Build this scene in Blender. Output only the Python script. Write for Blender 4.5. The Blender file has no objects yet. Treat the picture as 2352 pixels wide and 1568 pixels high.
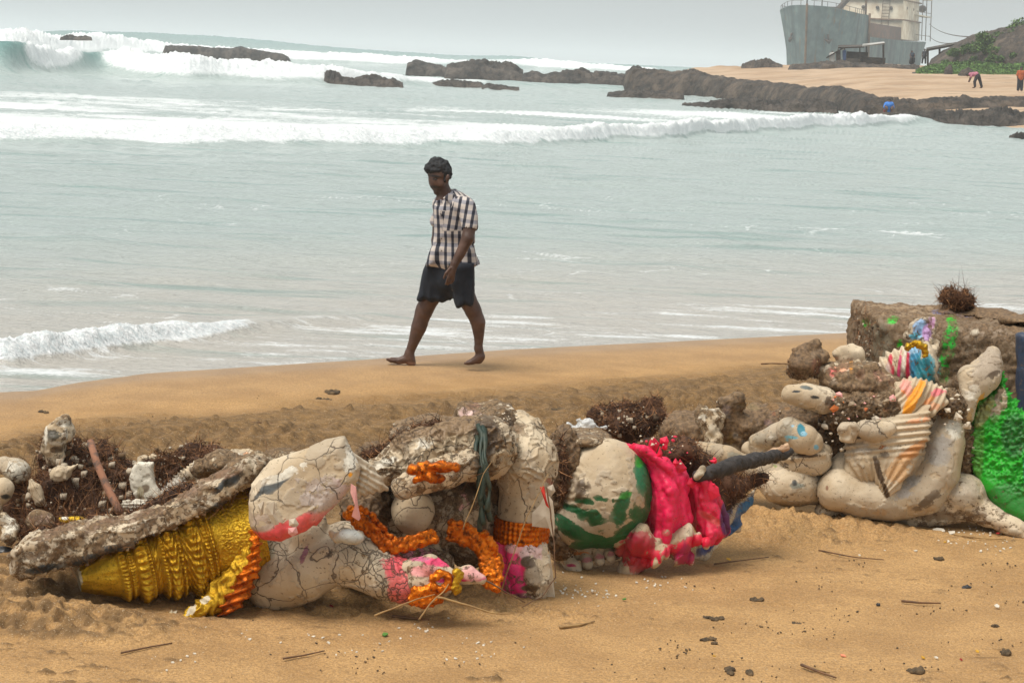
import bpy, math, random
import numpy as np
import openvdb as vdb
from mathutils import Matrix, Vector

# ------------------------------------------------------------------ camera, light, exposure
F = 4900.0            # focal length in units of a 2352-wide picture
PW, PH = 2352.0, 1568.0
ROLL = math.radians(2.6)
CAMZ = 2.5
HC = 133.0            # horizon row at the picture's middle column
PITCH = math.atan((PH / 2 - HC) / F * math.cos(ROLL))
S = bpy.context.scene
COL = S.collection
cam_d = bpy.data.cameras.new("camera")
cam = bpy.data.objects.new("camera", cam_d)
COL.objects.link(cam)
cam_d.sensor_width = 36.0
cam_d.lens = F / PW * 36.0
cam_d.clip_start = 0.1
cam_d.clip_end = 20000
R = Matrix.Rotation(math.pi / 2 - PITCH, 3, 'X') @ Matrix.Rotation(ROLL, 3, 'Z')
cam.matrix_world = Matrix.Translation((0, 0, CAMZ)) @ R.to_4x4()
S.camera = cam
RN = np.array(R)

world = bpy.data.worlds.new("World")
S.world = world
world.use_nodes = True
wn = world.node_tree
wn.nodes.clear()
SUN_EL, SUN_AZ = math.radians(66), math.radians(238)      # azimuth measured clockwise from +Y
sky = wn.nodes.new('ShaderNodeTexSky')
sky.sky_type = 'NISHITA'
sky.sun_disc = False
sky.sun_elevation = SUN_EL
sky.sun_rotation = SUN_AZ
sky.air_density = 1.0
sky.dust_density = 6.0
hs = wn.nodes.new('ShaderNodeHueSaturation')
hs.inputs['Saturation'].default_value = 0.12
hs.inputs['Value'].default_value = 0.8
wn.links.new(sky.outputs[0], hs.inputs['Color'])
mx = wn.nodes.new('ShaderNodeMix')
mx.data_type = 'RGBA'
mx.inputs[0].default_value = 0.55
mx.inputs[7].default_value = (9.9, 10.6, 10.7, 1)          # even cloud deck
wn.links.new(hs.outputs[0], mx.inputs[6])
bg = wn.nodes.new('ShaderNodeBackground')
bg.inputs['Strength'].default_value = 0.074
wn.links.new(mx.outputs[2], bg.inputs['Color'])
wo = wn.nodes.new('ShaderNodeOutputWorld')
wn.links.new(bg.outputs[0], wo.inputs['Surface'])

sun_d = bpy.data.lights.new("sun", 'SUN')
sun_d.energy = 2.7
sun_d.angle = math.radians(30)
sun_d.color = (1.0, 0.95, 0.87)
sun = bpy.data.objects.new("sun", sun_d)
COL.objects.link(sun)
sdir = Vector((math.sin(SUN_AZ) * math.cos(SUN_EL), math.cos(SUN_AZ) * math.cos(SUN_EL), math.sin(SUN_EL)))
sun.rotation_euler = sdir.to_track_quat('Z', 'Y').to_euler()
sun.location = (0, 0, 30)

S.view_settings.view_transform = 'Standard'
S.view_settings.look = 'None'
S.view_settings.exposure = 0.24
S.view_settings.gamma = 1.0
S.render.engine = 'CYCLES'
S.cycles.use_denoising = True
S.cycles.max_bounces = 6
S.cycles.diffuse_bounces = 2
S.cycles.volume_bounces = 2

# ------------------------------------------------------------------ pixel <-> world helpers
def ray(px, py):
    px, py = np.broadcast_arrays(np.asarray(px, float), np.asarray(py, float))
    v = np.stack([(px - PW / 2) / F, -(py - PH / 2) / F, -np.ones_like(px + py)], -1)
    return v @ RN.T
def W(px, py, Y):
    """world point at depth Y seen at picture position (px, py)"""
    d = ray(px, py)
    Y = np.asarray(Y, float)
    return np.stack(np.broadcast_arrays(d[..., 0] / d[..., 1] * Y, Y + 0 * d[..., 1], CAMZ + d[..., 2] / d[..., 1] * Y), -1)
def G(px, py, z=0.0):
    d = ray(px, py)
    t = (z - CAMZ) / d[..., 2]
    return np.stack([d[..., 0] * t, d[..., 1] * t, CAMZ + d[..., 2] * t], -1)
def PX(P):
    P = np.asarray(P, float) - np.array([0, 0, CAMZ])
    c = P @ RN
    return np.stack([PW / 2 + F * c[..., 0] / -c[..., 2], PH / 2 - F * c[..., 1] / -c[..., 2]], -1)
def hor(px): return HC + (px - PW / 2) * math.tan(ROLL)
def ip(x, pts):
    pts = sorted(pts)
    return np.interp(x, [p[0] for p in pts], [p[1] for p in pts])

# ------------------------------------------------------------------ noise
def _h(i, j, k, seed):
    n = (i.astype(np.int64) * 374761393 + j.astype(np.int64) * 668265263 + k.astype(np.int64) * 2147483647 + seed * 144269) & 0xffffffff
    n = ((n ^ (n >> 13)) * 1274126177) & 0xffffffff
    n = ((n ^ (n >> 16)) * 2246822519) & 0xffffffff
    return ((n ^ (n >> 15)) & 0xffff) / 65535.0
def vn(P, sc, seed=0):
    """value noise in -1..1; sc = feature size (scalar or 3-vector) in metres"""
    Q = np.asarray(P, float) / np.asarray(sc, float)
    I = np.floor(Q)
    f = Q - I
    f = f * f * f * (f * (f * 6 - 15) + 10)
    I = I.astype(np.int64)
    r = 0
    for a in (0, 1):
        for b in (0, 1):
            for c in (0, 1):
                w = (f[..., 0] if a else 1 - f[..., 0]) * (f[..., 1] if b else 1 - f[..., 1]) * (f[..., 2] if c else 1 - f[..., 2])
                r = r + w * _h(I[..., 0] + a, I[..., 1] + b, I[..., 2] + c, seed)
    return r * 2 - 1
def fbm(P, sc, seed=0, oct=4, gain=.5):
    r, a, t = 0, 1.0, 0.0
    sc = np.asarray(sc, float)
    P = np.asarray(P, float)
    for o in range(oct):
        r = r + a * vn(P + 17.3 * o, sc, seed + 31 * o)
        t += a
        a *= gain
        sc = sc * .5
    return r / t
def voro(P, sc, seed=0):
    """distance to the nearest cell border (0 at a crack), in units of cell size"""
    Q = np.asarray(P, float) / sc
    I = np.floor(Q).astype(np.int64)
    d1 = np.full(Q.shape[:-1], 9.0)
    d2 = d1.copy()
    for a in (-1, 0, 1):
        for b in (-1, 0, 1):
            for c in (-1, 0, 1):
                i, j, k = I[..., 0] + a, I[..., 1] + b, I[..., 2] + c
                ox, oy, oz = _h(i, j, k, seed), _h(i, j, k, seed + 7), _h(i, j, k, seed + 13)
                d = np.sqrt((i + ox - Q[..., 0]) ** 2 + (j + oy - Q[..., 1]) ** 2 + (k + oz - Q[..., 2]) ** 2)
                m = d < d1
                d2 = np.where(m, d1, np.minimum(d2, d))
                d1 = np.where(m, d, d1)
    return d2 - d1
def ss(a, b, x):
    t = np.clip((x - a) / (b - a), 0, 1)
    return t * t * (3 - 2 * t)

# ------------------------------------------------------------------ objects and tags
def mesh_obj(name, V, Fc, mat, parent=None, smooth=True, attrs=None, origin=None):
    """V world coordinates, Fc faces (array of quads/tris or list of tuples)"""
    V = np.asarray(V, float).reshape(-1, 3)
    base = np.array(origin if origin is not None else (parent.matrix_world.translation if parent is not None else (0, 0, 0)), float)
    if parent is None and origin is None:
        base = np.array([(V[:, 0].min() + V[:, 0].max()) / 2, (V[:, 1].min() + V[:, 1].max()) / 2, V[:, 2].min()])
    me = bpy.data.meshes.new(name)
    if isinstance(Fc, np.ndarray):
        nf, k = Fc.shape
        me.vertices.add(len(V))
        me.vertices.foreach_set('co', (V - base).astype(np.float32).ravel())
        me.loops.add(nf * k)
        me.loops.foreach_set('vertex_index', Fc.astype(np.int32).ravel())
        me.polygons.add(nf)
        me.polygons.foreach_set('loop_start', np.arange(nf, dtype=np.int32) * k)
        me.update(calc_edges=True)
    else:
        me.from_pydata([tuple(v) for v in (V - base)], [], [tuple(f) for f in Fc])
    me.validate()
    if smooth:
        me.polygons.foreach_set('use_smooth', np.ones(len(me.polygons), bool))
    for k, a in (attrs or {}).items():
        a = np.asarray(a, np.float32)
        if a.ndim == 1:
            at = me.attributes.new(k, 'FLOAT', 'POINT')
            at.data.foreach_set('value', a)
        else:
            at = me.attributes.new(k, 'FLOAT_COLOR', 'POINT')
            if a.shape[1] == 3: a = np.concatenate([a, np.ones((len(a), 1), np.float32)], 1)
            at.data.foreach_set('color', a.ravel())
    if mat: me.materials.append(mat)
    me.update()
    o = bpy.data.objects.new(name, me)
    COL.objects.link(o)
    if parent is not None:
        o.parent = parent
        o.location = (0, 0, 0) if origin is None else tuple(np.array(origin) - np.array(parent.matrix_world.translation))
    else:
        o.location = tuple(base)
    o.matrix_basis = Matrix.Translation(o.location)
    return o
def tag(o, label=None, cat=None, group=None, kind=None):
    if label: o['label'] = label
    if cat: o['category'] = cat
    if group: o['group'] = group
    if kind: o['kind'] = kind
    return o
def thing(name, loc, label, cat, group=None):
    o = bpy.data.objects.new(name, None)
    COL.objects.link(o)
    o.location = tuple(loc)
    o.matrix_world = Matrix.Translation(tuple(loc))
    return tag(o, label, cat, group)
def grid_faces(nr, nc, close=False):
    i = np.arange(nr - 1)[:, None]
    j = np.arange(nc if close else nc - 1)[None, :]
    jn = (j + 1) % nc
    return np.stack([i * nc + j, i * nc + jn, (i + 1) * nc + jn, (i + 1) * nc + j], -1).reshape(-1, 4)
def merge(parts):
    """[(V,F)] with quad arrays -> one (V,F)"""
    Vs, Fs, n = [], [], 0
    for V, Fc in parts:
        Vs.append(np.asarray(V, float)); Fs.append(np.asarray(Fc) + n); n += len(V)
    return np.concatenate(Vs), np.concatenate(Fs)
def tube(pts, rad, seg=8, cap=True):
    """round tube along world points, quads only"""
    P = np.asarray(pts, float)
    n = len(P)
    rad = np.broadcast_to(np.asarray(rad, float), (n,))
    T = np.gradient(P, axis=0)
    T /= np.linalg.norm(T, axis=1)[:, None] + 1e-9
    up = np.array([0, 0, 1.0]) if abs(T[0, 2]) < .9 else np.array([1.0, 0, 0])
    A = np.cross(T, up); A /= np.linalg.norm(A, axis=1)[:, None] + 1e-9
    B = np.cross(T, A)
    th = np.arange(seg) / seg * 2 * np.pi
    V = P[:, None] + rad[:, None, None] * (np.cos(th)[None, :, None] * A[:, None] + np.sin(th)[None, :, None] * B[:, None])
    if cap:
        V = np.concatenate([np.broadcast_to(P[0], (1, seg, 3)), V, np.broadcast_to(P[-1], (1, seg, 3))])
        n += 2
    return V.reshape(-1, 3), grid_faces(n, seg, True)
def box(c, s, rz=0.0):
    c, s = np.asarray(c, float), np.asarray(s, float) / 2
    v = np.array([[x, y, z] for x in (-1, 1) for y in (-1, 1) for z in (-1, 1)], float) * s
    ca, sa = math.cos(rz), math.sin(rz)
    v = np.stack([v[:, 0] * ca - v[:, 1] * sa, v[:, 0] * sa + v[:, 1] * ca, v[:, 2]], 1) + c
    return v, np.array([[0, 1, 3, 2], [4, 6, 7, 5], [0, 4, 5, 1], [2, 3, 7, 6], [0, 2, 6, 4], [1, 5, 7, 3]])

# ------------------------------------------------------------------ signed-distance modelling
def C(*pts, k=None, op='+'):      # chain of capsules: (px, py, Y, radius in px)
    L = []
    for p in pts:
        w = W(p[0], p[1], p[2]); L.append((w[0], w[1], w[2], p[3] * p[2] / F))
    return ('c', L, k, op)
def CW(*pts, k=None, op='+'):     # chain in world metres
    return ('c', [tuple(p) for p in pts], k, op)
def E(px, py, Y, rx, ry, rY, rot=0.0, k=None, op='+'):   # ellipsoid, radii in px; rot in the picture plane
    w = W(px, py, Y); q = Y / F
    return ('e', (w, (rx * q, rY * q, ry * q), rot), k, op)
def EW(c, r, rot=0.0, k=None, op='+'):
    return ('e', (np.array(c, float), r, rot), k, op)
def PL(poly, Y, th, rnd=0.01, sx=0.0, sz=0.0, k=None, op='+'):   # slab with polygon outline; depth Y + sx*(x-x0) + sz*(z-z0)
    w = W([p[0] for p in poly], [p[1] for p in poly], Y - th)
    return ('p', (w[:, [0, 2]], Y, th, rnd, sx, sz), k, op)
def seg_d(P, pr):
    P = P.astype(np.float32)
    d = None
    L = pr if len(pr) > 1 else [pr[0], pr[0]]
    for a, b in zip(L[:-1], L[1:]):
        A, B = np.array(a[:3], np.float32), np.array(b[:3], np.float32)
        ab = B - A
        l2 = float(ab @ ab)
        t = np.clip(((P - A) @ ab) / l2, 0, 1) if l2 > 1e-12 else np.zeros(P.shape[:-1], np.float32)
        dd = np.linalg.norm(P - A - t[..., None] * ab, axis=-1) - (a[3] + (b[3] - a[3]) * t)
        d = dd if d is None else np.minimum(d, dd)
    return d
def prim_d(P, pr):
    t, D = pr[0], pr[1]
    if t == 'c': return seg_d(P, D)
    if t == 'e':
        c, r, rot = D
        Q = P - c
        ca, sa = math.cos(rot), math.sin(rot)
        x = Q[..., 0] * ca + Q[..., 2] * sa
        z = -Q[..., 0] * sa + Q[..., 2] * ca
        k0 = np.sqrt((x / r[0]) ** 2 + (Q[..., 1] / r[1]) ** 2 + (z / r[2]) ** 2)
        k1 = np.sqrt((x / r[0] ** 2) ** 2 + (Q[..., 1] / r[1] ** 2) ** 2 + (z / r[2] ** 2) ** 2) + 1e-9
        return k0 * (k0 - 1) / k1
    if t == 'p':
        w, Y, th, rnd, sx, sz = D
        x, z = P[..., 0], P[..., 2]
        d = np.full(x.shape, 1e9)
        sgn = np.ones(x.shape)
        n = len(w)
        for i in range(n):
            a, b = w[i], w[(i + 1) % n]
            e = b - a
            px_, pz_ = x - a[0], z - a[1]
            t_ = np.clip((px_ * e[0] + pz_ * e[1]) / (e @ e), 0, 1)
            d = np.minimum(d, (px_ - e[0] * t_) ** 2 + (pz_ - e[1] * t_) ** 2)
            c1, c2 = z >= a[1], z < b[1]
            c3 = e[0] * pz_ > e[1] * px_
            sgn = np.where((c1 & c2 & c3) | (~c1 & ~c2 & ~c3), -sgn, sgn)
        d = np.sqrt(d) * sgn + rnd
        c0 = w.mean(0)
        dy = np.abs(P[..., 1] - (Y + sx * (x - c0[0]) + sz * (z - c0[1]))) - th + rnd
        return np.minimum(np.maximum(d, dy), 0) + np.sqrt(np.maximum(d, 0) ** 2 + np.maximum(dy, 0) ** 2) - rnd
def prim_bb(pr):
    t, D = pr[0], pr[1]
    if t == 'c':
        A = np.array(D)
        return (A[:, :3] - A[:, 3:4]).min(0), (A[:, :3] + A[:, 3:4]).max(0)
    if t == 'e':
        c, r, rot = D
        m = max(r[0], r[2]); q = np.array([m, r[1], m])
        return c - q, c + q
    w, Y, th, rnd, sx, sz = D
    e = abs(sx) * np.ptp(w[:, 0]) / 2 + abs(sz) * np.ptp(w[:, 1]) / 2 + th
    return np.array([w[:, 0].min(), Y - e, w[:, 1].min()]), np.array([w[:, 0].max(), Y + e, w[:, 1].max()])
def sdf_mesh(prims, vox=0.008, k=0.03):
    bbs = [prim_bb(p) for p in prims if p[3] == '+']
    lo = np.min([b[0] for b in bbs], 0) - 3 * vox - k * .5
    hi = np.max([b[1] for b in bbs], 0) + 3 * vox + k * .5
    n = np.ceil((hi - lo) / vox).astype(int) + 1
    D = np.full(n, 1.0, np.float32)
    ax = [lo[i] + vox * np.arange(n[i]) for i in range(3)]
    for p in prims:
        kk = p[2] if p[2] is not None else k
        b0, b1 = prim_bb(p)
        pad = max(kk * 1.5, 4 * vox)
        s = [slice(max(0, int((b0[i] - pad - lo[i]) / vox)), min(n[i], int((b1[i] + pad - lo[i]) / vox) + 2)) for i in range(3)]
        g = np.stack(np.meshgrid(ax[0][s[0]], ax[1][s[1]], ax[2][s[2]], indexing='ij'), -1)
        if g.size == 0: continue
        d = prim_d(g, p).astype(np.float32)
        cur = D[s[0], s[1], s[2]]
        if p[3] == '+':
            h = np.maximum(kk - np.abs(cur - d), 0) / max(kk, 1e-6)
            D[s[0], s[1], s[2]] = np.minimum(cur, d) - h * h * kk * .25
        else:
            h = np.maximum(kk - np.abs(cur + d), 0) / max(kk, 1e-6)
            D[s[0], s[1], s[2]] = np.maximum(cur, -d) + h * h * kk * .25
    g = vdb.FloatGrid(background=1.0)
    g.copyFromArray(np.ascontiguousarray(D))
    r = g.convertToPolygons(adaptivity=0.0)
    pts = np.asarray(r[0], float)
    quads = np.asarray(r[-1]) if np.asarray(r[-1]).shape[-1] == 4 else np.asarray(r[1])
    return lo + pts * vox, quads[:, ::-1].astype(int)
def vnormals(V, Q):
    n = np.cross(V[Q[:, 2]] - V[Q[:, 0]], V[Q[:, 3]] - V[Q[:, 1]])
    N = np.zeros_like(V)
    for i in range(4): np.add.at(N, Q[:, i], n)
    return N / (np.linalg.norm(N, axis=1)[:, None] + 1e-12)
def paint_attr(V, paint, base=(0, 0, 0)):
    """paint = [(px, py, rx, ry, (r,g,b), strength[, rot degrees])]: paint that is on the surface; returns colour + mask"""
    P = PX(V)
    col = np.tile(np.array([*base, 0.0]), (len(V), 1))
    for p in paint:
        px, py, rx, ry, c, s = p[:6]
        a = math.radians(p[6]) if len(p) > 6 else 0
        dx, dy = P[:, 0] - px, P[:, 1] - py
        u = (dx * math.cos(a) + dy * math.sin(a)) / rx
        v = (-dx * math.sin(a) + dy * math.cos(a)) / ry
        m = s * np.clip(1.38 - .88 * np.sqrt(u * u + v * v), 0, 1) if s > 0 else s * np.clip(1.5 - (u * u + v * v), 0, 1)
        if s >= 0:
            m = np.where(m > .12, m, 0)
            soft = np.clip((m / (abs(s) + 1e-6) - .38) * 5, 0, 1)[:, None]
            wgt = np.where(col[:, 3:4] > .12, soft, 1.0)
            t = (m > .005)[:, None]
            col[:, :3] = np.where(t, col[:, :3] * (1 - wgt) + np.array(c) * wgt, col[:, :3])
            col[:, 3] = np.maximum(col[:, 3], m)
        else:
            col[:, 3] = np.maximum(0, col[:, 3] + m)
    return col
def sculpt(name, prims, mat, parent, vox=0.008, k=0.03, noise=((.08, .006),), crack=None, paint=(), dirt=0.3, crk=0.3, fn=None, seed=1, label=None, peel=.004):
    V, Q = sdf_mesh(prims, vox, k)
    N = vnormals(V, Q)
    d = np.zeros(len(V))
    for i, (s, a) in enumerate(noise):
        d += a * vn(V, s, seed + 5 * i)
    if crack:
        cs, ca = crack
        q = V + .25 * cs * np.stack([vn(V, cs * .5, 3), vn(V, cs * .5, 4), vn(V, cs * .5, 5)], -1)
        b = voro(q, cs, seed)
        d -= ca * (1 - ss(0, .12, b))
    if fn is not None:
        r = fn(V, N, PX(V))
        d += r
    pk = ss(.06, .11, fbm(V, .16, seed + 90, 5, .6)) * (peel > 0)
    d -= peel * pk + .0012 * fbm(V, .02, seed + 91, 2)
    V = V + N * d[:, None]
    at = {'paint': paint_attr(V, paint), 'aux': np.stack([0 * d + crk, 0 * d + dirt, pk, 1 + 0 * d], 1)}
    o = mesh_obj(name, V, Q, mat, parent, attrs=at)
    if label: o['label'] = label
    return o

# ------------------------------------------------------------------ materials
class NT:
    def __init__(s, name):
        s.m = bpy.data.materials.new(name)
        s.m.use_nodes = True
        s.t = s.m.node_tree
        s.b = s.t.nodes['Principled BSDF']
        s.out = s.t.nodes['Material Output']
    def n(s, ty, **kw):
        x = s.t.nodes.new(ty)
        for a, b in kw.items(): setattr(x, a, b)
        return x
    def put(s, sock, v):
        if isinstance(v, bpy.types.NodeSocket): s.t.links.new(v, sock)
        elif isinstance(v, (tuple, list)) and len(v) == 3 and sock.type == 'RGBA': sock.default_value = (*v, 1)
        else: sock.default_value = v
    def coord(s, scale=(1, 1, 1), obj=True):
        tc = s.n('ShaderNodeTexCoord')
        mp = s.n('ShaderNodeMapping')
        s.t.links.new(tc.outputs['Object'], mp.inputs[0])
        mp.inputs['Scale'].default_value = scale
        return mp.outputs[0]
    def noise(s, scale, co=None, detail=4, rough=.55, dist=0, col=False):
        x = s.n('ShaderNodeTexNoise')
        x.inputs['Scale'].default_value = scale
        x.inputs['Detail'].default_value = detail
        x.inputs['Roughness'].default_value = rough
        x.inputs['Distortion'].default_value = dist
        if co is not None: s.t.links.new(co, x.inputs[0])
        return x.outputs[1 if col else 0]
    def vor(s, scale, co=None, feat='DISTANCE_TO_EDGE', rnd=1.0):
        x = s.n('ShaderNodeTexVoronoi', feature=feat)
        x.inputs['Scale'].default_value = scale
        x.inputs['Randomness'].default_value = rnd
        if co is not None: s.t.links.new(co, x.inputs[0])
        return x.outputs[0]
    def attr(s, name):
        x = s.n('ShaderNodeAttribute')
        x.attribute_name = name
        return x
    def math(s, op, a, b=0.0, c=0.0, clamp=False):
        x = s.n('ShaderNodeMath', operation=op, use_clamp=clamp)
        s.put(x.inputs[0], a); s.put(x.inputs[1], b); s.put(x.inputs[2], c)
        return x.outputs[0]
    def ramp(s, v, a, b, lo=0.0, hi=1.0):
        x = s.n('ShaderNodeMapRange', interpolation_type='SMOOTHSTEP')
        s.put(x.inputs[0], v)
        for i, q in zip((1, 2, 3, 4), (a, b, lo, hi)): s.put(x.inputs[i], q)
        return x.outputs[0]
    def mix(s, f, a, b, mode='MIX'):
        x = s.n('ShaderNodeMix', data_type='RGBA', blend_type=mode)
        s.put(x.inputs[0], f); s.put(x.inputs[6], a); s.put(x.inputs[7], b)
        return x.outputs[2]
    def sep(s, v):
        x = s.n('ShaderNodeSeparateColor')
        s.put(x.inputs[0], v)
        return x.outputs
    def bump(s, h, dist=.01, st=1.0, prev=None):
        x = s.n('ShaderNodeBump')
        x.inputs['Distance'].default_value = dist
        x.inputs['Strength'].default_value = st
        s.put(x.inputs['Height'], h)
        if prev is not None: s.t.links.new(prev, x.inputs['Normal'])
        return x.outputs[0]
    def fin(s, color=None, rough=None, normal=None, **kw):
        if color is not None: s.put(s.b.inputs['Base Color'], color)
        if rough is not None: s.put(s.b.inputs['Roughness'], rough)
        if normal is not None: s.put(s.b.inputs['Normal'], normal)
        for k_, v in kw.items(): s.put(s.b.inputs[k_.replace('_', ' ')], v)
        return s.m
def simple(name, c1, c2=None, scale=20, rough=.8, bump=0.0, **kw):
    t = NT(name)
    co = t.coord()
    c2 = c2 or tuple(x * .6 for x in c1)
    n = t.noise(scale, co)
    nb = t.noise(scale * 4, co)
    col = t.mix(t.ramp(n, .3, .7), c2, c1)
    return t.fin(col, rough, t.bump(nb, .01, bump) if bump else None, **kw)

# ================================================================== THE SETTING
WL = [(-1500, 975), (0, 905), (70, 902), (190, 880), (330, 862), (800, 832), (1176, 806), (1500, 790), (2000, 765), (2352, 750), (4500, 680)]
_c = G([p[0] for p in WL], [p[1] for p in WL])
def yw(x):                      # depth of the waterline at world x
    return np.interp(x, _c[:, 0], _c[:, 1])
def beach0(x, y):
    d = yw(x) - y
    return np.where(d > 0, 0.0055 * np.minimum(d, 14), 0.05 * d).clip(-3, .4)
def gz(x, y): return float(beach0(np.array(x), np.array(y)))
def GG(px, py):                 # ground point on the beach seen at the picture position
    z = 0.1
    for _ in range(8):
        g = G(px, py, z); z = gz(g[0], g[1])
    return G(px, py, z)

# ---- beach sand
def make_sand():
    nr, nc = 640, 760
    v = np.linspace(0, 1, nr)
    Y = 1 / (1 / 7.2 + (1 / 24. - 1 / 7.2) * v)
    Y = np.concatenate([np.linspace(-6, 7.0, 40), Y, np.linspace(24.5, 60, 20)])
    u = np.linspace(-1, 1, nc)
    s = .30 * u + 1.2 * np.sign(u) * np.maximum(0, np.abs(u) - .88) / .12 * .5
    YY, SS = np.meshgrid(Y, s, indexing='ij')
    X = SS * np.maximum(YY, 9)
    P = np.stack([X, YY, 0 * X], -1)
    d = yw(X) - YY                                     # distance from the water
    P2 = PX(np.stack([X, YY, beach0(X, YY)], -1))
    z = beach0(X, YY)
    rough = ss(1.7, 2.6, d + .35 * vn(P, (2.2, .5, 1), 4)) * (1 - ss(6.1, 7.3, d + .5 * vn(P, (1.5, .6, 1), 5)))   # churned band between water and statues
    # tyre / foot tracks: long low ridges running along the shore
    q = np.stack([X * .16 + .0 * YY, (d + .12 * vn(P, (1.6, 1.6, 1), 9)), 0 * X], -1)
    trk = vn(q, (.5, .19, 1), 12)
    crumb = np.maximum(0, vn(P, (.055, .045, 1), 61) - .15) * np.maximum(0, vn(P, (.5, .2, 1), 62) + .3)
    z += rough * (.045 * trk + .022 * vn(P, (.45, .14, 1), 2) + .016 * vn(P, (.14, .07, 1), 3) + .010 * vn(P, (.045, .035, 1), 6) + .045 * crumb)
    tread = np.exp(-((d - 4.1 - .25 * np.sin(X * .5)) / .16) ** 2) + np.exp(-((d - 3.1 - .2 * np.sin(X * .4 + 1)) / .13) ** 2)
    z += tread * rough * (.018 * np.sin(X * 2 * math.pi / .16 + 3 * d) - .012)
    # smooth foreground with faint undulation and small clods
    fg = 1 - rough
    z += fg * .004 * vn(P, (.5, .25, 1), 21) * ss(.6, 1.6, d)
    clod = np.maximum(0, fbm(P, (.10, .05, 1), 31, 4, .7) - .22) * np.maximum(0, vn(P, (.45, .25, 1), 32) - .15) * 1.6
    clod *= .8 + .2 * vn(P, (.02, .02, 1), 33)
    z += ss(6, 8, d) * (clod * .05 + .004 * fbm(P, (.06, .05, 1), 34, 3))
    z -= ss(6, 8, d) * .012 * np.maximum(0, vn(P, (.33, .09, 1), 37) - .35)
    # loose heap of dug sand under the left end, small heaps elsewhere
    def heap(px, py, rx, ry, h, sd):
        g = GG(px, py)
        r2 = ((X - g[0]) / rx) ** 2 + ((YY - g[1]) / ry) ** 2
        b = np.exp(-r2 * 1.2)
        return h * b + b * h * .55 * fbm(P, (.12, .09, 1), sd, 4, .65) + np.minimum(b * 2, 1) * (.016 * vn(P, (.03, .025, 1), sd + 3) + .02 * np.maximum(0, vn(P, (.06, .05, 1), sd + 4) - .1))
    hz = heap(90, 1350, .50, .40, .12, 41) + heap(60, 1430, .45, .22, .05, 49) + heap(150, 1440, .55, .22, .035, 42)
    z += heap(90, 1350, .50, .40, .12, 41) + heap(150, 1440, .55, .22, .035, 42) + heap(60, 1430, .45, .22, .05, 49) + heap(1120, 1362, .22, .12, .06, 43)
    z += heap(1560, 1200, .9, .35, .05, 44) + heap(1750, 1240, .5, .2, .05, 45) + heap(800, 1385, 1.0, .22, .02, 46) + heap(1560, 1000, 1.0, .45, .22, 47) + heap(1850, 1215, .6, .22, .05, 48)
    V = np.stack([X, YY, z], -1).reshape(-1, 3)
    wet = np.exp(-np.maximum(d, 0) / .30) + .35 * (1 - ss(1.2, 1.9, d))
    at = {'aux': np.stack([rough, np.clip(wet, 0, 1), np.clip(ss(6, 8, d) * clod * 6 + rough * (crumb * 1.6 + .5 * ss(.1, .6, -trk) * .6) + 1.1 * ss(.008, .035, hz) * (.6 + .7 * vn(P, (.05, .03, 1), 92)), 0, 1), 1 + 0 * X], -1).reshape(-1, 4)}
    t = NT('sand')
    co = t.coord()
    a = t.sep(t.attr('aux').outputs['Color'])
    n1 = t.noise(2.2, co, 5); n2 = t.noise(90, co, 3, .7); n3 = t.noise(14, t.coord((1, 2.2, 1)), 5, .6)
    dry = t.mix(t.ramp(n1, .35, .65), (.44, .245, .090), (.57, .33, .128))
    dry = t.mix(t.math('MULTIPLY', t.ramp(n3, .5, .72), .35), dry, (.28, .155, .06))
    ch = t.mix(t.ramp(n3, .35, .65), (.070, .038, .012), (.25, .142, .050))
    c = t.mix(t.math('MULTIPLY', a[0], .85), dry, ch)
    c = t.mix(t.math('MULTIPLY', a[2], .8), c, (.10, .055, .02))
    c = t.mix(t.math('MULTIPLY', t.math('MULTIPLY', t.ramp(t.noise(26, t.coord((1, 1.7, 1)), 6, .72), .56, .63), a[0]), .65), c, (.13, .08, .03))
    c = t.mix(t.math('MULTIPLY', t.ramp(n2, .42, .60), .55), c, (.22, .125, .05))
    c = t.mix(t.math('MULTIPLY', t.ramp(t.noise(160, co, 2), .62, .70), .5), c, (.75, .6, .42))
    c = t.mix(t.math('MULTIPLY', t.math('SUBTRACT', 1.0, a[0]), t.math('MULTIPLY', a[1], .55)), c, (.33, .215, .125))
    b = t.bump(n2, .008, 1.0)
    b = t.bump(t.noise(30, co, 5, .65), .016, .8, b)
    rg = t.ramp(a[1], .2, .9, .92, .42)
    o = mesh_obj('sand', V, grid_faces(len(Y), nc), t.fin(c, rg, b), attrs=at, origin=(0, 0, 0))
    return tag(o, 'brown sand beach with a churned band of tracks', None, None, 'structure')
make_sand()

# ---- sea, rows follow the breakers so that each crest is finely meshed
def curve(pts):
    g = np.arange(-3200, 9300, 4.0)
    v = ip(g, pts)
    kx = np.arange(-40, 41) * 4.0
    k = np.exp(-(kx / 26.) ** 2); k /= k.sum()
    v = np.convolve(np.pad(v, 40, mode='edge'), k, mode='valid')
    return lambda px: np.interp(px, g, v)
def flatY(px, dy): return G(px, hor(px) + dy)[..., 1]
c1 = curve([(-2500, 19), (0, 16.2), (480, 18.2), (700, 19.4), (1176, 21.6), (2352, 24.5), (5000, 31)])
c2 = curve([(-2500, 46), (0, 52), (400, 54), (700, 57), (1100, 61), (1500, 73), (1800, 91), (2050, 109), (2352, 122), (5000, 170)])
c3 = curve([(-2500, 140), (0, 143), (220, 158), (400, 150), (770, 160), (1176, 185), (2352, 215), (5000, 260)])
c4 = curve([(-2500, 290), (0, 300), (400, 390), (900, 430), (1200, 470), (2352, 520), (5000, 560)])
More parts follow.
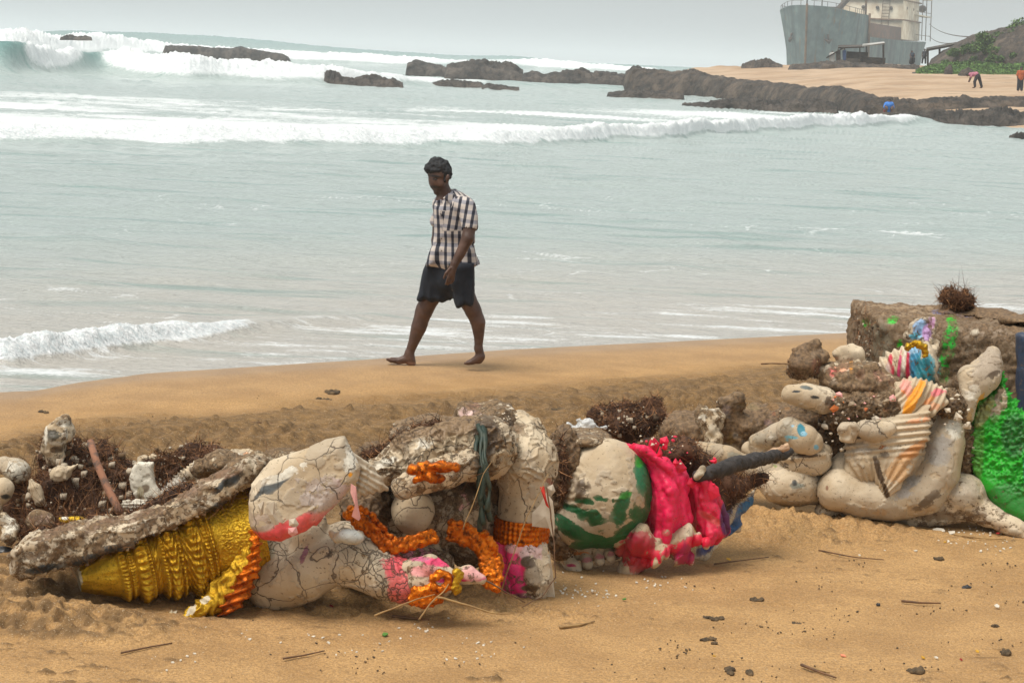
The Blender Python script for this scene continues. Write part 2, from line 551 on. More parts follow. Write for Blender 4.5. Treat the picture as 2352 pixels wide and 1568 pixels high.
def make_sea():
    nc = 900
    u = np.linspace(-1, 1, nc)
    s = .27 * u + .9 * np.sign(u) * np.maximum(0, np.abs(u) - .9) / .1 * .5
    px = PW / 2 + s * F
    c0 = yw(s * 17.5) - .45
    cv = [c0, c1(px), c2(px), c3(px), c4(px), c4(px) * 1.35, 0 * px + 3000, 0 * px + 9000]
    rows = []
    def band(a, b, n, inv=True, t0=0., t1=1.):
        for t in np.linspace(t0, t1, n, endpoint=False):
            rows.append(1 / (1 / a * (1 - t) + 1 / b * t) if inv else a + (b - a) * t)
    band(cv[0], cv[1] * .965, 90); band(cv[1] * .965, cv[1] * 1.06, 70)
    band(cv[1] * 1.06, cv[2] * .965, 260); band(cv[2] * .965, cv[2] * 1.08, 70)
    band(cv[2] * 1.08, cv[3] * .96, 110); band(cv[3] * .96, cv[3] * 1.08, 60)
    band(cv[3] * 1.08, cv[4] * .96, 50); band(cv[4] * .96, cv[5], 60)
    band(cv[5], cv[6], 40); band(cv[6], cv[7], 6); rows.append(cv[7])
    Y = np.array(rows)
    PXX = np.broadcast_to(px, Y.shape)
    X = s[None] * Y
    P = np.stack([X, Y, 0 * X], -1)
    far = ss(30, 120, Y)
    z = .012 * vn(P, (1.1, .42, 1), 3) + .006 * vn(P, (.4, .13, 1), 4)
    z *= ss(.3, 3, Y - c0)
    z += ss(2, 9, Y - c0) * (.048 * vn(P, (2.6, .8, 1), 5) + .026 * vn(P, (.9, .32, 1), 6))
    z += far * (.10 * vn(P, (9, 3.0, 1), 7) + .06 * vn(P, (3, 1.2, 1), 8))
    z += ss(150, 400, Y) * .5 * vn(P, (60, 25, 1), 9)
    foam = np.zeros_like(X)
    teal = np.zeros_like(X)
    wob = lambda a, sd: 1 + a * vn(np.stack([X, 0 * X, 0 * X], -1), 5., sd)
    n_l = fbm(P, (1.5, .6, 1), 11, 4)
    def breaker(cy, H, back, frontw, sd, lump, fx, fscale, swell):
        nonlocal z, foam, teal
        c = cy(PXX) * (1 + .006 * vn(np.stack([X, 0 * X, 0 * X], -1), fscale, sd))
        h = H(PXX)
        dd = Y - c
        fw = frontw * (1 + .45 * vn(P * [1, 0, 1], fscale * .35, sd + 5))
        prof = np.where(dd < 0, np.exp(-(dd / fw) ** 2), np.exp(-(dd / back) ** 2))
        m = fx(PXX + 16 * fbm(P, (c.mean() * .02, c.mean() * .012, 1), sd + 7, 4, .65))
        z += h * prof * (swell + (1 - swell) * m)
        L = fbm(P, lump, sd + 3, 5, .75)
        L = L + .12 * vn(P, np.array(lump) * .2, sd + 8)
        z += h * m * prof * .45 * L
        foam = np.maximum(foam, m * np.clip(prof * 1.5 + .35 * L, 0, 1.2) * (prof > .15))
        teal += (1 - m) * prof * np.minimum(h, 2) / 2
        return dd, prof
    # shore break on the left
    breaker(c1, curve([(-3000, .28), (0, .20), (300, .17), (520, .12), (640, .07), (900, .03), (1500, .02), (5000, .02)]), .5, .18, 21, (.32, .18, 1),
            curve([(-3000, 1), (0, 1), (430, 1), (540, .55), (620, 0), (9000, 0)]), 1.5, .8)
    # the long line of surf
    ddB, _ = breaker(c2, curve([(-3000, .5), (0, .36), (1100, .42), (2050, .6), (2150, .2), (9000, .1)]), 4.5, .9, 31, (.9, .55, 1),
            curve([(-3000, 1), (0, 1), (1950, 1), (2060, .5), (2120, 0), (9000, 0)]), 7, .6)
    # second line with the green faces
    breaker(c3, curve([(-3000, 2.2), (0, 2.4), (100, 1.5), (190, 1.9), (400, 1.7), (770, 1.2), (1000, .5), (9000, .3)]), 7, 2.2, 41, (2.4, 1.5, 1),
            curve([(-3000, .2), (0, .0), (25, .1), (60, .9), (130, 1), (165, .35), (180, 0), (195, 0), (240, .8), (270, 1), (760, 1), (900, .5), (1080, .4), (1160, 0), (9000, 0)]), 16, .85)
    # far line
    breaker(c4, curve([(-3000, 4), (0, 3.4), (200, 3.0), (400, 2.4), (800, 2.1), (1200, 2.0), (1430, 1.6), (1600, 1.0), (9000, .7)]), 20, 8, 51, (5, 4, 1),
            curve([(-3000, 1), (0, 1), (900, .95), (1000, .5), (1150, .4), (1210, 1), (1430, .9), (1500, 0), (9000, 0)]), 40, .85)
    c5 = c4(PXX) * 1.28
    h5 = curve([(-3000, 3), (0, 3.5), (250, 4.6), (450, 5.0), (600, 4.4), (800, 2.8), (1000, 2.6), (1150, 3.3), (1300, 2.0), (1600, 1.8), (9000, 1)])(PXX)
    p5 = np.exp(-((Y - c5) / 40) ** 2)
    z += h5 * p5 * .92
    teal += p5 * .7
    # foam sheets and lace
    lace = 1 - ss(0, .13, voro(P + .25 * np.stack([vn(P, .8, 71), vn(P, .8, 72), 0 * X], -1), np.array([1.5, .55, 1.]), 5))
    sheet = fbm(P, (5, 1.6, 1), 61, 4, .6)
    far_l = fbm(P, (9, 4.5, 1), 62, 5, .65)
    foam = np.maximum(foam, ss(-1, 1, ddB) * (1 - ss(11, 20, ddB + 5 * far_l)) * curve([(-3000, 1), (0, 1), (1900, .9), (2080, .0), (9000, 0)])(PXX) * (.78 + .4 * far_l))
    foam = np.maximum(foam, ss(0, 2, ddB) * (1 - ss(38, 62, ddB + 10 * far_l)) * curve([(-3000, 1), (0, 1), (1900, .95), (2080, .0), (9000, 0)])(PXX) * (.42 + .75 * far_l) )
    dA = Y - c1(PXX)
    foam = np.maximum(foam, (1 - ss(-.6, 1.0, dA)) * (.30 + .5 * fbm(P, (.9, .22, 1), 63, 4, .65)) * ss(0, .1, Y - c0))
    foam = np.maximum(foam, .9 * (1 - ss(.0, .30, Y - c0 - .42 + .10 * vn(P, (.8, 9, 1), 64))))
    foam = np.maximum(foam, lace * .45 * ss(-.25, .35, sheet) * (1 - ss(16, 30, Y - c1(PXX) + 0)))
    ln = vn(P, (6, .5, 1), 66)
    foam = np.maximum(foam, .75 * ss(.55, .8, ln) * ss(.0, .5, vn(P, (5, 3, 1), 67)) * np.exp(-((Y - ip(PXX, [(-2000, 26), (0, 26), (1400, 31), (2352, 34), (5000, 40)])) / 4) ** 2))
    fc = fbm(P, (20, 12, 1), 65, 5, .6)
    z3 = ss(2, 8, Y - c3(PXX)) * (1 - ss(40, 90, Y - c3(PXX))) * curve([(-3000, .8), (0, .25), (300, .3), (800, .9), (1250, .7), (1500, .2), (9000, .0)])(PXX)
    foam = np.maximum(foam, z3 * (.35 + .9 * fc))
    z4 = ss(4, 15, Y - c4(PXX)) * (1 - ss(45, 80, Y - c4(PXX)))
    foam = np.maximum(foam, z4 * (.1 + .8 * fc) * curve([(-3000, 1), (0, 1), (900, .7), (1450, .3), (1600, 0), (9000, 0)])(PXX))
    shore = 1 - ss(2, 15, Y - c0)
    t = NT('sea_water')
    co = t.coord()
    a = t.sep(t.attr('aux').outputs['Color'])
    deep = t.mix(a[1], (.50, .575, .555), (.61, .575, .52))
    deep = t.mix(t.math('MULTIPLY', a[2], .9, clamp=True), deep, (.10, .27, .25))
    deep = t.mix(t.math('MULTIPLY', t.ramp(t.noise(.55, t.coord((.35, 2.6, 1)), 7, .62), .52, .68), .55), deep, (.20, .35, .32))
    nf = t.noise(3.0, t.coord((1, 2.5, 1)), 8, .7)
    nf2 = t.noise(14, t.coord((1, 2.2, 1)), 6, .7)
    nn = t.math('ADD', t.math('MULTIPLY', nf, .5), t.math('MULTIPLY', nf2, .5))
    m = t.ramp(t.math('ADD', a[0], t.math('MULTIPLY', t.math('SUBTRACT', nn, .5), 1.15)), .30, .62)
    c = t.mix(m, deep, t.mix(t.ramp(nf2, .35, .6), (.74, .80, .81), (.97, .98, .98)))
    w1 = t.noise(1.0, t.coord((1.2, 3.6, 1)), 8, .62)
    w2 = t.noise(9, t.coord((.8, 2.6, 1)), 4, .6)
    b = t.bump(w1, .40, .75)
    b = t.bump(w2, .05, .5, b)
    b = t.bump(nf2, .05, .5, b)
    t.fin(c, t.ramp(m, 0, 1, .16, .8), b)
    t.b.inputs['IOR'].default_value = 1.33
    V = np.stack([X, Y, z - .008 + .0 * X], -1).reshape(-1, 3)
    at = {'aux': np.stack([np.clip(foam, 0, 1.2), shore, np.clip(teal, 0, 1), 1 + 0 * X], -1).reshape(-1, 4)}
    o = mesh_obj('sea', V, grid_faces(Y.shape[0], nc), t.m, attrs=at, origin=(0, 0, 0))
    return tag(o, 'pale green sea with lines of white surf', None, None, 'structure')
make_sea()

# ---- haze: sea air round camera and scene
def make_haze():
    V, Q = box((0, 4400, 16), (9000, 9400, 38))
    o = mesh_obj('haze', V, Q, None, smooth=False, origin=(0, 0, 0))
    m = bpy.data.materials.new('sea_haze')
    m.use_nodes = True
    nt = m.node_tree
    nt.nodes.clear()
    pv = nt.nodes.new('ShaderNodeVolumePrincipled')
    pv.inputs['Color'].default_value = (.93, .97, 1.0, 1)
    pv.inputs['Density'].default_value = 0.00045
    pv.inputs['Anisotropy'].default_value = 0.0
    ou = nt.nodes.new('ShaderNodeOutputMaterial')
    nt.links.new(pv.outputs[0], ou.inputs['Volume'])
    o.data.materials.append(m)
    tag(o, 'pale blue grey sea haze', None, None, 'stuff')
make_haze()

# ---- headland of sand behind the bay
YWH = curve([(1300, 250), (1450, 232), (1600, 212), (1850, 163), (2040, 128), (2200, 117), (2352, 111), (3400, 96)])
CRY = curve([(1400, 160), (1560, 154), (1700, 152), (1850, 150), (2000, 147), (2120, 151), (2352, 158), (3400, 200)])
def headz(px, Y, ns=True):
    zc = (2.5 + (hor(px) - CRY(px)) * 250 / F) * ss(1440, 1600, px)
    t = (Y - YWH(px)) / (250 - YWH(px))
    z = zc * np.where(t > 0, np.minimum(t, 1) ** .6, t) - .15
    z -= ss(255, 330, Y) * 3
    z -= (1 - ss(1440, 1600, px)) * 1.5
    return z
def make_head():
    px = np.linspace(1380, 3300, 620)
    Y = np.linspace(92, 345, 300)
    PP, YY = np.meshgrid(px, Y)
    X = W(PP, 200, YY)[..., 0]
    P = np.stack([X, YY, 0 * X], -1)
    z = headz(PP, YY) + .16 * fbm(P, (9, 9, 1), 81, 4) + .05 * vn(P, (1.2, .8, 1), 82)
    z += ss(225, 245, YY) * .35 * np.maximum(0, fbm(P, (4, 4, 1), 83, 3))
    t = NT('far_sand')
    co = t.coord()
    c = t.mix(t.ramp(t.noise(.16, co, 5), .35, .65), (.38, .25, .15), (.49, .35, .23))
    c = t.mix(t.math('MULTIPLY', t.ramp(t.noise(.5, t.coord((.35, 2.2, 1)), 6, .65), .52, .66), .75), c, (.22, .16, .11))
    o = mesh_obj('headland', np.stack([X, YY, z], -1).reshape(-1, 3), grid_faces(300, 620), t.fin(c, .95, t.bump(t.noise(2, co, 4), .2, .6)), origin=(0, 0, 0))
    tag(o, 'pale sand headland across the bay', None, None, 'structure')
make_head()

def rockmat(name, c1, c2, sc=1.2):
    t = NT(name)
    co = t.coord()
    n = t.noise(sc, co, 8, .65)
    c = t.mix(t.ramp(n, .35, .65), c1, c2)
    c = t.mix(t.math('MULTIPLY', t.ramp(t.noise(sc * .35, co, 6, .6), .52, .62), .6), c, tuple(min(.4, x * 1.9) for x in c2))
    c = t.mix(t.math('MULTIPLY', t.ramp(t.vor(sc * 1.3, co), .0, .06, 1, 0), .6), c, tuple(x * .3 for x in c1))
    return t.fin(c, .75, t.bump(n, .35, 1.0))
M_rock = rockmat('dark_rock', (.022, .019, .016), (.075, .06, .048))
M_rockb = rockmat('brown_rock', (.024, .019, .015), (.085, .062, .044))
def ridge(name, pts, Y, th, mat, amp=.3, seed=1, fl=.6, nu=160, nv=46, drop=1.0, sc=1.0, parent=None):
    """rocky mass from its skyline: pts = (px, y of the top, y of the foot)"""
    px = np.linspace(pts[0][0], pts[-1][0], nu)
    top = ip(px, [(p[0], p[1]) for p in pts]); bot = ip(px, [(p[0], p[2]) for p in pts])
    Yc = np.array([p[3] for p in pts]) if len(pts[0]) > 3 else None
    yc = np.interp(px, [p[0] for p in pts], Yc) if Yc is not None else np.full(nu, float(Y))
    v = np.linspace(-1, 1, nv)
    V = []
    for vv in v:
        y = yc + vv * th / 2
        zt = W(px, top, yc)[:, 2]; zb = W(px, bot, yc - th / 2)[:, 2]
        x = W(px, bot, yc)[:, 0] * y / yc
        e = np.minimum(1, np.minimum(np.arange(nu), nu - 1 - np.arange(nu)) / 5.) ** .6
        d = np.clip(1 - abs(vv) ** (1 / max(fl, .05) * 1.6), 0, 1) ** .6 * e
        P = np.stack([x, y, 0 * x], -1)
        h = (zt - zb)
        n = fbm(P, np.array([1.6, 1.6, 1.]) * sc, seed, 5, .6)
        bl = voro(P, 1.5 * sc, seed)
        rg = 1 - 2 * np.abs(fbm(P, np.array([.55, .55, 1.]) * sc, seed + 40, 4, .65))
        z = zb - drop * (1 - d) + h * d * (1 - amp * .25 + amp * 1.5 * n - amp * .5 * (bl < .12) + amp * .45 * rg) + d * amp * .45 * sc * np.abs(vn(P, .34 * sc, seed + 60))
        V.append(np.stack([x, y + .3 * sc * vn(P, sc, seed + 9), z], -1))
    return mesh_obj(name, np.array(V).reshape(-1, 3), grid_faces(nv, nu), mat, parent)
def rock(label, *a, **k):
    o = ridge('rock_outcrop', *a, **k)
    return tag(o, label, 'rock', 'rock outcrops along the bay')
rock('long flat-topped dark rock out among the far breakers', [(371, 106, 126), (395, 105, 131), (527, 112, 133), (549, 108, 134), (598, 117, 136), (651, 126, 138), (672, 137, 139)], 332, 7, M_rock, .12, 3, .25, sc=2)
rock('thin dark rock washed by foam at far left', [(138, 86, 91), (165, 81, 91), (180, 84, 92), (198, 83, 92), (212, 88, 92)], 286, 2, M_rock, .45, 4, drop=.1)
rock('jagged black rock at the right end of the second breaker', [(738, 168, 192), (752, 165, 194), (778, 169, 195), (786, 179, 195), (850, 178, 196), (900, 181, 197), (931, 195, 198)], 158, 5, M_rock, .35, 5)
rock('low brown rock, farthest left of the reef joined to the headland', [(932, 150, 158), (952, 138, 160), (985, 146, 162), (1011, 152, 164), (1030, 160, 166)], 262, 8, M_rock, .2, 6, sc=2)
rock('humped rock with a rounded top in the middle of the reef', [(1020, 152, 166), (1040, 146, 172), (1077, 141, 178), (1112, 137, 184), (1159, 143, 187), (1182, 153, 188), (1206, 170, 190)], 222, 10, M_rock, .2, 7, sc=2)
rock('low ledge of rock between the humped rock and the brown slope', [(1195, 174, 190), (1222, 166, 191), (1249, 175, 194), (1296, 165, 198), (1331, 160, 201), (1366, 168, 203), (1413, 170, 206), (1440, 172, 209)], 200, 10, M_rock, .22, 8, sc=2)
rock('long brown rock slope under the sandy headland', [(1425, 176, 206, 196), (1452, 155, 208, 192), (1491, 160, 210, 190), (1542, 167, 212, 188), (1589, 160, 214, 185), (1629, 176, 215, 180), (1764, 190, 223, 168), (1851, 203, 232, 156), (1925, 200, 238, 148), (1999, 220, 246, 141), (2040, 240, 250, 138)], 190, 13, M_rockb, .16, 9, .5, nu=300, sc=1.6)
rock('flat wet rock in shallow water below the humped rock', [(978, 196, 200), (1010, 187, 202), (1060, 186, 203), (1102, 192, 203), (1115, 199, 204)], 172, 6, M_rock, .25, 10)
rock('second flat wet rock, right of the first in the shallow water', [(1104, 200, 204), (1120, 193, 206), (1150, 196, 207), (1195, 203, 208)], 165, 5, M_rock, .25, 11)
rock('low reef ledge awash in front of the long brown slope', [(1390, 216, 220), (1440, 210, 223), (1490, 211, 225), (1530, 213, 225), (1575, 219, 226)], 152, 5, M_rock, .3, 12)
rock('ragged line of black rocks beside the surf end', [(1560, 240, 243), (1620, 238, 245), (1650, 232, 247), (1700, 231, 248), (1770, 228, 249), (1800, 233, 250), (1880, 231, 251), (1930, 243, 252)], 133, 4, M_rock, .35, 13, nu=240, sc=.8)
rock('dark rock band behind the squatting figure in blue', [(1962, 246, 262), (1975, 232, 264), (2032, 226, 266), (2100, 232, 262), (2157, 225, 256), (2200, 224, 252), (2214, 217, 250), (2234, 227, 248), (2300, 226, 246), (2380, 222, 244), (2500, 226, 246)], 131, 8, M_rockb, .3, 14, nu=280, sc=.9)
rock('black wet rocks at the water edge on the right', [(1990, 268, 272), (2040, 262, 277), (2100, 262, 284), (2150, 256, 288), (2240, 259, 290), (2300, 256, 294), (2352, 262, 296), (2450, 262, 300), (2550, 280, 300)], 116, 6, M_rock, .4, 15, nu=300, sc=.7)
rock('single dark boulder standing in the water at the right edge', [(2312, 318, 323), (2330, 308, 324), (2352, 306, 326), (2375, 312, 328)], 92, 1.4, M_rock, .4, 16, nu=60, nv=24, sc=.4)
o = ridge('sand_mound', [(1700, 150, 154), (1735, 139, 155), (1760, 136, 156), (1778, 146, 156), (1800, 153, 157)], 244, 5, M_rockb, .4, 17, sc=.8)
tag(o, 'brown lump of rock on the tip of the sandy crest', 'rock', 'rock outcrops along the bay')
o.name = 'rock_outcrop'
rock('low brown mound in front of the hut', [(1805, 153, 160), (1880, 145, 161), (1930, 140, 161), (1990, 148, 161), (2060, 151, 162), (2120, 153, 162)], 236, 7, M_rockb, .3, 18, sc=1.5)

# ---- hill at the right with bushes and ground cover
o = ridge('hill', [(2120, 150, 166, 244), (2160, 120, 168, 244), (2194, 103, 170, 242), (2220, 90, 172, 240), (2268, 76, 174, 238), (2311, 66, 176, 236), (2352, 56, 178, 234), (2600, 20, 190, 225), (3000, 10, 200, 215)], 235, 34, M_rockb, .08, 19, .35, nu=260, nv=90, sc=3)
tag(o, 'brown earthen hill behind the beach', None, None, 'structure')
def leafm(name, c1, c2):
    t = NT(name)
    at = t.attr('tone').outputs['Fac']
    return t.fin(t.mix(at, c1, c2), .8)
M_leaf = leafm('bush_leaf', (.022, .060, .014), (.11, .20, .035))
M_cover = leafm('cover_leaf', (.045, .10, .020), (.14, .26, .05))
def leaves(cen, n, size, rng, flat=.4):
    a = rng.normal(size=(n, 3)); a /= np.linalg.norm(a, axis=1)[:, None]
    b = np.cross(a, rng.normal(size=(n, 3))); b /= np.linalg.norm(b, axis=1)[:, None]
    s = size * rng.uniform(.5, 1.3, (n, 1))
    V = np.stack([cen - a * s, cen + b * s * flat, cen + a * s, cen - b * s * flat], 1).reshape(-1, 3)
    return V, np.arange(4 * n).reshape(n, 4), np.repeat(rng.uniform(0, 1, n), 4)
M_trunk = simple('bark', (.12, .08, .05), scale=6, bump=.5)
def bush(label, px, py, Y, rx, ry, seed, n=2600):
    rng = np.random.default_rng(seed)
    c = W(px, py, Y); q = Y / F
    rx, ry = rx * 1.35, ry * 1.3
    rt = thing('bush', (c[0], c[1], c[2] - ry * q), label, 'bush', 'bushes on the hill')
    blobs = [(c + rng.normal(size=3) * np.array([rx * .42, rx * .3, ry * .36]) * q, rng.uniform(.3, .55) * ry * q) for _ in range(11)]
    cen = []
    for b, r in blobs:
        d = rng.normal(size=(n // 11, 3)); d /= np.linalg.norm(d, axis=1)[:, None]
        cen.append(b + d * r * rng.uniform(.6, 1.05, (len(d), 1)) * np.array([1.25, 1.1, .9]))
    V, Fc, tn = leaves(np.concatenate(cen), sum(map(len, cen)), .17, rng)
    mesh_obj('crown', V, Fc, M_leaf, rt, smooth=False, attrs={'tone': tn})
    br = [tube([rt.location, (np.array(rt.location) + b) / 2 + [0, 0, .1], b], [.09, .06, .03], 5) for b, r in blobs[:5]]
    V, Q = merge(br)
    mesh_obj('branch', V, Q, M_trunk, rt)
bush('tall dark green bush at the right edge on top of the hill', 2335, 88, 226, 55, 30, 1, 3600)
bush('broad green bush on the lower right slope of the hill', 2290, 118, 224, 52, 22, 2, 3000)
bush('rounded bush just above the ground cover at the right edge', 2350, 138, 222, 40, 18, 3)
bush('spreading green bush across the upper hill slope', 2275, 98, 225, 46, 20, 7, 2600)
bush('green bush at the middle right of the hill', 2325, 108, 223, 44, 22, 8, 2600)
bush('low scrub just left of the middle hill bush', 2228, 150, 222, 30, 12, 9, 1800)
bush('wide green bush along the hill crest near the edge', 2345, 70, 228, 40, 16, 10, 2600)
bush('dark scrub clinging low on the hill between two bushes', 2308, 138, 221, 34, 14, 11, 2200)
bush('small bush halfway up the left slope of the hill', 2225, 122, 226, 34, 14, 4)
bush('low bush at the foot of the hill', 2190, 146, 224, 30, 10, 5, 1800)
bush('green bush hanging at the middle of the hill slope', 2262, 144, 223, 36, 14, 6, 2200)
def make_cover():
    rng = np.random.default_rng(5)
    n = 16000
    px = rng.uniform(2105, 2700, n)
    lo = ip(px, [(2105, 165), (2160, 171), (2230, 173), (2352, 178), (2700, 190)])
    hi = ip(px, [(2105, 162), (2140, 152), (2190, 147), (2352, 146), (2700, 150)])
    t = rng.uniform(0, 1, n)
    Y = 204 + t * 14
    z = W(px, lo + (hi - lo) * t, Y)
    z[:, 2] += .25 * vn(z, 2.0, 8)
    V, Fc, tn = leaves(z, n, .20, rng, .6)
    # earth bank that carries it
    o = mesh_obj('ground_cover', V, Fc, M_cover, smooth=False, attrs={'tone': tn}, origin=(0, 0, 0))
    tag(o, 'low green creeping plants below the hill', None, None, 'stuff')
    px = np.linspace(2095, 2800, 90)
    lo = ip(px, [(2095, 166), (2160, 172), (2230, 175), (2352, 180), (2800, 194)])
    hi = ip(px, [(2095, 163), (2140, 154), (2190, 149), (2352, 148), (2800, 152)])
    V = []
    for t in np.linspace(-.08, 1.1, 24):
        V.append(W(px, lo + (hi - lo) * t + 1.0, 204 + t * 14))
    V = np.array(V)
    V[..., 2] += .25 * vn(V, 2.0, 8) - .05
    o = mesh_obj('bank', V.reshape(-1, 3), grid_faces(24, 90), M_rockb, origin=(0, 0, 0))
    tag(o, 'earth bank below the hill', None, None, 'structure')
make_cover()

# ---- stranded cargo ship
def make_ship():
    L0, dx, dy = 100.0, .36, .933
    bx, by = float(W(1855, 80, 450)[0]), 450.0
    lean = math.radians(2.2)
    rt = thing('cargo_ship', (bx + dx * 50, by + dy * 50, 0), 'rusty grey green cargo ship aground behind the sandy headland', 'ship')
    def T(a, b, z):                    # a metres aft of the bow, b metres to starboard, z up
        a, b, z = map(lambda q: np.asarray(q, float), (a, b, z))
        b = b - np.sin(lean) * z * .8
        return np.stack(np.broadcast_arrays(bx + dx * a + dy * b, by + dy * a - dx * b, z), -1)
    def hb(a, zr):                     # half beam at distance a, height ratio zr
        d = 8.4 * np.minimum(1, (np.maximum(a, 0) / 10) ** .5) * (1 - .25 * ss(88, 100, a))
        w = 7.5 * np.minimum(1, (np.maximum(a - .6, 0) / 14) ** .72) * (1 - .6 * ss(84, 100, a))
        return w + (d - w) * np.clip(zr, 0, 1) ** 1.3
    def deck(a): return 16.6 - 1.0 * ss(0, 12, a) - 4.6 * ss(21.6, 22.0, a) + .6 * ss(80, 100, a)
    t = NT('hull_paint')
    co = t.coord(); cs = t.coord((.9, .9, .10))
    n = t.noise(.5, co, 6)
    c = t.mix(t.ramp(n, .35, .7), (.085, .125, .125), (.155, .205, .196))
    st = t.ramp(t.noise(1.2, cs, 5, .65), .56, .70)
    c = t.mix(t.math('MULTIPLY', st, .9), c, (.17, .095, .04))
    c = t.mix(t.math('MULTIPLY', t.ramp(t.noise(.25, cs, 4), .45, .65), .7), c, (.05, .06, .06))
    M_hull = t.fin(c, .7)
    a = np.concatenate([np.linspace(0, 12, 30) ** 1.0, np.linspace(12.5, 21.4, 12), [21.7, 22.1], np.linspace(23, L0, 40)])
    zr = np.linspace(0, 1, 22)
    V = []
    for s in (1, -1):
        A, Z = np.meshgrid(a, zr)
        V.append((T(A, s * hb(A, Z), deck(A) * Z - 0.5), grid_faces(22, len(a))))
    A = np.array([a, a]); Z = np.ones_like(A)
    V.append((T(A, np.array([hb(a, 1), -hb(a, 1)]), deck(A) - .9), grid_faces(2, len(a))))
    zz = np.linspace(0, 1, 22)
    V.append((T(np.full((2, 22), L0), np.array([hb(L0 + 0 * zz, zz), -hb(L0 + 0 * zz, zz)]), deck(L0) * zz - .5), grid_faces(2, 22)))
    Vv, Qq = merge([(v.reshape(-1, 3), q) for v, q in V])
    mesh_obj('hull', Vv, Qq, M_hull, rt, smooth=False)
    M_rust = simple('rust', (.19, .11, .055), (.09, .055, .035), 1.0, .9)
    M_dark = simple('dark_steel', (.05, .05, .05), (.09, .06, .04), 1.0, .7)
    M_cream = simple('cream_paint', (.60, .54, .42), (.42, .34, .24), .5, .8)
    zs = np.linspace(.3, 16.4, 12)
    mesh_obj('stem_bar', *tube(T(-.12 + 0 * zs, 0 * zs, zs), .26, 6), M_rust, rt)
    for s in (-1, 1):                                         # anchors in their pockets
        aa, zc = 3.6, 9.4
        b = hb(aa, zc / 16) * s
        o = mesh_obj('anchor', *merge([tube(T([aa - .4, aa - .5], [b * 1.04, b * 1.1], [zc + .9, zc - .6]), .22, 6),
            tube(T([aa - 1.6, aa - .6, aa + .3], [b * .92, b * 1.12, b * 1.22], [zc - .1, zc - .7, zc - .1]), [.12, .38, .12], 6)]), M_dark, rt)
    mesh_obj('break_post', *tube(T([21.9] * 2, [hb(22, 1) * 1.0 + .15] * 2, [.5, 15.5]), .28, 6), M_rust, rt)
    # bow rail
    pr = []
    for a_ in np.arange(0.3, 21, 1.9):
        for s in (1, -1):
            pr.append(tube(T([a_] * 2, [s * hb(a_, 1) * .97] * 2, [deck(a_) - .9, deck(a_) + .5]), .06, 4))
    aa = np.linspace(.1, 21, 24)
    for s in (1, -1): pr.append(tube(T(aa, s * hb(aa, 1) * .97, deck(aa) + .5), .05, 4))
    mesh_obj('rail', *merge(pr), M_dark, rt)
    mesh_obj('mast', *tube(T([6, 6], [-1.5, -1.5], [15, 23]), .16, 6), M_dark, rt)
    mesh_obj('mast', *tube(T([7, 7], [1.5, 1.5], [15, 22]), .12, 6), M_dark, rt)
    mesh_obj('mast', *tube(T([22.6, 22.6], [hb(22, 1) - .9] * 2, [11, 27]), .26, 6), M_rust, rt)
    mesh_obj('derrick', *tube(T([23, 34], [-1, 5.5], [13.5, 24]), [.75, .45], 6), M_dark, rt)
    mesh_obj('winch', *box(T(19, 1, 15.7), (3, 2.4, 1.6)), M_dark, rt, smooth=False)
    mesh_obj('crane_pedestal', *box(T(25, 0, 13.5), (3, 3.4, 5.6)), M_dark, rt, smooth=False)
    def bx_(a0, a1, b0, b1, z0, z1):
        v = np.concatenate([T([a0, a1, a1, a0], [b0, b0, b1, b1], [z] * 4) for z in (z0, z1)])
        return v, np.array([[0, 1, 2, 3], [4, 5, 6, 7], [0, 1, 5, 4], [1, 2, 6, 5], [2, 3, 7, 6], [3, 0, 4, 7]])
    mesh_obj('hatch_coaming', *bx_(27, 62, -6.2, 7.6, 10.5, 13.6), simple('coaming', (.13, .07, .045), (.07, .05, .04), .8, .9), rt, smooth=False)
    sp = mesh_obj('superstructure', *bx_(64, 84, -7.4, 7.4, 10.9, 27), M_cream, rt, smooth=False)
    for z in (15.3, 19.9, 24.2): mesh_obj('deck_edge', *bx_(63.6, 85, -7.8, 7.9, z, z + .28), M_rust, rt, smooth=False)
    mesh_obj('stern_house', *bx_(84.2, 93, -6, 6.0, 11.2, 15.5), M_cream, rt, smooth=False)
    for i, b in enumerate((-2.0, 1.4, 4.6)):
        for z in (18.1, 22.6):
            th = np.linspace(0, 2 * np.pi, 13)[:-1]
            c = T(63.93 + 0 * th, b + .42 * np.cos(th), z + .42 * np.sin(th)); c2 = T(63.75 + 0 * th, b + .42 * np.cos(th), z + .42 * np.sin(th)); ce = T([63.75] * 12, [b] * 12, [z] * 12)
            mesh_obj('porthole', np.concatenate([c, c2, ce]), grid_faces(3, 12, True), M_dark, rt, smooth=False)
    for z in (18.3, 22.8):
        for a_ in (69, 77):
            th = np.linspace(0, 2 * np.pi, 13)[:-1]
            c = T(a_ + .4 * np.cos(th), 7.42 + 0 * th, z + .42 * np.sin(th)); ce = T([a_] * 12, [7.6] * 12, [z] * 12)
            mesh_obj('porthole', np.concatenate([c, ce]), grid_faces(2, 12, True), M_dark, rt, smooth=False)
    ld = [tube(T([63.7] * 2, [b, b + .6], [11, 25]), .07, 4) for b in (2.3, 4.0)]
    for z in np.arange(11.5, 25, .75): ld.append(tube(T([63.7] * 2, [2.3 + (z - 11) * .043, 4.0 + (z - 11) * .043], [z, z]), .055, 4))
    mesh_obj('ladder', *merge(ld), M_rust, rt)
    for z in (17.0, 21.2):                                     # side galleries with posts
        mesh_obj('gallery', *bx_(78, 98, 5.8, 8.0, z, z + .25), M_cream, rt, smooth=False)
    pr = [tube(T([a_] * 2, [7.9] * 2, [11.2, 24.5]), .10, 4) for a_ in (86, 91, 97.5)]
    for z in (12.4, 18.0, 22.2): pr.append(tube(T([78, 97.5], [7.95] * 2, [z, z]), .06, 4))
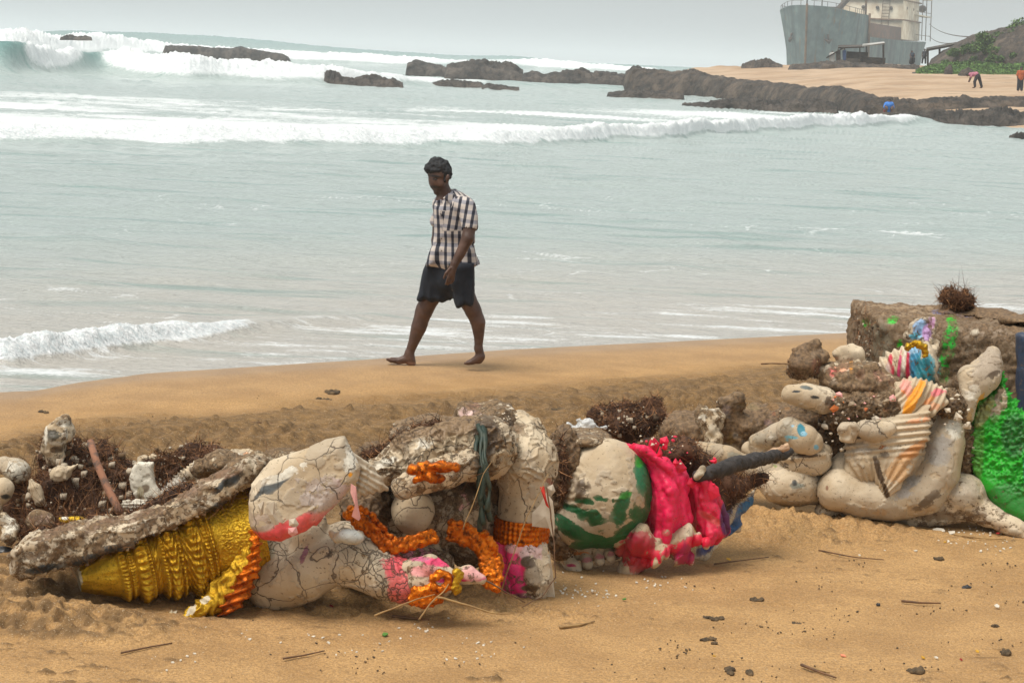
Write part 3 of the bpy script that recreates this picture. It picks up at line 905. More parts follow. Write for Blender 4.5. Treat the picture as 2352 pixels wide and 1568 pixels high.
    mesh_obj('stanchion', *merge(pr), M_rust, rt)
    mesh_obj('lifeboat', *sdf_mesh([EW(T(90, 7.0, 18.9), (1.0, 2.6, .9))], .15), M_dark, rt)
    for i, (e1, z0, lb) in enumerate([((2265, 84), 15.5, 'upper thin mooring cable running from the ship stern to the hill'),
                                  ((2225, 92), 12.6, 'lower thin mooring cable slanting from the ship stern towards the hut')]):
        A, B = T(98, 7.4, z0), W(e1[0], e1[1], 238)
        t_ = np.linspace(0, 1, 14)[:, None]
        p = A + (B - A) * t_; p[:, 2] -= 1.0 * (t_ * (1 - t_) * 4)[:, 0]
        o = mesh_obj('mooring_cable', *tube(p, .07, 4), M_dark)
        tag(o, lb, 'cable')
make_ship()

# ---- huts on the crest
M_wood = simple('weathered_wood', (.10, .08, .06), (.05, .045, .04), 3, .9)
M_tarp = simple('pale_tarpaulin', (.55, .55, .52), (.35, .33, .3), 1.0, .8)
M_blue = simple('blue_tarpaulin', (.05, .12, .30), (.04, .07, .16), 1.0, .8)
def bar(p, q, r, seg=6): return tube([np.asarray(p), np.asarray(q)], r, seg)
def make_hut():
    Y = 240
    w = lambda px, py, dy=0: W(px, py, Y + dy)
    b = w(1960, 150)
    rt = thing('beach_hut', (b[0], b[1], b[2]), 'dark makeshift beach hut with a pale slanting tarpaulin roof below the ship', 'hut')
    for px, tp, dy in ((1912, 118, 0), (1940, 110, 0), (1975, 108, 0), (2030, 100, 0), (1925, 112, 3), (1990, 106, 3), (2028, 99, 3)):
        mesh_obj('post', *bar(w(px, 152, dy), w(px, tp, dy), .07), M_wood, rt)
    def sheet(pts, nm, m, th=.06):
        V = np.array([w(*p) for p in pts]); V2 = V - [0, 0, th]
        return mesh_obj(nm, np.concatenate([V, V2]), np.array([[0, 1, 2, 3], [4, 5, 6, 7], [0, 1, 5, 4], [1, 2, 6, 5], [2, 3, 7, 6], [3, 0, 4, 7]]), m, rt, smooth=False)
    sheet([(1925, 109, -.6), (1985, 107, -.6), (1985, 103, 3.6), (1925, 104, 3.6)], 'roof', M_wood, .15)
    sheet([(1980, 106, -.7), (2033, 99, -.7), (2030, 96, 3.6), (1982, 101, 3.6)], 'tarpaulin', M_tarp, .12)
    sheet([(1898, 132, -.5), (1938, 108, -.5), (1940, 108, 3.6), (1902, 128, 3.6)], 'thatch', M_rockb, .15)
    for p, q, m, nm in (((1905, 122), (1918, 148), M_tarp, 'hanging_cloth'), ((1920, 118), (1931, 148), M_rockb, 'hanging_cloth'), ((1935, 116), (1944, 140), M_blue, 'hanging_cloth')):
        V, Q = sdf_mesh([PL([(p[0], p[1]), (q[0], p[1] - 2), (q[0] + 1, q[1]), (p[0] + 1, q[1])], Y - .2, .1, .05)], .09, .02)
        mesh_obj(nm, V + .08 * vn(V, .5, 3)[:, None] * [0, 1, 0], Q, m, rt)
    mesh_obj('wall', *box((w(1968, 138, 2.5)), (2.4, .12, 1.8)), M_wood, rt, smooth=False)
    mesh_obj('counter', *box(w(2005, 140, 1), (2.6, 1.2, .75)), M_wood, rt, smooth=False)
    mesh_obj('counter', *box(w(1958, 143, .2), (1.6, 1.0, .8)), M_wood, rt, smooth=False)
    rt2 = thing('lean_to', W(2160, 150, 236), 'slanting dark lean-to roof on posts between the ship stern and the hill', 'shelter')
    for px, tp in ((2131, 113), (2158, 106), (2190, 104)):
        mesh_obj('post', *bar(W(px, 152, 236), W(px, tp, 236), .12), M_wood, rt2)
    V = np.array([W(2127, 114, 235), W(2203, 100, 235), W(2196, 97, 239), (W(2128, 110, 239))]); V2 = V - [0, 0, .22]
    mesh_obj('roof', np.concatenate([V, V2]), np.array([[0, 1, 2, 3], [4, 5, 6, 7], [0, 1, 5, 4], [1, 2, 6, 5], [2, 3, 7, 6], [3, 0, 4, 7]]), M_wood, rt2, smooth=False)
make_hut()

# ---- far people
M_skin = simple('skin', (.13, .068, .042), (.09, .045, .028), 12, .55)
M_hair = simple('black_hair', (.012, .013, .015), (.02, .02, .022), 60, .8)
def cloth(n, c): return simple(n, c, tuple(x * .6 for x in c), 9, .9, .2)
def figure(label, Yd, foot, sk, clothes, cat='person'):
    b = W(foot[0], foot[1], Yd)
    rt = thing('person', b, label, cat)
    vx = .022
    V, Q = sdf_mesh([CW(*[(b[0] + p[0], b[1] + p[1], b[2] + p[2], p[3]) for p in ch]) for ch in sk], vx, .05)
    mesh_obj('body', V, Q, M_skin, rt)
    for nm, m, chs in clothes:
        V, Q = sdf_mesh([CW(*[(b[0] + p[0], b[1] + p[1], b[2] + p[2], p[3]) for p in ch]) for ch in chs], vx, .05)
        mesh_obj(nm, V, Q, m, rt)
figure('crouching person in a bright blue shirt among the dark rocks', 124, (2040, 264),
    [[(0, 0, .78, .10)], [(0, 0, .68, .06), (-.02, .1, .5, .14), (0, .15, .28, .15)], [(-.12, .1, .28, .09), (-.15, -.25, .42, .07), (-.14, -.1, .08, .05), (-.14, -.2, .03, .04)], [(.12, .1, .28, .09), (.15, -.25, .42, .07), (.14, -.1, .08, .05), (.14, -.2, .03, .04)],
     [(-.2, .05, .6, .05), (-.24, -.2, .45, .04), (-.1, -.35, .35, .035)], [(.2, .05, .6, .05), (.24, -.2, .45, .04), (.1, -.35, .35, .035)]],
    [('shirt', cloth('blue_shirt', (.07, .25, .72)), [[(-.14, 0, .62, .12), (.16, 0, .62, .13)], [(0, .02, .55, .22), (0, .1, .3, .21)], [(-.2, .05, .6, .08), (-.26, -.1, .45, .07)], [(.2, .05, .6, .08), (.26, -.1, .45, .07)]]),
     ('hair', M_hair, [[(0, .03, .84, .105)]]), ('shorts', cloth('red_shorts', (.25, .05, .05)), [[(-.13, .12, .22, .15), (.13, .12, .22, .15)]])])
figure('bending person in a pink top and dark trousers on the far sand', 158, (2240, 203),
    [[(-.62, 0, .92, .10)], [(-.5, 0, .95, .06), (-.1, 0, 1.0, .15), (.12, 0, .92, .15)], [(.05, -.1, .9, .10), (-.1, -.1, .48, .075), (-.05, -.1, .08, .05), (-.2, -.1, .03, .04)], [(.2, .1, .9, .10), (.36, .1, .48, .075), (.5, .1, .08, .05), (.36, .1, .03, .04)],
     [(-.35, -.15, .95, .05), (-.42, -.18, .65, .045), (-.5, -.15, .45, .04)], [(-.35, .15, .95, .05), (-.42, .18, .65, .045), (-.5, .15, .45, .04)]],
    [('blouse', cloth('pink_top', (.55, .20, .28)), [[(-.42, 0, .98, .15), (0, 0, 1.02, .19)], [(-.35, -.15, .95, .08), (-.4, -.17, .8, .07)]]),
     ('trousers', cloth('dark_trousers', (.04, .035, .045)), [[(.08, 0, .95, .19)], [(.05, -.1, .9, .14), (-.1, -.1, .48, .11), (-.05, -.1, .15, .09)], [(.2, .1, .9, .14), (.36, .1, .48, .11), (.48, .1, .15, .09)]]),
     ('hair', M_hair, [[(-.66, 0, .97, .10)]])])
figure('standing person in an orange shirt and dark trousers on the far sand', 150, (2342, 210),
    [[(0, 0, 1.56, .10), (0, -.02, 1.46, .08)], [(0, 0, 1.42, .055), (0, 0, 1.2, .15), (0, 0, .95, .14)], [(-.09, 0, .9, .1), (-.11, 0, .5, .07), (-.12, 0, .08, .05), (-.12, -.14, .03, .04)], [(.09, 0, .9, .1), (.11, 0, .5, .07), (.12, 0, .08, .05), (.12, -.14, .03, .04)],
     [(-.19, 0, 1.36, .055), (-.25, 0, 1.1, .045), (-.22, -.08, .85, .04)], [(.19, 0, 1.36, .055), (.25, 0, 1.1, .045), (.22, -.08, .85, .04)]],
    [('shirt', cloth('orange_shirt', (.52, .13, .045)), [[(-.14, 0, 1.33, .12), (.14, 0, 1.33, .12)], [(0, 0, 1.25, .2), (0, 0, .92, .2)], [(-.2, 0, 1.36, .08), (-.25, 0, 1.12, .08)], [(.2, 0, 1.36, .08), (.25, 0, 1.12, .08)]]),
     ('trousers', cloth('navy_trousers', (.03, .035, .05)), [[(-.08, 0, .88, .14), (-.11, 0, .5, .11), (-.12, 0, .12, .10)], [(.08, 0, .88, .14), (.11, 0, .5, .11), (.12, 0, .12, .10)]]),
     ('hair', M_hair, [[(0, .03, 1.62, .105)]])])
sit = [[(-.05, 0, 1.3, .11)], [(0, 0, 1.18, .06), (0, 0, .95, .17), (0, .05, .6, .18)], [(-.1, 0, .6, .1), (-.15, -.4, .62, .08), (-.15, -.42, .12, .06)], [(.1, 0, .6, .1), (.15, -.4, .62, .08), (.15, -.42, .12, .06)], [(.2, 0, 1.1, .06), (.26, -.1, .85, .05), (.15, -.35, .7, .04)], [(-.2, 0, 1.1, .06), (-.26, -.1, .85, .05), (-.15, -.35, .7, .04)]]
figure('dark figure sitting on the crest in front of the ship hull', 238, (2094, 147), sit,
    [('shirt', cloth('navy_shirt', (.03, .05, .08)), [[(-.1, 0, 1.08, .15), (.1, 0, 1.08, .15)], [(0, 0, 1, .22), (0, .04, .6, .24)]]), ('trousers', cloth('black_trousers', (.02, .02, .025)), [[(-.1, 0, .58, .14), (-.16, -.4, .6, .11), (-.16, -.42, .2, .1)], [(.1, 0, .58, .14), (.16, -.4, .6, .11), (.16, -.42, .2, .1)], [(0, .1, .2, .3), (0, .1, .5, .25)]]), ('hair', M_hair, [[(-.05, .03, 1.37, .11)]])])
figure('dark figure standing by the ship stern next to the lean-to', 238, (2122, 147),
    [[(0, 0, 1.50, .10)], [(0, 0, 1.38, .06), (0, 0, 1.15, .15), (0, 0, .9, .14)], [(-.1, 0, .9, .1), (-.16, 0, .5, .07), (-.2, 0, .05, .05)], [(.1, 0, .9, .1), (.14, 0, .5, .07), (.16, 0, .05, .05)], [(-.2, 0, 1.3, .055), (-.27, 0, 1.05, .045), (-.24, 0, .8, .04)], [(.2, 0, 1.3, .055), (.27, 0, 1.05, .045), (.2, 0, .8, .04)]],
    [('shirt', cloth('grey_shirt', (.06, .07, .085)), [[(-.14, 0, 1.28, .12), (.14, 0, 1.28, .12)], [(0, 0, 1.2, .2), (0, 0, .9, .2)]]), ('trousers', cloth('grey_trousers', (.03, .03, .035)), [[(-.08, 0, .88, .14), (-.16, 0, .5, .11), (-.2, 0, .1, .10)], [(.08, 0, .88, .14), (.14, 0, .5, .11), (.16, 0, .1, .10)]]), ('hair', M_hair, [[(0, .03, 1.56, .105)]])])
# boulders and a post on the far sand below the plants
rock('brown boulder beside the pale post under the green plants', [(2195, 178, 181), (2205, 166, 182), (2222, 160, 183), (2240, 167, 183), (2250, 178, 183)], 196, 3, M_rockb, .3, 22, nu=60, sc=.6)
rock('small grey boulder in front of the green plants', [(2166, 168, 171), (2172, 155, 172), (2184, 153, 172), (2190, 168, 172)], 202, 1.6, M_rockb, .3, 23, nu=40, sc=.5)

# ================================================================== THE BROKEN STATUES
def plaster(name='painted_plaster', cream=(.46, .345, .215), light=(.66, .545, .39), pr=.45):
    t = NT(name)
    co = t.coord()
    pa = t.attr('paint'); au = t.sep(t.attr('aux').outputs['Color'])
    n1 = t.noise(3.5, co, 6, .6); n2 = t.noise(14, co, 6, .65); n3 = t.noise(60, co, 4, .6)
    c = t.mix(t.ramp(n1, .35, .65), cream, light)
    c = t.mix(t.math('MULTIPLY', t.ramp(n2, .50, .66), .42), c, (.36, .27, .185))
    pl = t.ramp(t.math('ADD', au[2], t.math('MULTIPLY', t.math('SUBTRACT', n3, .5), .5)), .42, .58)
    c = t.mix(t.math('MULTIPLY', pl, .6), c, t.mix(n2, (.34, .26, .175), (.44, .37, .28)))
    # flaking paint
    nw = t.noise(22, t.mix(.06, co, t.noise(14, co, 3, .5, col=True)), 6, .62)
    wv = t.math('ADD', t.math('MULTIPLY', t.math('SUBTRACT', n2, .5), 1.3), t.math('MULTIPLY', t.math('SUBTRACT', nw, .5), 1.5))
    pm = t.ramp(t.math('ADD', pa.outputs['Alpha'], wv), .44, .56)
    soft = t.ramp(pa.outputs['Alpha'], .15, .9, .5, 1)
    pc = t.mix(t.math('MULTIPLY', t.ramp(n3, .35, .7), .45), pa.outputs['Color'], t.mix(.5, pa.outputs['Color'], (.10, .07, .05)))
    c = t.mix(t.math('MULTIPLY', pm, soft), c, pc)
    # cracks in two sizes
    dn = t.noise(9, co, 3, .5, col=True)
    dco = t.mix(.10, co, dn)
    v1 = t.vor(6.5, dco); v2 = t.vor(19, dco)
    cz = t.math('ADD', t.noise(2.2, co, 3), t.math('MULTIPLY', t.math('SUBTRACT', au[0], .5), .9))
    k1 = t.math('MULTIPLY', t.ramp(v1, .005, .016, 1, 0), t.ramp(cz, .47, .60))
    k2 = t.math('MULTIPLY', t.ramp(v2, .012, .040, 1, 0), t.ramp(cz, .66, .76))
    k = t.math('MAXIMUM', k1, k2)
    c = t.mix(t.math('MULTIPLY', k, .75), c, (.07, .048, .032))
    # splashes of mud and sand
    mz = t.math('ADD', t.math('MULTIPLY', t.noise(24, co, 7, .72), .7), t.math('MULTIPLY', t.noise(4, co, 4), .3))
    mm = t.ramp(t.math('ADD', mz, t.math('MULTIPLY', t.math('SUBTRACT', au[1], .42), .5)), .52, .57)
    sp = t.ramp(t.noise(75, co, 2, .5), .66, .70)
    mud = t.mix(t.ramp(n3, .3, .7), (.065, .036, .016), (.24, .145, .07))
    c = t.mix(t.math('MULTIPLY', mm, .9), c, mud)
    c = t.mix(t.math('MULTIPLY', sp, .6), c, (.10, .065, .035))
    h = t.math('ADD', t.math('MULTIPLY', k, -1.0), t.math('MULTIPLY', mm, .35))
    h = t.math('ADD', h, t.math('MULTIPLY', pm, .15))
    h = t.math('ADD', h, t.math('MULTIPLY', pl, -.2))
    b = t.bump(h, .008, .8)
    b = t.bump(n3, .004, .6, b)
    b = t.bump(n2, .010, .4, b)
    rg = t.math('ADD', t.math('MULTIPLY', pm, -.25), .78)
    t.fin(c, t.math('ADD', rg, t.math('MULTIPLY', mm, .2)), b)
    return t.m
M_pl = plaster()
def goldm(name, c1, c2, dark, met=.75, sc=55, rough=.38, d=.55):
    t = NT(name)
    co = t.coord()
    n = t.noise(sc, co, 5, .7); n2 = t.noise(5, co, 4)
    c = t.mix(t.ramp(n2, .35, .65), c1, c2)
    c = t.mix(t.math('MULTIPLY', t.ramp(n, .48, .66), d), c, dark)
    pa = t.attr('paint')
    wv = t.math('MULTIPLY', t.math('SUBTRACT', t.noise(16, co, 5, .7), .5), .9)
    pm = t.ramp(t.math('ADD', pa.outputs['Alpha'], wv), .46, .52)
    c = t.mix(pm, c, pa.outputs['Color'])
    return t.fin(c, t.ramp(n, .3, .8, rough, rough + .3), t.bump(n, .006, 1.0), Metallic=t.math('MULTIPLY', t.math('SUBTRACT', 1.0, pm), met))
M_gold = goldm('gilded_paint', (.68, .42, .030), (.46, .25, .012), (.08, .04, .004), .8, 70, .28, .45)
M_orange = goldm('orange_foil', (.78, .20, .008), (.42, .085, .004), (.07, .018, .004), .78, 45, .30, .85)
MUD = (.25, .155, .075); MUDD = (.085, .050, .024); CR = (.86, .006, .085); PINK = (.95, .10, .17); PALE = (.85, .42, .40); BLK = (.022, .028, .03)
GRN = (.004, .105, .028); LGRN = (.01, .50, .008); BLU = (.004, .03, .16); LBL = (.02, .22, .36); WHT = (.74, .68, .56); GREY = (.42, .38, .34)
YEL = (.85, .33, .01); ORG = (.62, .20, .04); CRM = (.60, .51, .38)
M_coir = None
def coirm():
    t = NT('coir_fibre')
    tn = t.attr('tone').outputs['Fac']
    c = t.mix(t.ramp(tn, 0, .5), (.028, .013, .007), (.12, .050, .020))
    c = t.mix(t.ramp(tn, .5, 1), c, (.38, .18, .075))
    return t.fin(c, .9)
M_coir = coirm()
def coir(name, prims, parent=None, n=2200, ln=.09, vox=.014, seed=1, up=.35, w=.0016, bits=0, noise=.03):
    """tangle of coconut fibre: a knotted core with strands standing off it"""
    rng = np.random.default_rng(seed)
    V, Q = sdf_mesh(prims, vox, .05)
    N = vnormals(V, Q)
    V = V + N * (noise * vn(V, .09, seed) + .6 * noise * vn(V, .035, seed + 1))[:, None]
    tone0 = .25 + .22 * vn(V, .03, seed + 2)
    i = rng.integers(0, len(V), n)
    p = V[i] - N[i] * .01
    d = N[i] * rng.uniform(.15, 1, (n, 1)) + rng.normal(size=(n, 3)) * .75
    d[:, 2] += up * rng.uniform(-.6, 1, n)
    d /= np.linalg.norm(d, axis=1)[:, None]
    L = ln * rng.uniform(.25, 1.5, (n, 1)) ** 1.3
    cur = rng.normal(size=(n, 3)) * .5
    side = np.cross(d, rng.normal(size=(n, 3))); side /= np.linalg.norm(side, axis=1)[:, None]
    rows = []
    for t in (0, .33, .66, 1.0):
        c = p + d * L * t + cur * L * t * t
        ww = w * (1.25 - t) * rng.uniform(.8, 1.2, (n, 1))
        rows += [c - side * ww, c + side * ww]
    R_ = np.stack(rows, 1)                       # n,8,3
    q0 = np.array([[0, 1, 3, 2], [2, 3, 5, 4], [4, 5, 7, 6]])
    Fq = (np.arange(n)[:, None, None] * 8 + q0[None]).reshape(-1, 4)
    Vv, Qq = merge([(V, Q), (R_.reshape(-1, 3), Fq)])
    tone = np.concatenate([tone0, np.repeat(rng.uniform(.15, 1.0, n) ** 1.4, 8)])
    return mesh_obj(name, Vv, Qq, M_coir, parent, attrs={'tone': tone})

# ---------------------------------------------------------------- front statue, lying on its side
def yc(px): return 9.2 + .00085 * (px - 300)
root = thing('broken_statue', (W(800, 1350, 9.6)[0], 9.6, gz(-.6, 9.6)), 'broken elephant-headed idol lying on its side with gold crown, pale arm and crimson cloth', 'statue')
def SC(name, prims, **kw):
    kw.setdefault('parent', root); kw.setdefault('mat', M_pl)
    m = kw.pop('mat'); p = kw.pop('parent')
    return sculpt(name, prims, m, p, **kw)

def lathe(name, A, B, prof, fn, mat, parent, nt=260, na=420):
    """turned part from A to B (world); prof(t)->radius m; fn(t,angle)->relief m"""
    A, B = np.array(A), np.array(B)
    ax = (B - A) / np.linalg.norm(B - A)
    e1 = np.cross(ax, [0, 1.0, 0]); e1 /= np.linalg.norm(e1); e2 = np.cross(ax, e1)
    t = np.linspace(0, 1, nt); th = np.arange(na) / na * 2 * np.pi
    T, TH = np.meshgrid(t, th, indexing='ij')
    r = prof(T) + fn(T, TH)
    c = A + (B - A) * T[..., None]
    V = c + r[..., None] * (np.cos(TH)[..., None] * e1 + np.sin(TH)[..., None] * e2)
    V = np.concatenate([np.broadcast_to(A + ax * .012, (1, na, 3)), V, np.broadcast_to(B, (1, na, 3))]).reshape(-1, 3)
    return mesh_obj(name, V, grid_faces(nt + 2, na, True), mat, parent, attrs={'paint': paint_attr(V, [(170, 1330, 22, 45, (.5, .42, .28), .8)])})
kp = 9.2 / F
A_, B_ = W(180, 1330, 9.02), W(585, 1222, 9.3)
pts_r = [(0, 30), (.03, 36), (.20, 66), (.215, 74), (.25, 76), (.28, 70), (.31, 84), (.36, 88), (.42, 80), (.44, 92), (.50, 100), (.55, 97), (.58, 92), (.60, 104), (.66, 110), (.72, 112), (.74, 106), (.80, 112), (.9, 122), (1, 128)]
def crelief(t, a):
    z = 0 * t
    for c, w_, nb, h in ((.235, .012, 70, 3.5), (.275, .010, 90, 2.8), (.33, .022, 46, 6), (.375, .010, 90, 3), (.45, .008, 100, 3.2), (.49, .020, 52, 6), (.54, .010, 90, 3.5), (.62, .024, 56, 6), (.685, .010, 110, 3.5), (.715, .008, 110, 2.5)):
        b = np.exp(-((t - c) / w_) ** 2)
        z = z + 1.7 * h * b * (.25 + .75 * np.cos(a * int(nb * .36)) ** 2)
        z = z - 5.0 * np.exp(-((t - c - w_ * 1.9) / (.45 * .012)) ** 2)
    P = np.stack([t * 36, np.cos(a) * 12, np.sin(a) * 12], -1)
    z = z + ss(.74, .78, t) * (1.8 * vn(P, .38, 3) + 1.2 * vn(P, .2, 4))
    z = z + 1.6 * vn(P, 2.5, 5)
    sw = np.exp(-((t - .56) / .16) ** 2) * 2.2 * np.sin(a * 22 + 6 * np.sin(t * 60))
    return (z + sw) * kp
lathe('crown', A_, B_, lambda t: ip(t, pts_r) * kp, crelief, M_gold, root, 420, 520)
def rimfn(V, N, P):
    return .012 * np.abs(np.sin(P[:, 0] * .16 + 2 * vn(V, .06, 3))) + .010 * vn(V, .028, 8)
SC('crown_rim', [C((392, 1415, 9.02, 20), (412, 1435, 8.98, 22), (470, 1398, 9.0, 30), (530, 1362, 9.03, 34), k=.02), C((500, 1350, 9.06, 30), (545, 1330, 9.05, 36), (575, 1278, 9.06, 32), k=.02)], mat=M_gold, peel=0, fn=rimfn, vox=.006,
   paint=[(400, 1425, 20, 36, (.62, .53, .38), .75), (470, 1378, 16, 10, (.62, .53, .38), .7, -30), (440, 1400, 10, 22, (.62, .53, .38), .6, 40)])
SC('crown_border', [C((520, 1385, 9.0, 22), (556, 1352, 9.0, 26), (580, 1300, 9.0, 22), (590, 1250, 9.0, 16), (585, 1215, 9.05, 12), k=.02), C((508, 1412, 8.98, 10), (545, 1388, 8.98, 12))], mat=M_orange,
   fn=lambda V, N, P: .016 * np.abs(np.sin(P[:, 1] * .17 + P[:, 0] * .06)) + .008 * vn(V, .025, 8), vox=.006)
# ragged edge of the plate behind the head
bp = [(36, 1262), (60, 1240), (150, 1220), (285, 1204), (375, 1176), (469, 1124), (520, 1098), (560, 1074), (595, 1085), (600, 1100), (560, 1128), (520, 1150), (480, 1178), (375, 1226), (281, 1260), (187, 1292), (120, 1305), (56, 1316), (40, 1292)]
def bpf(V, N, P):
    return .022 * fbm(V, .14, 3, 4, .6) + .004 * vn(V, .022, 4) - .010 * (voro(V, .13, 5) < .07) + .010 * ss(.1, .5, vn(V, .07, 12))
SC('back_plate', [PL(bp, 9.12, .15, .02, sx=.25, sz=0)], fn=bpf, vox=.008, dirt=.50, crk=.5, noise=(),
   paint=[(x, y, rx, ry, BLK, 1.0, r) for x, y, rx, ry, r in ((100, 1306, 46, 11, -8), (200, 1286, 54, 13, -14), (262, 1262, 44, 13, -14), (345, 1238, 55, 11, -17), (430, 1208, 50, 12, -25), (492, 1168, 34, 12, -35), (530, 1100, 32, 15, -30), (500, 1125, 30, 8, -40))]
   + [(x, y - 4, 62, 15, (.20, .105, .05), .75, -18) for x, y in ((130, 1222), (240, 1205), (340, 1185), (430, 1135), (505, 1092))] + [(470, 1150, 30, 18, CRM, .8, -20), (330, 1205, 40, 12, CRM, .7, -15), (70, 1280, 26, 22, CRM, .8)])
SC('plate_end', [E(560, 1075, 9.35, 42, 30, 60, .3), E(510, 1062, 9.5, 45, 26, 60), E(600, 1062, 9.5, 30, 24, 40), E(590, 1120, 9.3, 26, 34, 40), E(470, 1075, 9.6, 30, 22, 40), E(640, 1050, 9.65, 40, 20, 50)], fn=lambda V, N, P: .028 * fbm(V, .09, 5, 4, .7), vox=.008, dirt=.66, crk=.8, noise=(), paint=[(570, 1150, 30, 50, MUDD, .8), (610, 1040, 34, 14, MUD, .8)])
coir('plate_fibre', [C((80, 1228, 9.2, 8), (200, 1200, 9.2, 10), (330, 1172, 9.22, 9), (440, 1120, 9.24, 9))], root, 1500, .05, seed=41, noise=.02, up=.2)
# ear
SC('ear', [PL([(566, 1160), (572, 1118), (612, 1068), (685, 1046), (742, 1022), (785, 1016), (802, 1048), (824, 1080), (822, 1110), (790, 1145), (745, 1185), (700, 1222), (645, 1246), (600, 1240), (576, 1212)], 8.98, .075, .07, sx=-.02, sz=.25), E(690, 1140, 8.99, 95, 55, 45, .55), E(630, 1190, 8.97, 55, 45, 40)], vox=.006, noise=((.12, .006), (.03, .0015)), crk=.55, dirt=.20,
   fn=lambda V, N, P: -.012 * ((P[:, 0] * .55 + P[:, 1]) > 1560) * (vn(V, .12, 77) > .05) * (P[:, 1] < 1200),
   paint=[(625, 1236, 80, 30, (.72, .07, .07), 1.5, -12), (700, 1208, 66, 22, (.74, .10, .09), 1.4, -38), (755, 1160, 54, 15, (.76, .24, .22), 1.1, -42), (780, 1125, 34, 34, (.58, .43, .40), .62, -30), (725, 1135, 55, 42, (.50, .41, .36), .66), (640, 1104, 52, 12, (.09, .10, .10), 1.1, -42), (612, 1120, 40, 9, (.09, .10, .10), .95, -42), (600, 1195, 34, 26, (.45, .34, .26), .62), (660, 1085, 60, 12, WHT, .7, -25), (805, 1060, 18, 40, WHT, .8), (805, 1090, 8, 6, YEL, .9)])
SC('ear_fold', [PL([(786, 1018), (812, 1042), (850, 1072), (888, 1132), (830, 1140), (808, 1150), (822, 1110), (826, 1080), (800, 1046)], 9.08, .03, .025, sx=.35)], vox=.005, noise=((.05, .004),), fn=lambda V, N, P: .004 * np.sin((P[:, 1] * .8 - P[:, 0] * .5) * .55), crk=.3, dirt=.3, paint=[(840, 1090, 40, 50, CRM, .8), (798, 1062, 8, 5, (.8, .12, .05), .9), (800, 1040, 12, 8, (.8, .12, .05), .8, 30)])
# flakes of peeled paint standing off the ear
def flake(poly, Y, m, th=.004, sx=.3, parent=root, nm='flake', sz=0.):
    w = W([p[0] for p in poly], [p[1] for p in poly], Y)
    w[:, 1] += sx * (w[:, 0] - w[:, 0].mean()) + sz * (w[:, 2] - w[:, 2].mean())
    c = w.mean(0); c[1] -= .012
    n = len(w)
    V = np.concatenate([w, w + [0, th, 0], [c], [c + [0, th, 0]]])
    Fq = [(i, (i + 1) % n, 2 * n) for i in range(n)] + [(n + (i + 1) % n, n + i, 2 * n + 1) for i in range(n)] + [(i, n + i, n + (i + 1) % n, (i + 1) % n) for i in range(n)]
    return mesh_obj(nm, V, Fq, m, parent, smooth=False, attrs={'paint': np.zeros((2 * n + 2, 4)), 'aux': np.tile([.1, .2, 0, 1.], (2 * n + 2, 1))})
M_pinkf = simple('pink_flake', (.80, .40, .36), (.66, .30, .28), 20, .6)
M_palef = simple('pale_flake', (.62, .53, .41), (.50, .41, .30), 20, .7)
M_redf = simple('crimson_flake', (.86, .015, .07), (.55, .01, .04), 15, .45)
M_blkf = simple('charred', (.018, .015, .014), (.05, .04, .035), 30, .7, .6)
flake([(806, 1110), (818, 1118), (822, 1160), (828, 1190), (824, 1196), (808, 1185), (815, 1160), (805, 1130)], 8.86, M_pinkf, sx=.2)
flake([(664, 1192), (678, 1190), (686, 1204), (680, 1212), (664, 1206)], 8.84, M_palef)
flake([(662, 1212), (680, 1210), (684, 1224), (672, 1232), (662, 1224)], 8.83, M_pinkf)
flake([(612, 1160), (630, 1150), (632, 1180), (640, 1204), (632, 1206), (616, 1182)], 8.82, M_palef)
flake([(592, 1158), (606, 1150), (604, 1182), (598, 1184)], 8.83, M_palef)
# mud, straw and rubble packed in the hollows between the broken parts
def rub0(V, N, P): return .024 * fbm(V, .06, 3, 4, .75) - .012 * (voro(V, .045, 6) < .15)
for q_ in ([E(1295, 1090, 10.18, 40, 110, 60), E(1290, 1220, 10.2, 36, 60, 60)], [E(1120, 1110, 9.75, 44, 80, 50), E(1165, 1300, 9.85, 60, 70, 60)], [E(845, 1170, 9.5, 60, 50, 60), E(840, 1255, 9.4, 80, 40, 60), E(870, 1060, 9.6, 60, 40, 60)], [E(600, 1130, 9.4, 40, 60, 60)]):
    SC('mud_filling', q_, fn=rub0, noise=(), vox=.008, dirt=.85, crk=.3, seed=9, paint=[(1200, 1150, 600, 300, (.085, .05, .025), .75)])
coir('straw_filling', [C((1288, 1010, 10.1, 10), (1296, 1080, 10.06, 12), (1290, 1140, 10.06, 9)), C((840, 1040, 9.45, 8), (890, 1030, 9.45, 12), (1000, 975, 9.5, 12)), C((590, 1100, 9.2, 10), (575, 1150, 9.15, 8)), C((1100, 990, 9.6, 12), (1170, 1000, 9.6, 10))], root, 2400, .035, seed=44, noise=.02)
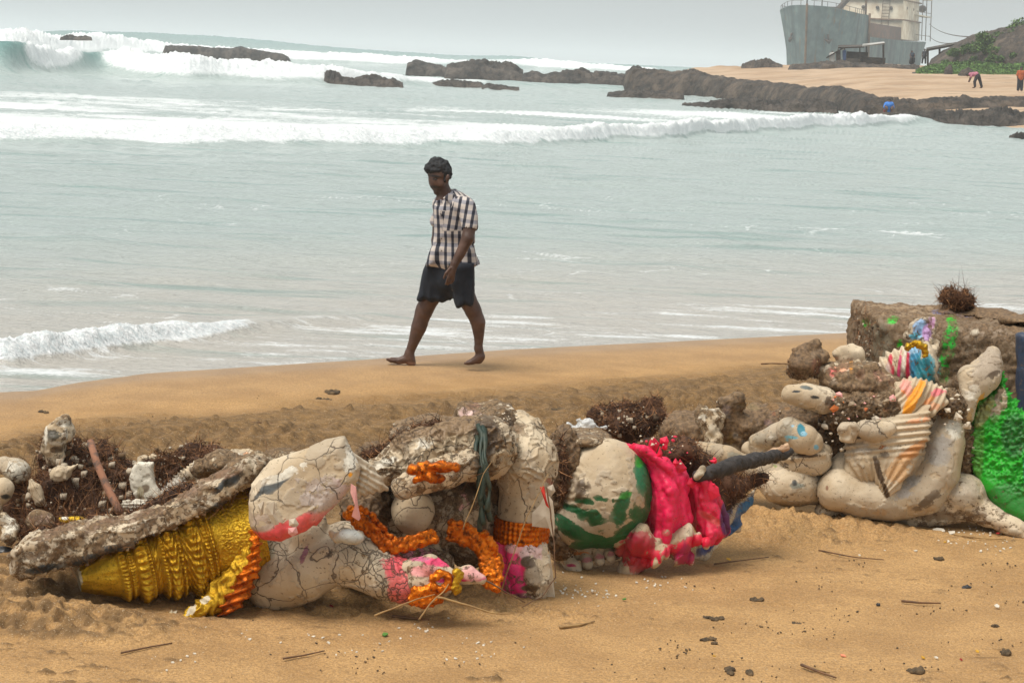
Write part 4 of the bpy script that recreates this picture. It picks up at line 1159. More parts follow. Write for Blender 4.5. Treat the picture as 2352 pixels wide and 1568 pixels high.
# head, cheek and trunk
YT = 9.12
def trunkf(V, N, P):
    w = ss(840, 860, P[:, 0]) * (1 - ss(925, 950, P[:, 0]))
    return w * .0028 * np.sin((P[:, 0] - .35 * P[:, 1]) * .48) + .006 * vn(V, .10, 3)
SC('head', [E(640, 1310, 9.25, 78, 100, 90, -.1), C((640, 1330, 9.2, 78), (700, 1320, YT, 62), (760, 1288, YT, 52), (820, 1290, YT, 58), (880, 1320, YT - .02, 56), (925, 1338, YT - .03, 50), (985, 1342, YT - .05, 40)), C((700, 1300, 9.2, 50), (712, 1240, 9.18, 44), (718, 1205, 9.2, 34)), E(650, 1250, 9.35, 80, 70, 80), E(790, 1240, 9.22, 52, 44, 45), E(600, 1270, 9.3, 40, 90, 70)],
   fn=trunkf, noise=(), crk=.72, dirt=.30, vox=.007,
   paint=[(940, 1318, 56, 38, (.78, .10, .12), 1.4, 30), (930, 1352, 40, 40, (.80, .17, .16), 1.1), (985, 1330, 40, 26, PALE, .7), (700, 1270, 9, 34, (.25, .07, .11), .7, 20), (690, 1340, 34, 26, (.36, .36, .26), .35), (620, 1290, 20, 70, (.45, .44, .32), .45), (750, 1270, 20, 16, MUDD, .7), (640, 1405, 60, 12, MUD, .6)])
SC('trunk_tip', [C((940, 1306, 9.05, 20), (985, 1300, 9.02, 26), (1040, 1322, 9.0, 17), (1078, 1318, 9.0, 20), (1105, 1330, 9.0, 13)), C((960, 1335, 9.02, 26), (1020, 1352, 9.0, 18))], vox=.006, dirt=.42, crk=.3, noise=((.05, .006),), paint=[(1010, 1290, 45, 14, (.85, .06, .18), 1.0), (975, 1310, 40, 14, (.85, .35, .34), .9), (1055, 1330, 60, 6, (.7, .01, .16), 1.0, -4), (1085, 1315, 30, 18, PALE, .85), (960, 1282, 26, 8, (.55, .10, .22), .8)])
SC('tusk', [E(805, 1232, 8.98, 33, 18, 20, -.1, k=.01), C((775, 1235, 9.0, 10), (760, 1222, 9.02, 6))], vox=.005, noise=(), crk=.2, dirt=.2, paint=[(805, 1232, 40, 24, (.50, .50, .46), .9)])
# mud and sand that has washed over the arm; cobbled cracked plaster beneath
def cobble(V, N, P):
    m = ss(960, 1000, P[:, 1]) * (1 - ss(1085, 1105, P[:, 1] + .1 * (P[:, 0] - 900)))
    q = V + .02 * np.stack([vn(V, .05, 3), vn(V, .05, 4), vn(V, .05, 5)], -1)
    b = voro(q, .052, 7)
    return m * (-.016 * (1 - ss(.0, .22, b))) + .010 * vn(V, .08, 9) + (1 - ss(975, 1010, P[:, 1])) * .02 * fbm(V, .05, 11, 4, .7)
SC('shoulder', [C((880, 1085, 9.35, 36), (950, 1055, 9.4, 60), (1030, 1035, 9.45, 72), (1105, 1030, 9.5, 80)), E(1000, 1010, 9.65, 100, 56, 110), C((925, 1120, 9.2, 26), (1000, 1092, 9.22, 34), (1070, 1070, 9.25, 36))], fn=cobble, noise=(), vox=.006, crk=.75, dirt=.44,
   paint=[(1010, 972, 130, 34, MUD, 1.0, -2), (930, 1000, 60, 24, MUD, .9, -30), (1120, 1000, 34, 50, MUDD, 1.0), (890, 1060, 30, 12, WHT, .8, -20), (975, 1020, 26, 15, WHT, .7), (1000, 1085, 60, 10, MUDD, .5), (960, 1110, 44, 22, (.48, .38, .28), .6), (1110, 1070, 30, 40, MUDD, .75)])
SC('ornament', [C((950, 1078, 9.1, 12), (975, 1074, 9.08, 15), (1005, 1070, 9.08, 14), (1045, 1070, 9.1, 10), k=.01), C((955, 1102, 9.08, 10), (985, 1092, 9.07, 13), (1010, 1100, 9.1, 9), k=.01)], mat=M_orange, vox=.005, noise=((.018, .007), (.04, .008)), k=.01)
SC('knee', [E(1118, 966, 9.75, 74, 44, 80, 0.1), E(1080, 955, 9.75, 36, 32, 50), E(1150, 985, 9.7, 60, 44, 60)], vox=.007, dirt=.60, crk=.85, noise=((.03, .010), (.07, .012)), paint=[(1078, 950, 28, 26, (.74, .50, .44), .95), (1090, 932, 20, 8, (.80, .38, .26), .8), (1160, 975, 55, 40, MUDD, .72), (1130, 1000, 80, 18, MUD, .9), (1048, 975, 8, 10, YEL, .7), (1093, 972, 12, 8, (.25, .25, .32), .7)])
SC('torso', [E(990, 1170, 9.72, 150, 90, 120), E(890, 1200, 9.6, 80, 80, 80), E(1080, 1200, 9.75, 70, 110, 90), E(900, 1290, 9.55, 150, 60, 90)], vox=.009, dirt=.52, crk=.8, noise=((.1, .010), (.03, .004)), paint=[(830, 1180, 40, 50, (.13, .055, .025), .9), (1080, 1100, 40, 60, MUDD, .8), (1060, 1060, 90, 22, MUDD, .9), (960, 1270, 60, 14, (.55, .18, .25), .7), (1060, 1160, 16, 30, PALE, .5), (1100, 1240, 30, 50, MUDD, .7)])
SC('breast', [E(948, 1172, 9.38, 50, 56, 60)], vox=.006, dirt=.34, crk=.62, noise=((.06, .004),))
def beads(name, path, n, r, Y, mat, jit=1.6, seed=3, rows=1, parent=None):
    rng = np.random.default_rng(seed)
    p = np.array(path, float)
    L = np.r_[0, np.cumsum(np.hypot(np.diff(p[:, 0]), np.diff(p[:, 1])))]
    prims = []
    for j in range(rows):
        off = (j - (rows - 1) / 2) * r * 1.15 + rng.normal() * 1.5
        for s_ in np.linspace(0, L[-1], n):
            x, y = np.interp(s_, L, p[:, 0]), np.interp(s_, L, p[:, 1])
            i = min(np.searchsorted(L, s_, 'right'), len(L) - 1)
            tx, ty = (p[i] - p[i - 1]) / (np.linalg.norm(p[i] - p[i - 1]) + 1e-9)
            prims.append(E(x - ty * off + rng.normal() * jit, y + tx * off + rng.normal() * jit, Y if np.isscalar(Y) else np.interp(s_, L, Y), r * rng.uniform(.8, 1.2), r * rng.uniform(.8, 1.2), r, k=.009))
    return SC(name, prims, parent=parent or root, mat=mat, vox=.0045, noise=((.012, .005), (.03, .006)))
beads('necklace', [(799, 1171), (830, 1196), (863, 1222), (893, 1256), (938, 1244), (998, 1227)], 48, 6.4, (9.15, 9.12, 9.1, 9.08, 9.12, 9.18), M_orange, rows=4)
beads('petal_fringe', [(832, 1166), (855, 1182), (880, 1208), (898, 1236)], 8, 8, 9.1, M_orange, jit=1)
beads('necklace', [(1034, 1218), (1070, 1228), (1105, 1246), (1124, 1275), (1128, 1330), (1122, 1345)], 48, 7, (9.25, 9.25, 9.25, 9.25, 9.2, 9.2), M_orange, rows=5, seed=8)
beads('anklet', [(950, 1368), (975, 1372), (1000, 1362)], 16, 10, 8.95, M_orange, rows=3, seed=9)
beads('ring_ornament', [(998, 1330), (1012, 1318), (1028, 1322), (1032, 1340), (1016, 1352), (998, 1345)], 16, 8, 8.93, M_orange, seed=10)
beads('ring_ornament', [(1044, 1312), (1058, 1316), (1052, 1330), (1040, 1345), (1052, 1355)], 12, 8, 8.93, M_gold, seed=11)
# arm with bangle and fist
YA = 9.62
def armf(V, N, P):
    q = V + .02 * np.stack([vn(V, .05, 3), vn(V, .05, 4), vn(V, .05, 5)], -1)
    b = voro(q, .075, 17)
    m = 1 - ss(1090, 1130, P[:, 1])
    return -.010 * m * (1 - ss(0, .12, b)) + .006 * vn(V, .09, 4)
SC('arm', [C((1190, 1010, YA + .1, 66), (1203, 1070, YA, 70), (1203, 1130, YA, 58), (1198, 1200, YA, 58), (1200, 1250, YA, 52)), E(1238, 1060, YA + .02, 42, 56, 50)], fn=armf, noise=(), vox=.006, crk=.66, dirt=.34,
   paint=[(1140, 1020, 24, 46, MUDD, .85), (1165, 985, 50, 18, MUD, .9), (1210, 1060, 44, 40, (.58, .48, .36), .3), (1262, 1110, 14, 14, (.32, .10, .07), .6)])
lathe_b = lambda px0, py0, px1, py1, Y, r, nm, mat, nb, par: lathe(nm, W(px0, py0, Y), W(px1, py1, Y), lambda t: (r + 5 * np.sin(np.pi * np.clip(t, 0, 1)) ** .5) * Y / F, lambda t, a: (1.6 * np.cos(a * nb) * np.sin(np.pi * t) + 2.2 * np.cos(a * nb * .5) ** 8 * (np.abs(t - .5) > .34) + .8 * np.sin(t * 30)) * Y / F * 1.0, mat, par, 90, 360)
lathe_b(1200, 1188, 1196, 1244, YA, 60, 'bangle', M_orange, 34, root)
SC('hand', [C((1196, 1248, YA, 54), (1198, 1275, YA - .01, 56), (1202, 1310, YA - .02, 54), (1214, 1350, YA - .05, 36), k=.03), C((1150, 1262, YA - .05, 22), (1152, 1300, YA - .09, 24), (1168, 1345, YA - .10, 20), (1190, 1362, YA - .1, 15), k=.015), C((1178, 1262, YA - .09, 22), (1180, 1302, YA - .12, 22), (1192, 1345, YA - .12, 18), (1205, 1370, YA - .1, 12), k=.012),
   C((1208, 1262, YA - .09, 22), (1212, 1298, YA - .12, 23), (1222, 1335, YA - .13, 20), (1232, 1362, YA - .1, 13), k=.012), C((1238, 1262, YA - .06, 20), (1246, 1296, YA - .08, 20), (1248, 1335, YA - .09, 18), (1244, 1362, YA - .08, 12), k=.012), C((1150, 1280, YA - .03, 16), (1145, 1310, YA - .08, 15), (1160, 1335, YA - .1, 12), k=.01)],
   vox=.005, noise=((.05, .004),), dirt=.36, crk=.4, paint=[(1162, 1290, 54, 76, (.84, .03, .15), 1.8, -8), (1178, 1340, 30, 40, (.76, .02, .18), 1.3), (1200, 1375, 30, 14, (.35, .10, .18), .7), (1225, 1268, 34, 22, (.74, .52, .50), .8), (1180, 1258, 20, 12, PALE, .8), (1230, 1322, 26, 30, (.40, .32, .23), .8), (1215, 1290, 20, 14, MUDD, .65), (1222, 1350, 26, 8, MUDD, .8), (1202, 1385, 6, 10, (.8, .08, .1), .9)])
flake([(1255, 1130), (1270, 1150), (1274, 1190), (1272, 1240), (1262, 1212), (1222, 1210), (1222, 1180), (1240, 1160)], YA - .14, M_palef, sx=-.3, nm='shard')
flake([(1254, 1300), (1262, 1262), (1270, 1320), (1275, 1372), (1252, 1372), (1262, 1340)], YA - .06, M_palef, sx=.2, nm='shard')
flake([(1240, 1118), (1250, 1116), (1256, 1150), (1262, 1168), (1254, 1160)], YA - .17, simple('red_thread', (.8, .05, .03)), nm='shard')
flake([(1255, 1118), (1270, 1112), (1276, 1128), (1264, 1142)], YA - .1, M_palef, nm='shard')
# belly
YB = 10.22
def bellyf(V, N, P):
    d = np.hypot(P[:, 0] - 1315, (P[:, 1] - 1115) * .9)
    m = (1 - ss(45, 60, d)) * ss(0, 8, 1345 - P[:, 0])
    return m * .003 * np.sin(d * .45) - .02 * np.exp(-(((P[:, 0] - 1335) / 18) ** 2 + ((P[:, 1] - 1125) / 24) ** 2)) * (1 + .8 * vn(V, .03, 5)) + .004 * vn(V, .1, 6) + .0015 * vn(V, .025, 7)
SC('belly', [E(1386, 1132, YB, 116, 130, 118), E(1330, 1190, YB - .03, 66, 72, 90), E(1340, 1080, YB + .05, 60, 70, 90)], fn=bellyf, noise=(), vox=.006, crk=.42, dirt=.18,
   paint=[(1325, 1172, 60, 9, GRN, .95, 20), (1296, 1196, 30, 26, GRN, 1.0, 40), (1345, 1230, 76, 15, GRN, 1.1, 14), (1395, 1248, 86, 16, GRN, 1.2, -4), (1300, 1180, 40, 6, CRM, -1.2, 30), (1352, 1216, 40, 5, CRM, -1.3, 16), (1345, 1150, 26, 8, GRN, 1.0, 15), (1330, 1150, 10, 5, GRN, .9), (1446, 1222, 46, 14, GRN, 1.1, -40), (1472, 1185, 18, 26, GRN, .95, 30), (1440, 1205, 34, 5, CRM, -1.4, -40), (1455, 1200, 30, 4, CRM, -1.3, -50), (1425, 1188, 14, 22, GRN, 1.0, 30), (1330, 1215, 40, 8, GRN, .9, 30), (1440, 1218, 46, 14, GRN, 1.05, -38), (1462, 1180, 20, 22, GRN, .9, -60), (1380, 1146, 22, 10, GRN, .8, 8), (1338, 1180, 14, 16, GRN, .8, 30), (1360, 1182, 14, 20, GRN, .8, -15), (1428, 1160, 17, 40, GRN, 1.0, 24), (1368, 1190, 20, 26, GRN, 1.0, -20), (1438, 1136, 20, 8, (.02, .22, .015), .85, -15), (1415, 1190, 10, 10, GRN, .8), (1408, 1150, 4, 8, GRN, .7), (1477, 1085, 18, 48, (.008, .16, .06), 1.2, -5), (1492, 1130, 12, 50, GRN, 1.0, 4), (1468, 1060, 10, 14, (.02, .26, .03), .8), (1335, 1120, 22, 26, MUDD, .72), (1300, 1085, 26, 60, (.33, .25, .18), .7), (1345, 1010, 70, 8, MUD, .7), (1370, 1212, 22, 5, CRM, -1.0, -10)])
SC('belly_cap', [E(1345, 1003, YB + .08, 62, 14, 90), E(1285, 1020, YB + .06, 28, 24, 60), C((1280, 1030, YB - .1, 14), (1288, 1075, YB - .15, 13), (1284, 1130, YB - .14, 9))], vox=.007, dirt=.62, crk=.7, noise=((.04, .010),), paint=[(1285, 1040, 24, 60, MUDD, .75), (1318, 999, 14, 7, (.06, .16, .34), .9), (1350, 997, 50, 6, CRM, .7)])
# crimson cloth
def clothf(a, per, amp):
    return lambda V, N, P: amp * np.sin((P[:, 0] * math.cos(a) + P[:, 1] * math.sin(a) + 9 * vn(V, .12, 3)) * 2 * math.pi / per) + .006 * vn(V, .06, 5)
M_cl = plaster('crimson_plaster', (.45, .36, .26), (.60, .50, .38))
cp = dict(mat=M_pl, crk=.28, dirt=.16, vox=.006, noise=())
def gauss_fold(ph=0):
    def f(V, N, P):
        x, y = P[:, 0] * .0022, P[:, 1] * .0022
        a = np.stack([x * .96 + y * .28, V[:, 1], -x * .28 + y * .96 + .1 * ph], -1)
        a[:, 0] += .05 * vn(V, .2, 3)
        r = 1 - 2 * np.abs(fbm(a, (.11, .3, .42), 31 + int(ph), 3, .5)) * 1.7
        a2 = np.stack([x * .8 + y * .6, V[:, 1], -x * .6 + y * .8], -1)
        r2 = 1 - 2 * np.abs(vn(a2, (.05, .2, .25), 35 + int(ph)))
        return .030 * r + .008 * r2 - .018
    return f
gauss_old = lambda ph=0: lambda V, N, P: .016 * (1 - 2 * np.abs(np.sin(((P[:, 0] - 1500) * .95 + (P[:, 1] - 1100) * .22) * .060 + ph + 1.3 * vn(V, .16, 3)))) + .005 * np.sin(((P[:, 0] - 1500) * .9 + (P[:, 1] - 1100) * .35) * .16 + ph + 3 * vn(V, .12, 6)) + .012 * vn(V, .09, 4) + .003 * vn(V, .03, 5)
def ridges(Lc, Rc, n, rr, Y, tw, seed, bow=.10):
    rg = np.random.default_rng(seed)
    out = []
    Lc, Rc = np.array(Lc, float), np.array(Rc, float)
    m = len(Lc)
    for i in range(n):
        f0 = (i + .5) / n
        pts = []
        for j in range(m):
            f = f0 + tw * (j / (m - 1) - .5) * rg.uniform(.5, 1.4)
            p = Lc[j] * (1 - f) + Rc[j] * f
            dep = Y - bow * math.sin(math.pi * min(1, max(0, f))) + .03 * rg.uniform(-1, 1)
            pts.append((p[0], p[1], dep, rr * rg.uniform(.6, 1.25) * (.75 + .5 * math.sin(math.pi * (j + .5) / m))))
        out.append(C(*pts, k=.010))
    return out
def cfn(V, N, P): return .006 * vn(V, .05, 4) + .0035 * vn(V, .02, 5)
SC('cloth', [E(1520, 1150, YB + .06, 46, 100, 80), E(1560, 1110, YB + .05, 26, 40, 40)] + ridges([(1446, 1024), (1486, 1062), (1496, 1120), (1492, 1180), (1486, 1240), (1490, 1276)], [(1500, 1036), (1550, 1080), (1578, 1130), (1584, 1190), (1566, 1240), (1532, 1272)], 8, 9.5, YB + .02, .35, 5),
   fn=cfn, paint=[(1535, 1140, 80, 140, CR, 1.5), (1480, 1040, 60, 50, CR, 1.3), (1500, 1170, 8, 50, (.45, .003, .04), .8), (1548, 1245, 8, 30, CRM, -.9, 30), (1505, 1262, 12, 26, (.35, .02, .09), .8), (1530, 1222, 12, 10, CRM, -.8)], **cp)
SC('cloth', [E(1622, 1170, YB + .14, 34, 62, 60)] + ridges([(1600, 1104), (1592, 1140), (1592, 1190), (1600, 1230), (1612, 1246)], [(1640, 1112), (1660, 1150), (1670, 1190), (1664, 1220), (1640, 1242)], 6, 9, YB + .10, .45, 9),
   fn=cfn, paint=[(1625, 1165, 70, 110, (.72, .006, .06), 1.5), (1632, 1190, 34, 8, (.75, .10, .11), .6, 30), (1668, 1190, 14, 40, (.10, .006, .09), .9)], **cp)
SC('cloth', [C((1425, 1225, YB - .08, 26), (1470, 1240, YB - .12, 30), (1510, 1265, YB - .12, 30), (1505, 1288, YB - .15, 14)), C((1440, 1262, YB - .05, 24), (1480, 1290, YB - .05, 24), (1440, 1302, YB - .05, 18)), C((1560, 1255, YB - .02, 20), (1582, 1282, YB - .05, 14)), C((1540, 1240, YB - .05, 26), (1600, 1236, YB - .02, 18), (1625, 1248, YB - .05, 10))],
   fn=gauss_fold(4), paint=[(1470, 1268, 60, 50, (.45, .006, .03), .85), (1500, 1285, 26, 24, (.75, .01, .05), 1.0), (1455, 1232, 28, 10, (.45, .006, .04), .8, 30), (1575, 1270, 30, 30, (.40, .01, .07), 1.1), (1610, 1242, 34, 16, (.80, .006, .05), 1.1), (1540, 1262, 34, 14, (.78, .008, .06), .8, -35), (1506, 1300, 6, 20, CRM, -1)], **cp)
for poly, Y, sx in (([(1441, 1026), (1455, 1017), (1478, 1024), (1490, 1050), (1470, 1045)], YB - .02, .3), ([(1485, 1036), (1492, 1012), (1502, 1004), (1516, 1020), (1508, 1038), (1490, 1048)], YB - .02, .4), ([(1516, 1008), (1532, 1002), (1536, 1012), (1532, 1028), (1516, 1018)], YB, -.3),
                    ([(1508, 1048), (1516, 1024), (1522, 1040), (1520, 1056)], YB - .05, .2), ([(1552, 1072), (1562, 1054), (1578, 1076), (1574, 1082), (1556, 1086)], YB - .02, .4), ([(1608, 1124), (1612, 1108), (1632, 1105), (1650, 1118), (1652, 1136), (1634, 1148), (1616, 1140)], YB + .0, -.4), ([(1596, 1110), (1606, 1104), (1620, 1112), (1612, 1122)], YB + .02, .3),
                    ([(1545, 1062), (1552, 1052), (1560, 1064), (1552, 1074)], YB - .04, .3), ([(1575, 1112), (1584, 1098), (1600, 1106), (1592, 1122)], YB + .0, .3)):
    flake(poly, Y, M_redf, .012, sx, nm='torn_cloth')
SC('hem', [PL([(1632, 1140), (1660, 1160), (1712, 1162), (1748, 1135), (1732, 1175), (1706, 1198), (1702, 1224), (1665, 1233), (1620, 1272), (1588, 1266), (1600, 1225)], YB + .32, .022, .018, sx=.9, sz=.2)], vox=.005, noise=((.05, .012), (.02, .005)), crk=.3, dirt=.25,
   paint=[(1650, 1160, 34, 30, BLU, .95, 30), (1720, 1160, 34, 14, (.012, .13, .28), 1.1, -40), (1690, 1205, 40, 12, (.01, .08, .22), 1.0, -50), (1650, 1200, 14, 34, BLU, .72, 30), (1625, 1255, 26, 12, (.02, .03, .16), .9, -40), (1640, 1225, 12, 30, BLU, .6)])
SC('toe', [C((1300, 1282, YB - .02, 16), (1318, 1302, YB - .05, 18), (1322, 1312, YB - .06, 16))], vox=.005, crk=.1, dirt=.2, noise=(), paint=[(1312, 1298, 12, 4, (.45, .03, .10), .9)])
for x, y, r in ((1350, 1296, 14), (1378, 1288, 13), (1402, 1280, 12)):
    SC('toe', [C((x - 6, y - 18, YB, r), (x, y, YB - .04, r - 1))], vox=.005, crk=.1, dirt=.25, noise=(), paint=[(x, y - 10, 14, 8, (.65, .25, .25), .75)])
SC('foot', [C((1285, 1268, YB + .05, 24), (1350, 1262, YB + .03, 24), (1410, 1262, YB + .03, 22))], vox=.007, crk=.4, dirt=.5, paint=[(1325, 1270, 30, 6, ORG, .8)])
coir('coir_stuffing', [E(1590, 1080, YB + .35, 45, 50, 60), E(1660, 1120, YB + .38, 50, 30, 50), C((1650, 1160, YB + .3, 14), (1700, 1130, YB + .35, 14), (1748, 1095, YB + .4, 10))], root, 2600, .055, seed=5)
coir('coir_stuffing', [E(1545, 1035, YB + .25, 60, 30, 60), E(1490, 1050, YB + .3, 40, 30, 60)], root, 1500, .04, seed=6)

# ---------------------------------------------------------------- second statue, toppled with its plinth
r2 = thing('toppled_statue', (W(2100, 1200, 11.6)[0], 11.6, gz(1.6, 11.6)), 'pale idol toppled on its back against its green and muddy plinth on the right', 'statue')
def S2(name, prims, **kw):
    kw.setdefault('parent', r2); return SC(name, prims, **kw)
# plinth block
def blockf(V, N, P):
    side = N[:, 2] < .6
    return .022 * fbm(V, .3, 3, 5, .6) + side * (.024 * fbm(V, .08, 5, 4, .8) + .008 * vn(V, .025, 8)) + .006 * fbm(V, .03, 9, 3) - .01
top = W(1990, 716, 12.7)
zt = top[2]
Q_ = W(2345, 1000, 11.95)
def pbox(x0, x1, y0, y1, z0, z1, skew):
    c = np.array([[x0, z0], [x1, z0], [x1, z1], [x0, z1]])
    return ('p', (c, (y0 + y1) / 2, (y1 - y0) / 2, .09, skew, 0.0), None, '+')
x0 = W(1984, 800, 12.75)[0]; x1 = W(2352, 800, 11.95)[0] + .55
mx_ = (x0 + x1) / 2
S2('plinth', [pbox(x0, x1, 12.35 - .25, 13.25 - .25, -.05, zt, -.55)], vox=.014, fn=blockf, noise=(), crk=.5, dirt=.5,
   paint=[(2180, 780, 280, 140, (.20, .125, .06), 1.5), (2150, 705, 260, 22, (.34, .23, .13), 1.0), (2280, 900, 130, 250, (.22, .145, .08), 1.4), (2010, 800, 40, 60, (.20, .16, .10), .95), (1990, 742, 7, 12, LGRN, 1.3), (2050, 735, 12, 8, LGRN, 1.2, -30), (2115, 745, 9, 6, LGRN, 1.2), (2180, 790, 16, 52, (.01, .42, .02), 1.25, 12), (2165, 850, 16, 30, (.01, .42, .02), 1.2), (2185, 735, 10, 12, LGRN, 1.1), (2240, 762, 9, 6, CRM, 1.2), (2230, 800, 10, 8, CRM, .9), (2130, 850, 30, 45, (.02, .22, .27), 1.15), (2148, 838, 12, 14, CRM, 1.2), (2068, 790, 6, 8, LGRN, 1.1), (2160, 716, 20, 5, (.18, .20, .40), 1.1), (2230, 722, 30, 6, (.18, .20, .40), 1.1), (2200, 715, 14, 4, (.18, .20, .40), 1.1), (2330, 735, 30, 5, (.20, .21, .38), 1.05)])
S2('plinth_cap', [E(2120, 714, 13.1, 80, 10, 90), E(2210, 717, 12.8, 70, 10, 70), E(2290, 726, 12.6, 60, 10, 60), E(2345, 734, 12.3, 50, 12, 60)], vox=.014, noise=((.1, .02), (.04, .01)), dirt=.8, crk=.2, paint=[(2150, 700, 250, 40, (.36, .25, .15), 1.1), (2190, 716, 30, 4, (.20, .22, .42), 1.2)])
def grassf(V, N, P):
    a = np.stack([V[:, 0] + .4 * V[:, 2], V[:, 1], V[:, 2] * 1.6], -1)
    m = ss(1125, 1085, P[:, 1] - .45 * (P[:, 0] - 2290))
    b = V * [1., 1., 1.9]
    return m * (.034 * (1 - 2 * np.abs(fbm(b, .07, 3, 4, .8))) + .010 * vn(V, .018, 6) - .02)
S2('green_foliage', [PL([(2318, 872), (2330, 915), (2352, 950), (2420, 980), (2440, 1200), (2352, 1196), (2300, 1172), (2262, 1128), (2236, 1080), (2226, 1005), (2236, 955), (2262, 925), (2300, 915)], 11.62, .10, .06, sx=-.35, sz=.35), PL([(2250, 1120), (2300, 1165), (2352, 1192), (2440, 1240), (2440, 1160), (2352, 1120), (2290, 1100)], 11.55, .10, .05, sx=-.3, sz=.35, k=.06)], vox=.007, fn=grassf, noise=(), crk=.2, dirt=.28,
   paint=[(2310, 1050, 150, 200, (.004, .36, .006), 1.4), (2330, 1000, 30, 50, (.004, .17, .01), 1.1), (2280, 1060, 40, 24, (.01, .42, .01), 1.1), (2330, 1160, 80, 50, (.004, .20, .008), 1.3), (2240, 1000, 20, 120, (.08, .33, .03), .8), (2300, 920, 16, 30, GREY, -.8), (2285, 955, 14, 20, GREY, -.8), (2262, 945, 14, 40, (.35, .38, .14), .7, 30), (2362, 1080, 10, 60, (.01, .18, .22), .7)])
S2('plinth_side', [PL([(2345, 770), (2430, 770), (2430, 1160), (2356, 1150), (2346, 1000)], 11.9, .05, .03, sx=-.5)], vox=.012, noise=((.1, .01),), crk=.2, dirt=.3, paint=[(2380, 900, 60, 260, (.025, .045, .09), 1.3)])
# lap and legs
YL = 11.55
S2('leg', [C((1928, 1122, YL - .12, 46), (1975, 1140, YL - .12, 52), (2050, 1150, YL - .1, 46), (2120, 1130, YL - .08, 52), (2152, 1080, YL - .05, 54), (2170, 1020, YL, 48), (2182, 975, YL + .05, 32)), E(1915, 1128, YL - .12, 40, 44, 50), C((1930, 1080, YL, 34), (1960, 1050, YL + .05, 30))], vox=.007, crk=.30, dirt=.16, noise=((.15, .006), (.04, .002)),
   paint=[(2150, 1045, 30, 26, (.36, .32, .27), 1.0), (2165, 1015, 20, 18, (.36, .32, .27), 1.0), (2190, 985, 18, 24, WHT, 1.0), (2090, 1110, 30, 14, (.33, .30, .26), .8, -40), (2075, 1135, 26, 12, GREY, .7), (2010, 1170, 60, 14, (.50, .32, .16), .5), (2110, 1165, 50, 20, (.50, .34, .18), .5), (1950, 1100, 10, 8, MUDD, .5), (2130, 1150, 40, 14, MUDD, .62, -30), (1900, 1120, 4, 8, (.25, .12, .06), .8)])
S2('leg', [C((1895, 1172, YL - .05, 26), (1960, 1186, YL, 26), (2060, 1188, YL, 28), (2160, 1168, YL, 42), (2230, 1160, YL, 36), (2290, 1192, YL - .1, 24), (2370, 1226, YL - .2, 18)), E(2200, 1130, YL + .05, 70, 50, 80)], vox=.009, crk=.30, dirt=.38, noise=((.12, .012), (.04, .004)), paint=[(2220, 1125, 60, 40, (.45, .37, .27), .7), (2000, 1200, 140, 22, (.20, .15, .09), .7), (2180, 1185, 120, 14, (.24, .17, .10), .7), (2140, 1130, 22, 40, MUDD, .7, 30)])
def pleat(V, N, P):
    up = 1 - ss(1020, 1075, P[:, 1])
    a = np.sin((P[:, 1] + .10 * (P[:, 0] - 2050)) * 2 * math.pi / 15.) * up
    r = np.arctan2(P[:, 1] - 1160, P[:, 0] - 2010)
    b = np.sin(r * 34) * (1 - up)
    return .0075 * a + .006 * b + .004 * vn(V, .07, 3)
S2('pleated_cloth', [PL([(1990, 978), (2030, 966), (2060, 962), (2142, 935), (2138, 1000), (2112, 1050), (2065, 1122), (2030, 1145), (2012, 1110), (1998, 1068), (1955, 1060), (1945, 1030), (1960, 1000)], YL - .12, .07, .05, sx=-.15, sz=.2), E(1980, 1065, YL - .1, 40, 52, 50), E(2060, 1060, YL, 80, 90, 60)], vox=.006, fn=pleat, noise=(), crk=.42, dirt=.22,
   paint=[(2090, 1040, 50, 14, (.52, .23, .07), .85, -38), (2060, 1085, 40, 30, (.58, .33, .14), .7, -38), (2030, 1028, 22, 6, (.50, .17, .04), .85, 5), (2085, 985, 50, 8, (.60, .42, .27), .5), (2020, 1085, 8, 50, MUDD, .95, -18), (2034, 1125, 6, 34, MUDD, .95, -18), (2030, 1042, 16, 12, (.20, .15, .10), .7), (1985, 1030, 30, 16, (.40, .34, .27), .6), (2110, 965, 34, 9, (.80, .34, .16), .6, -12), (2055, 1030, 26, 8, WHT, .6)])
S2('pleated_cloth', [PL([(2060, 962), (2050, 915), (2062, 885), (2100, 874), (2150, 885), (2176, 895), (2180, 925), (2150, 955), (2100, 968)], YL - .02, .07, .05, sx=-.1, sz=.35), C((2072, 952, YL - .1, 9), (2095, 930, YL - .11, 12), (2112, 905, YL - .09, 12), (2120, 884, YL - .05, 9))], vox=.006, noise=(), crk=.30, dirt=.22,
   fn=lambda V, N, P: .006 * np.sin(np.hypot(P[:, 0] - 2020, P[:, 1] - 850) * .50) + .004 * vn(V, .05, 3),
   paint=[(2098, 918, 11, 50, YEL, 1.4, 28), (2080, 890, 16, 20, (.82, .35, .28), .8), (2130, 925, 8, 44, (.70, .26, .07), .8, 35), (2140, 935, 40, 12, (.66, .30, .14), .6, -20), (2155, 900, 20, 12, (.70, .15, .17), .8), (2112, 950, 26, 8, (.65, .22, .05), .7, -20), (2070, 905, 10, 10, (.80, .24, .06), .6)])
S2('plaster_lip', [C((1985, 985, YL - .18, 20), (2010, 990, YL - .2, 24), (2040, 985, YL - .18, 18), k=.02), E(2012, 1012, YL - .14, 40, 30, 20)], vox=.006, crk=.72, dirt=.3)
S2('broken_rosette', [E(1950, 990, YL - .16, 26, 16, 22), E(1938, 982, YL - .19, 12, 10, 14), E(1962, 980, YL - .19, 12, 10, 14), E(1948, 1008, YL - .18, 18, 10, 14)], vox=.005, noise=((.03, .008),), crk=.4, dirt=.3)
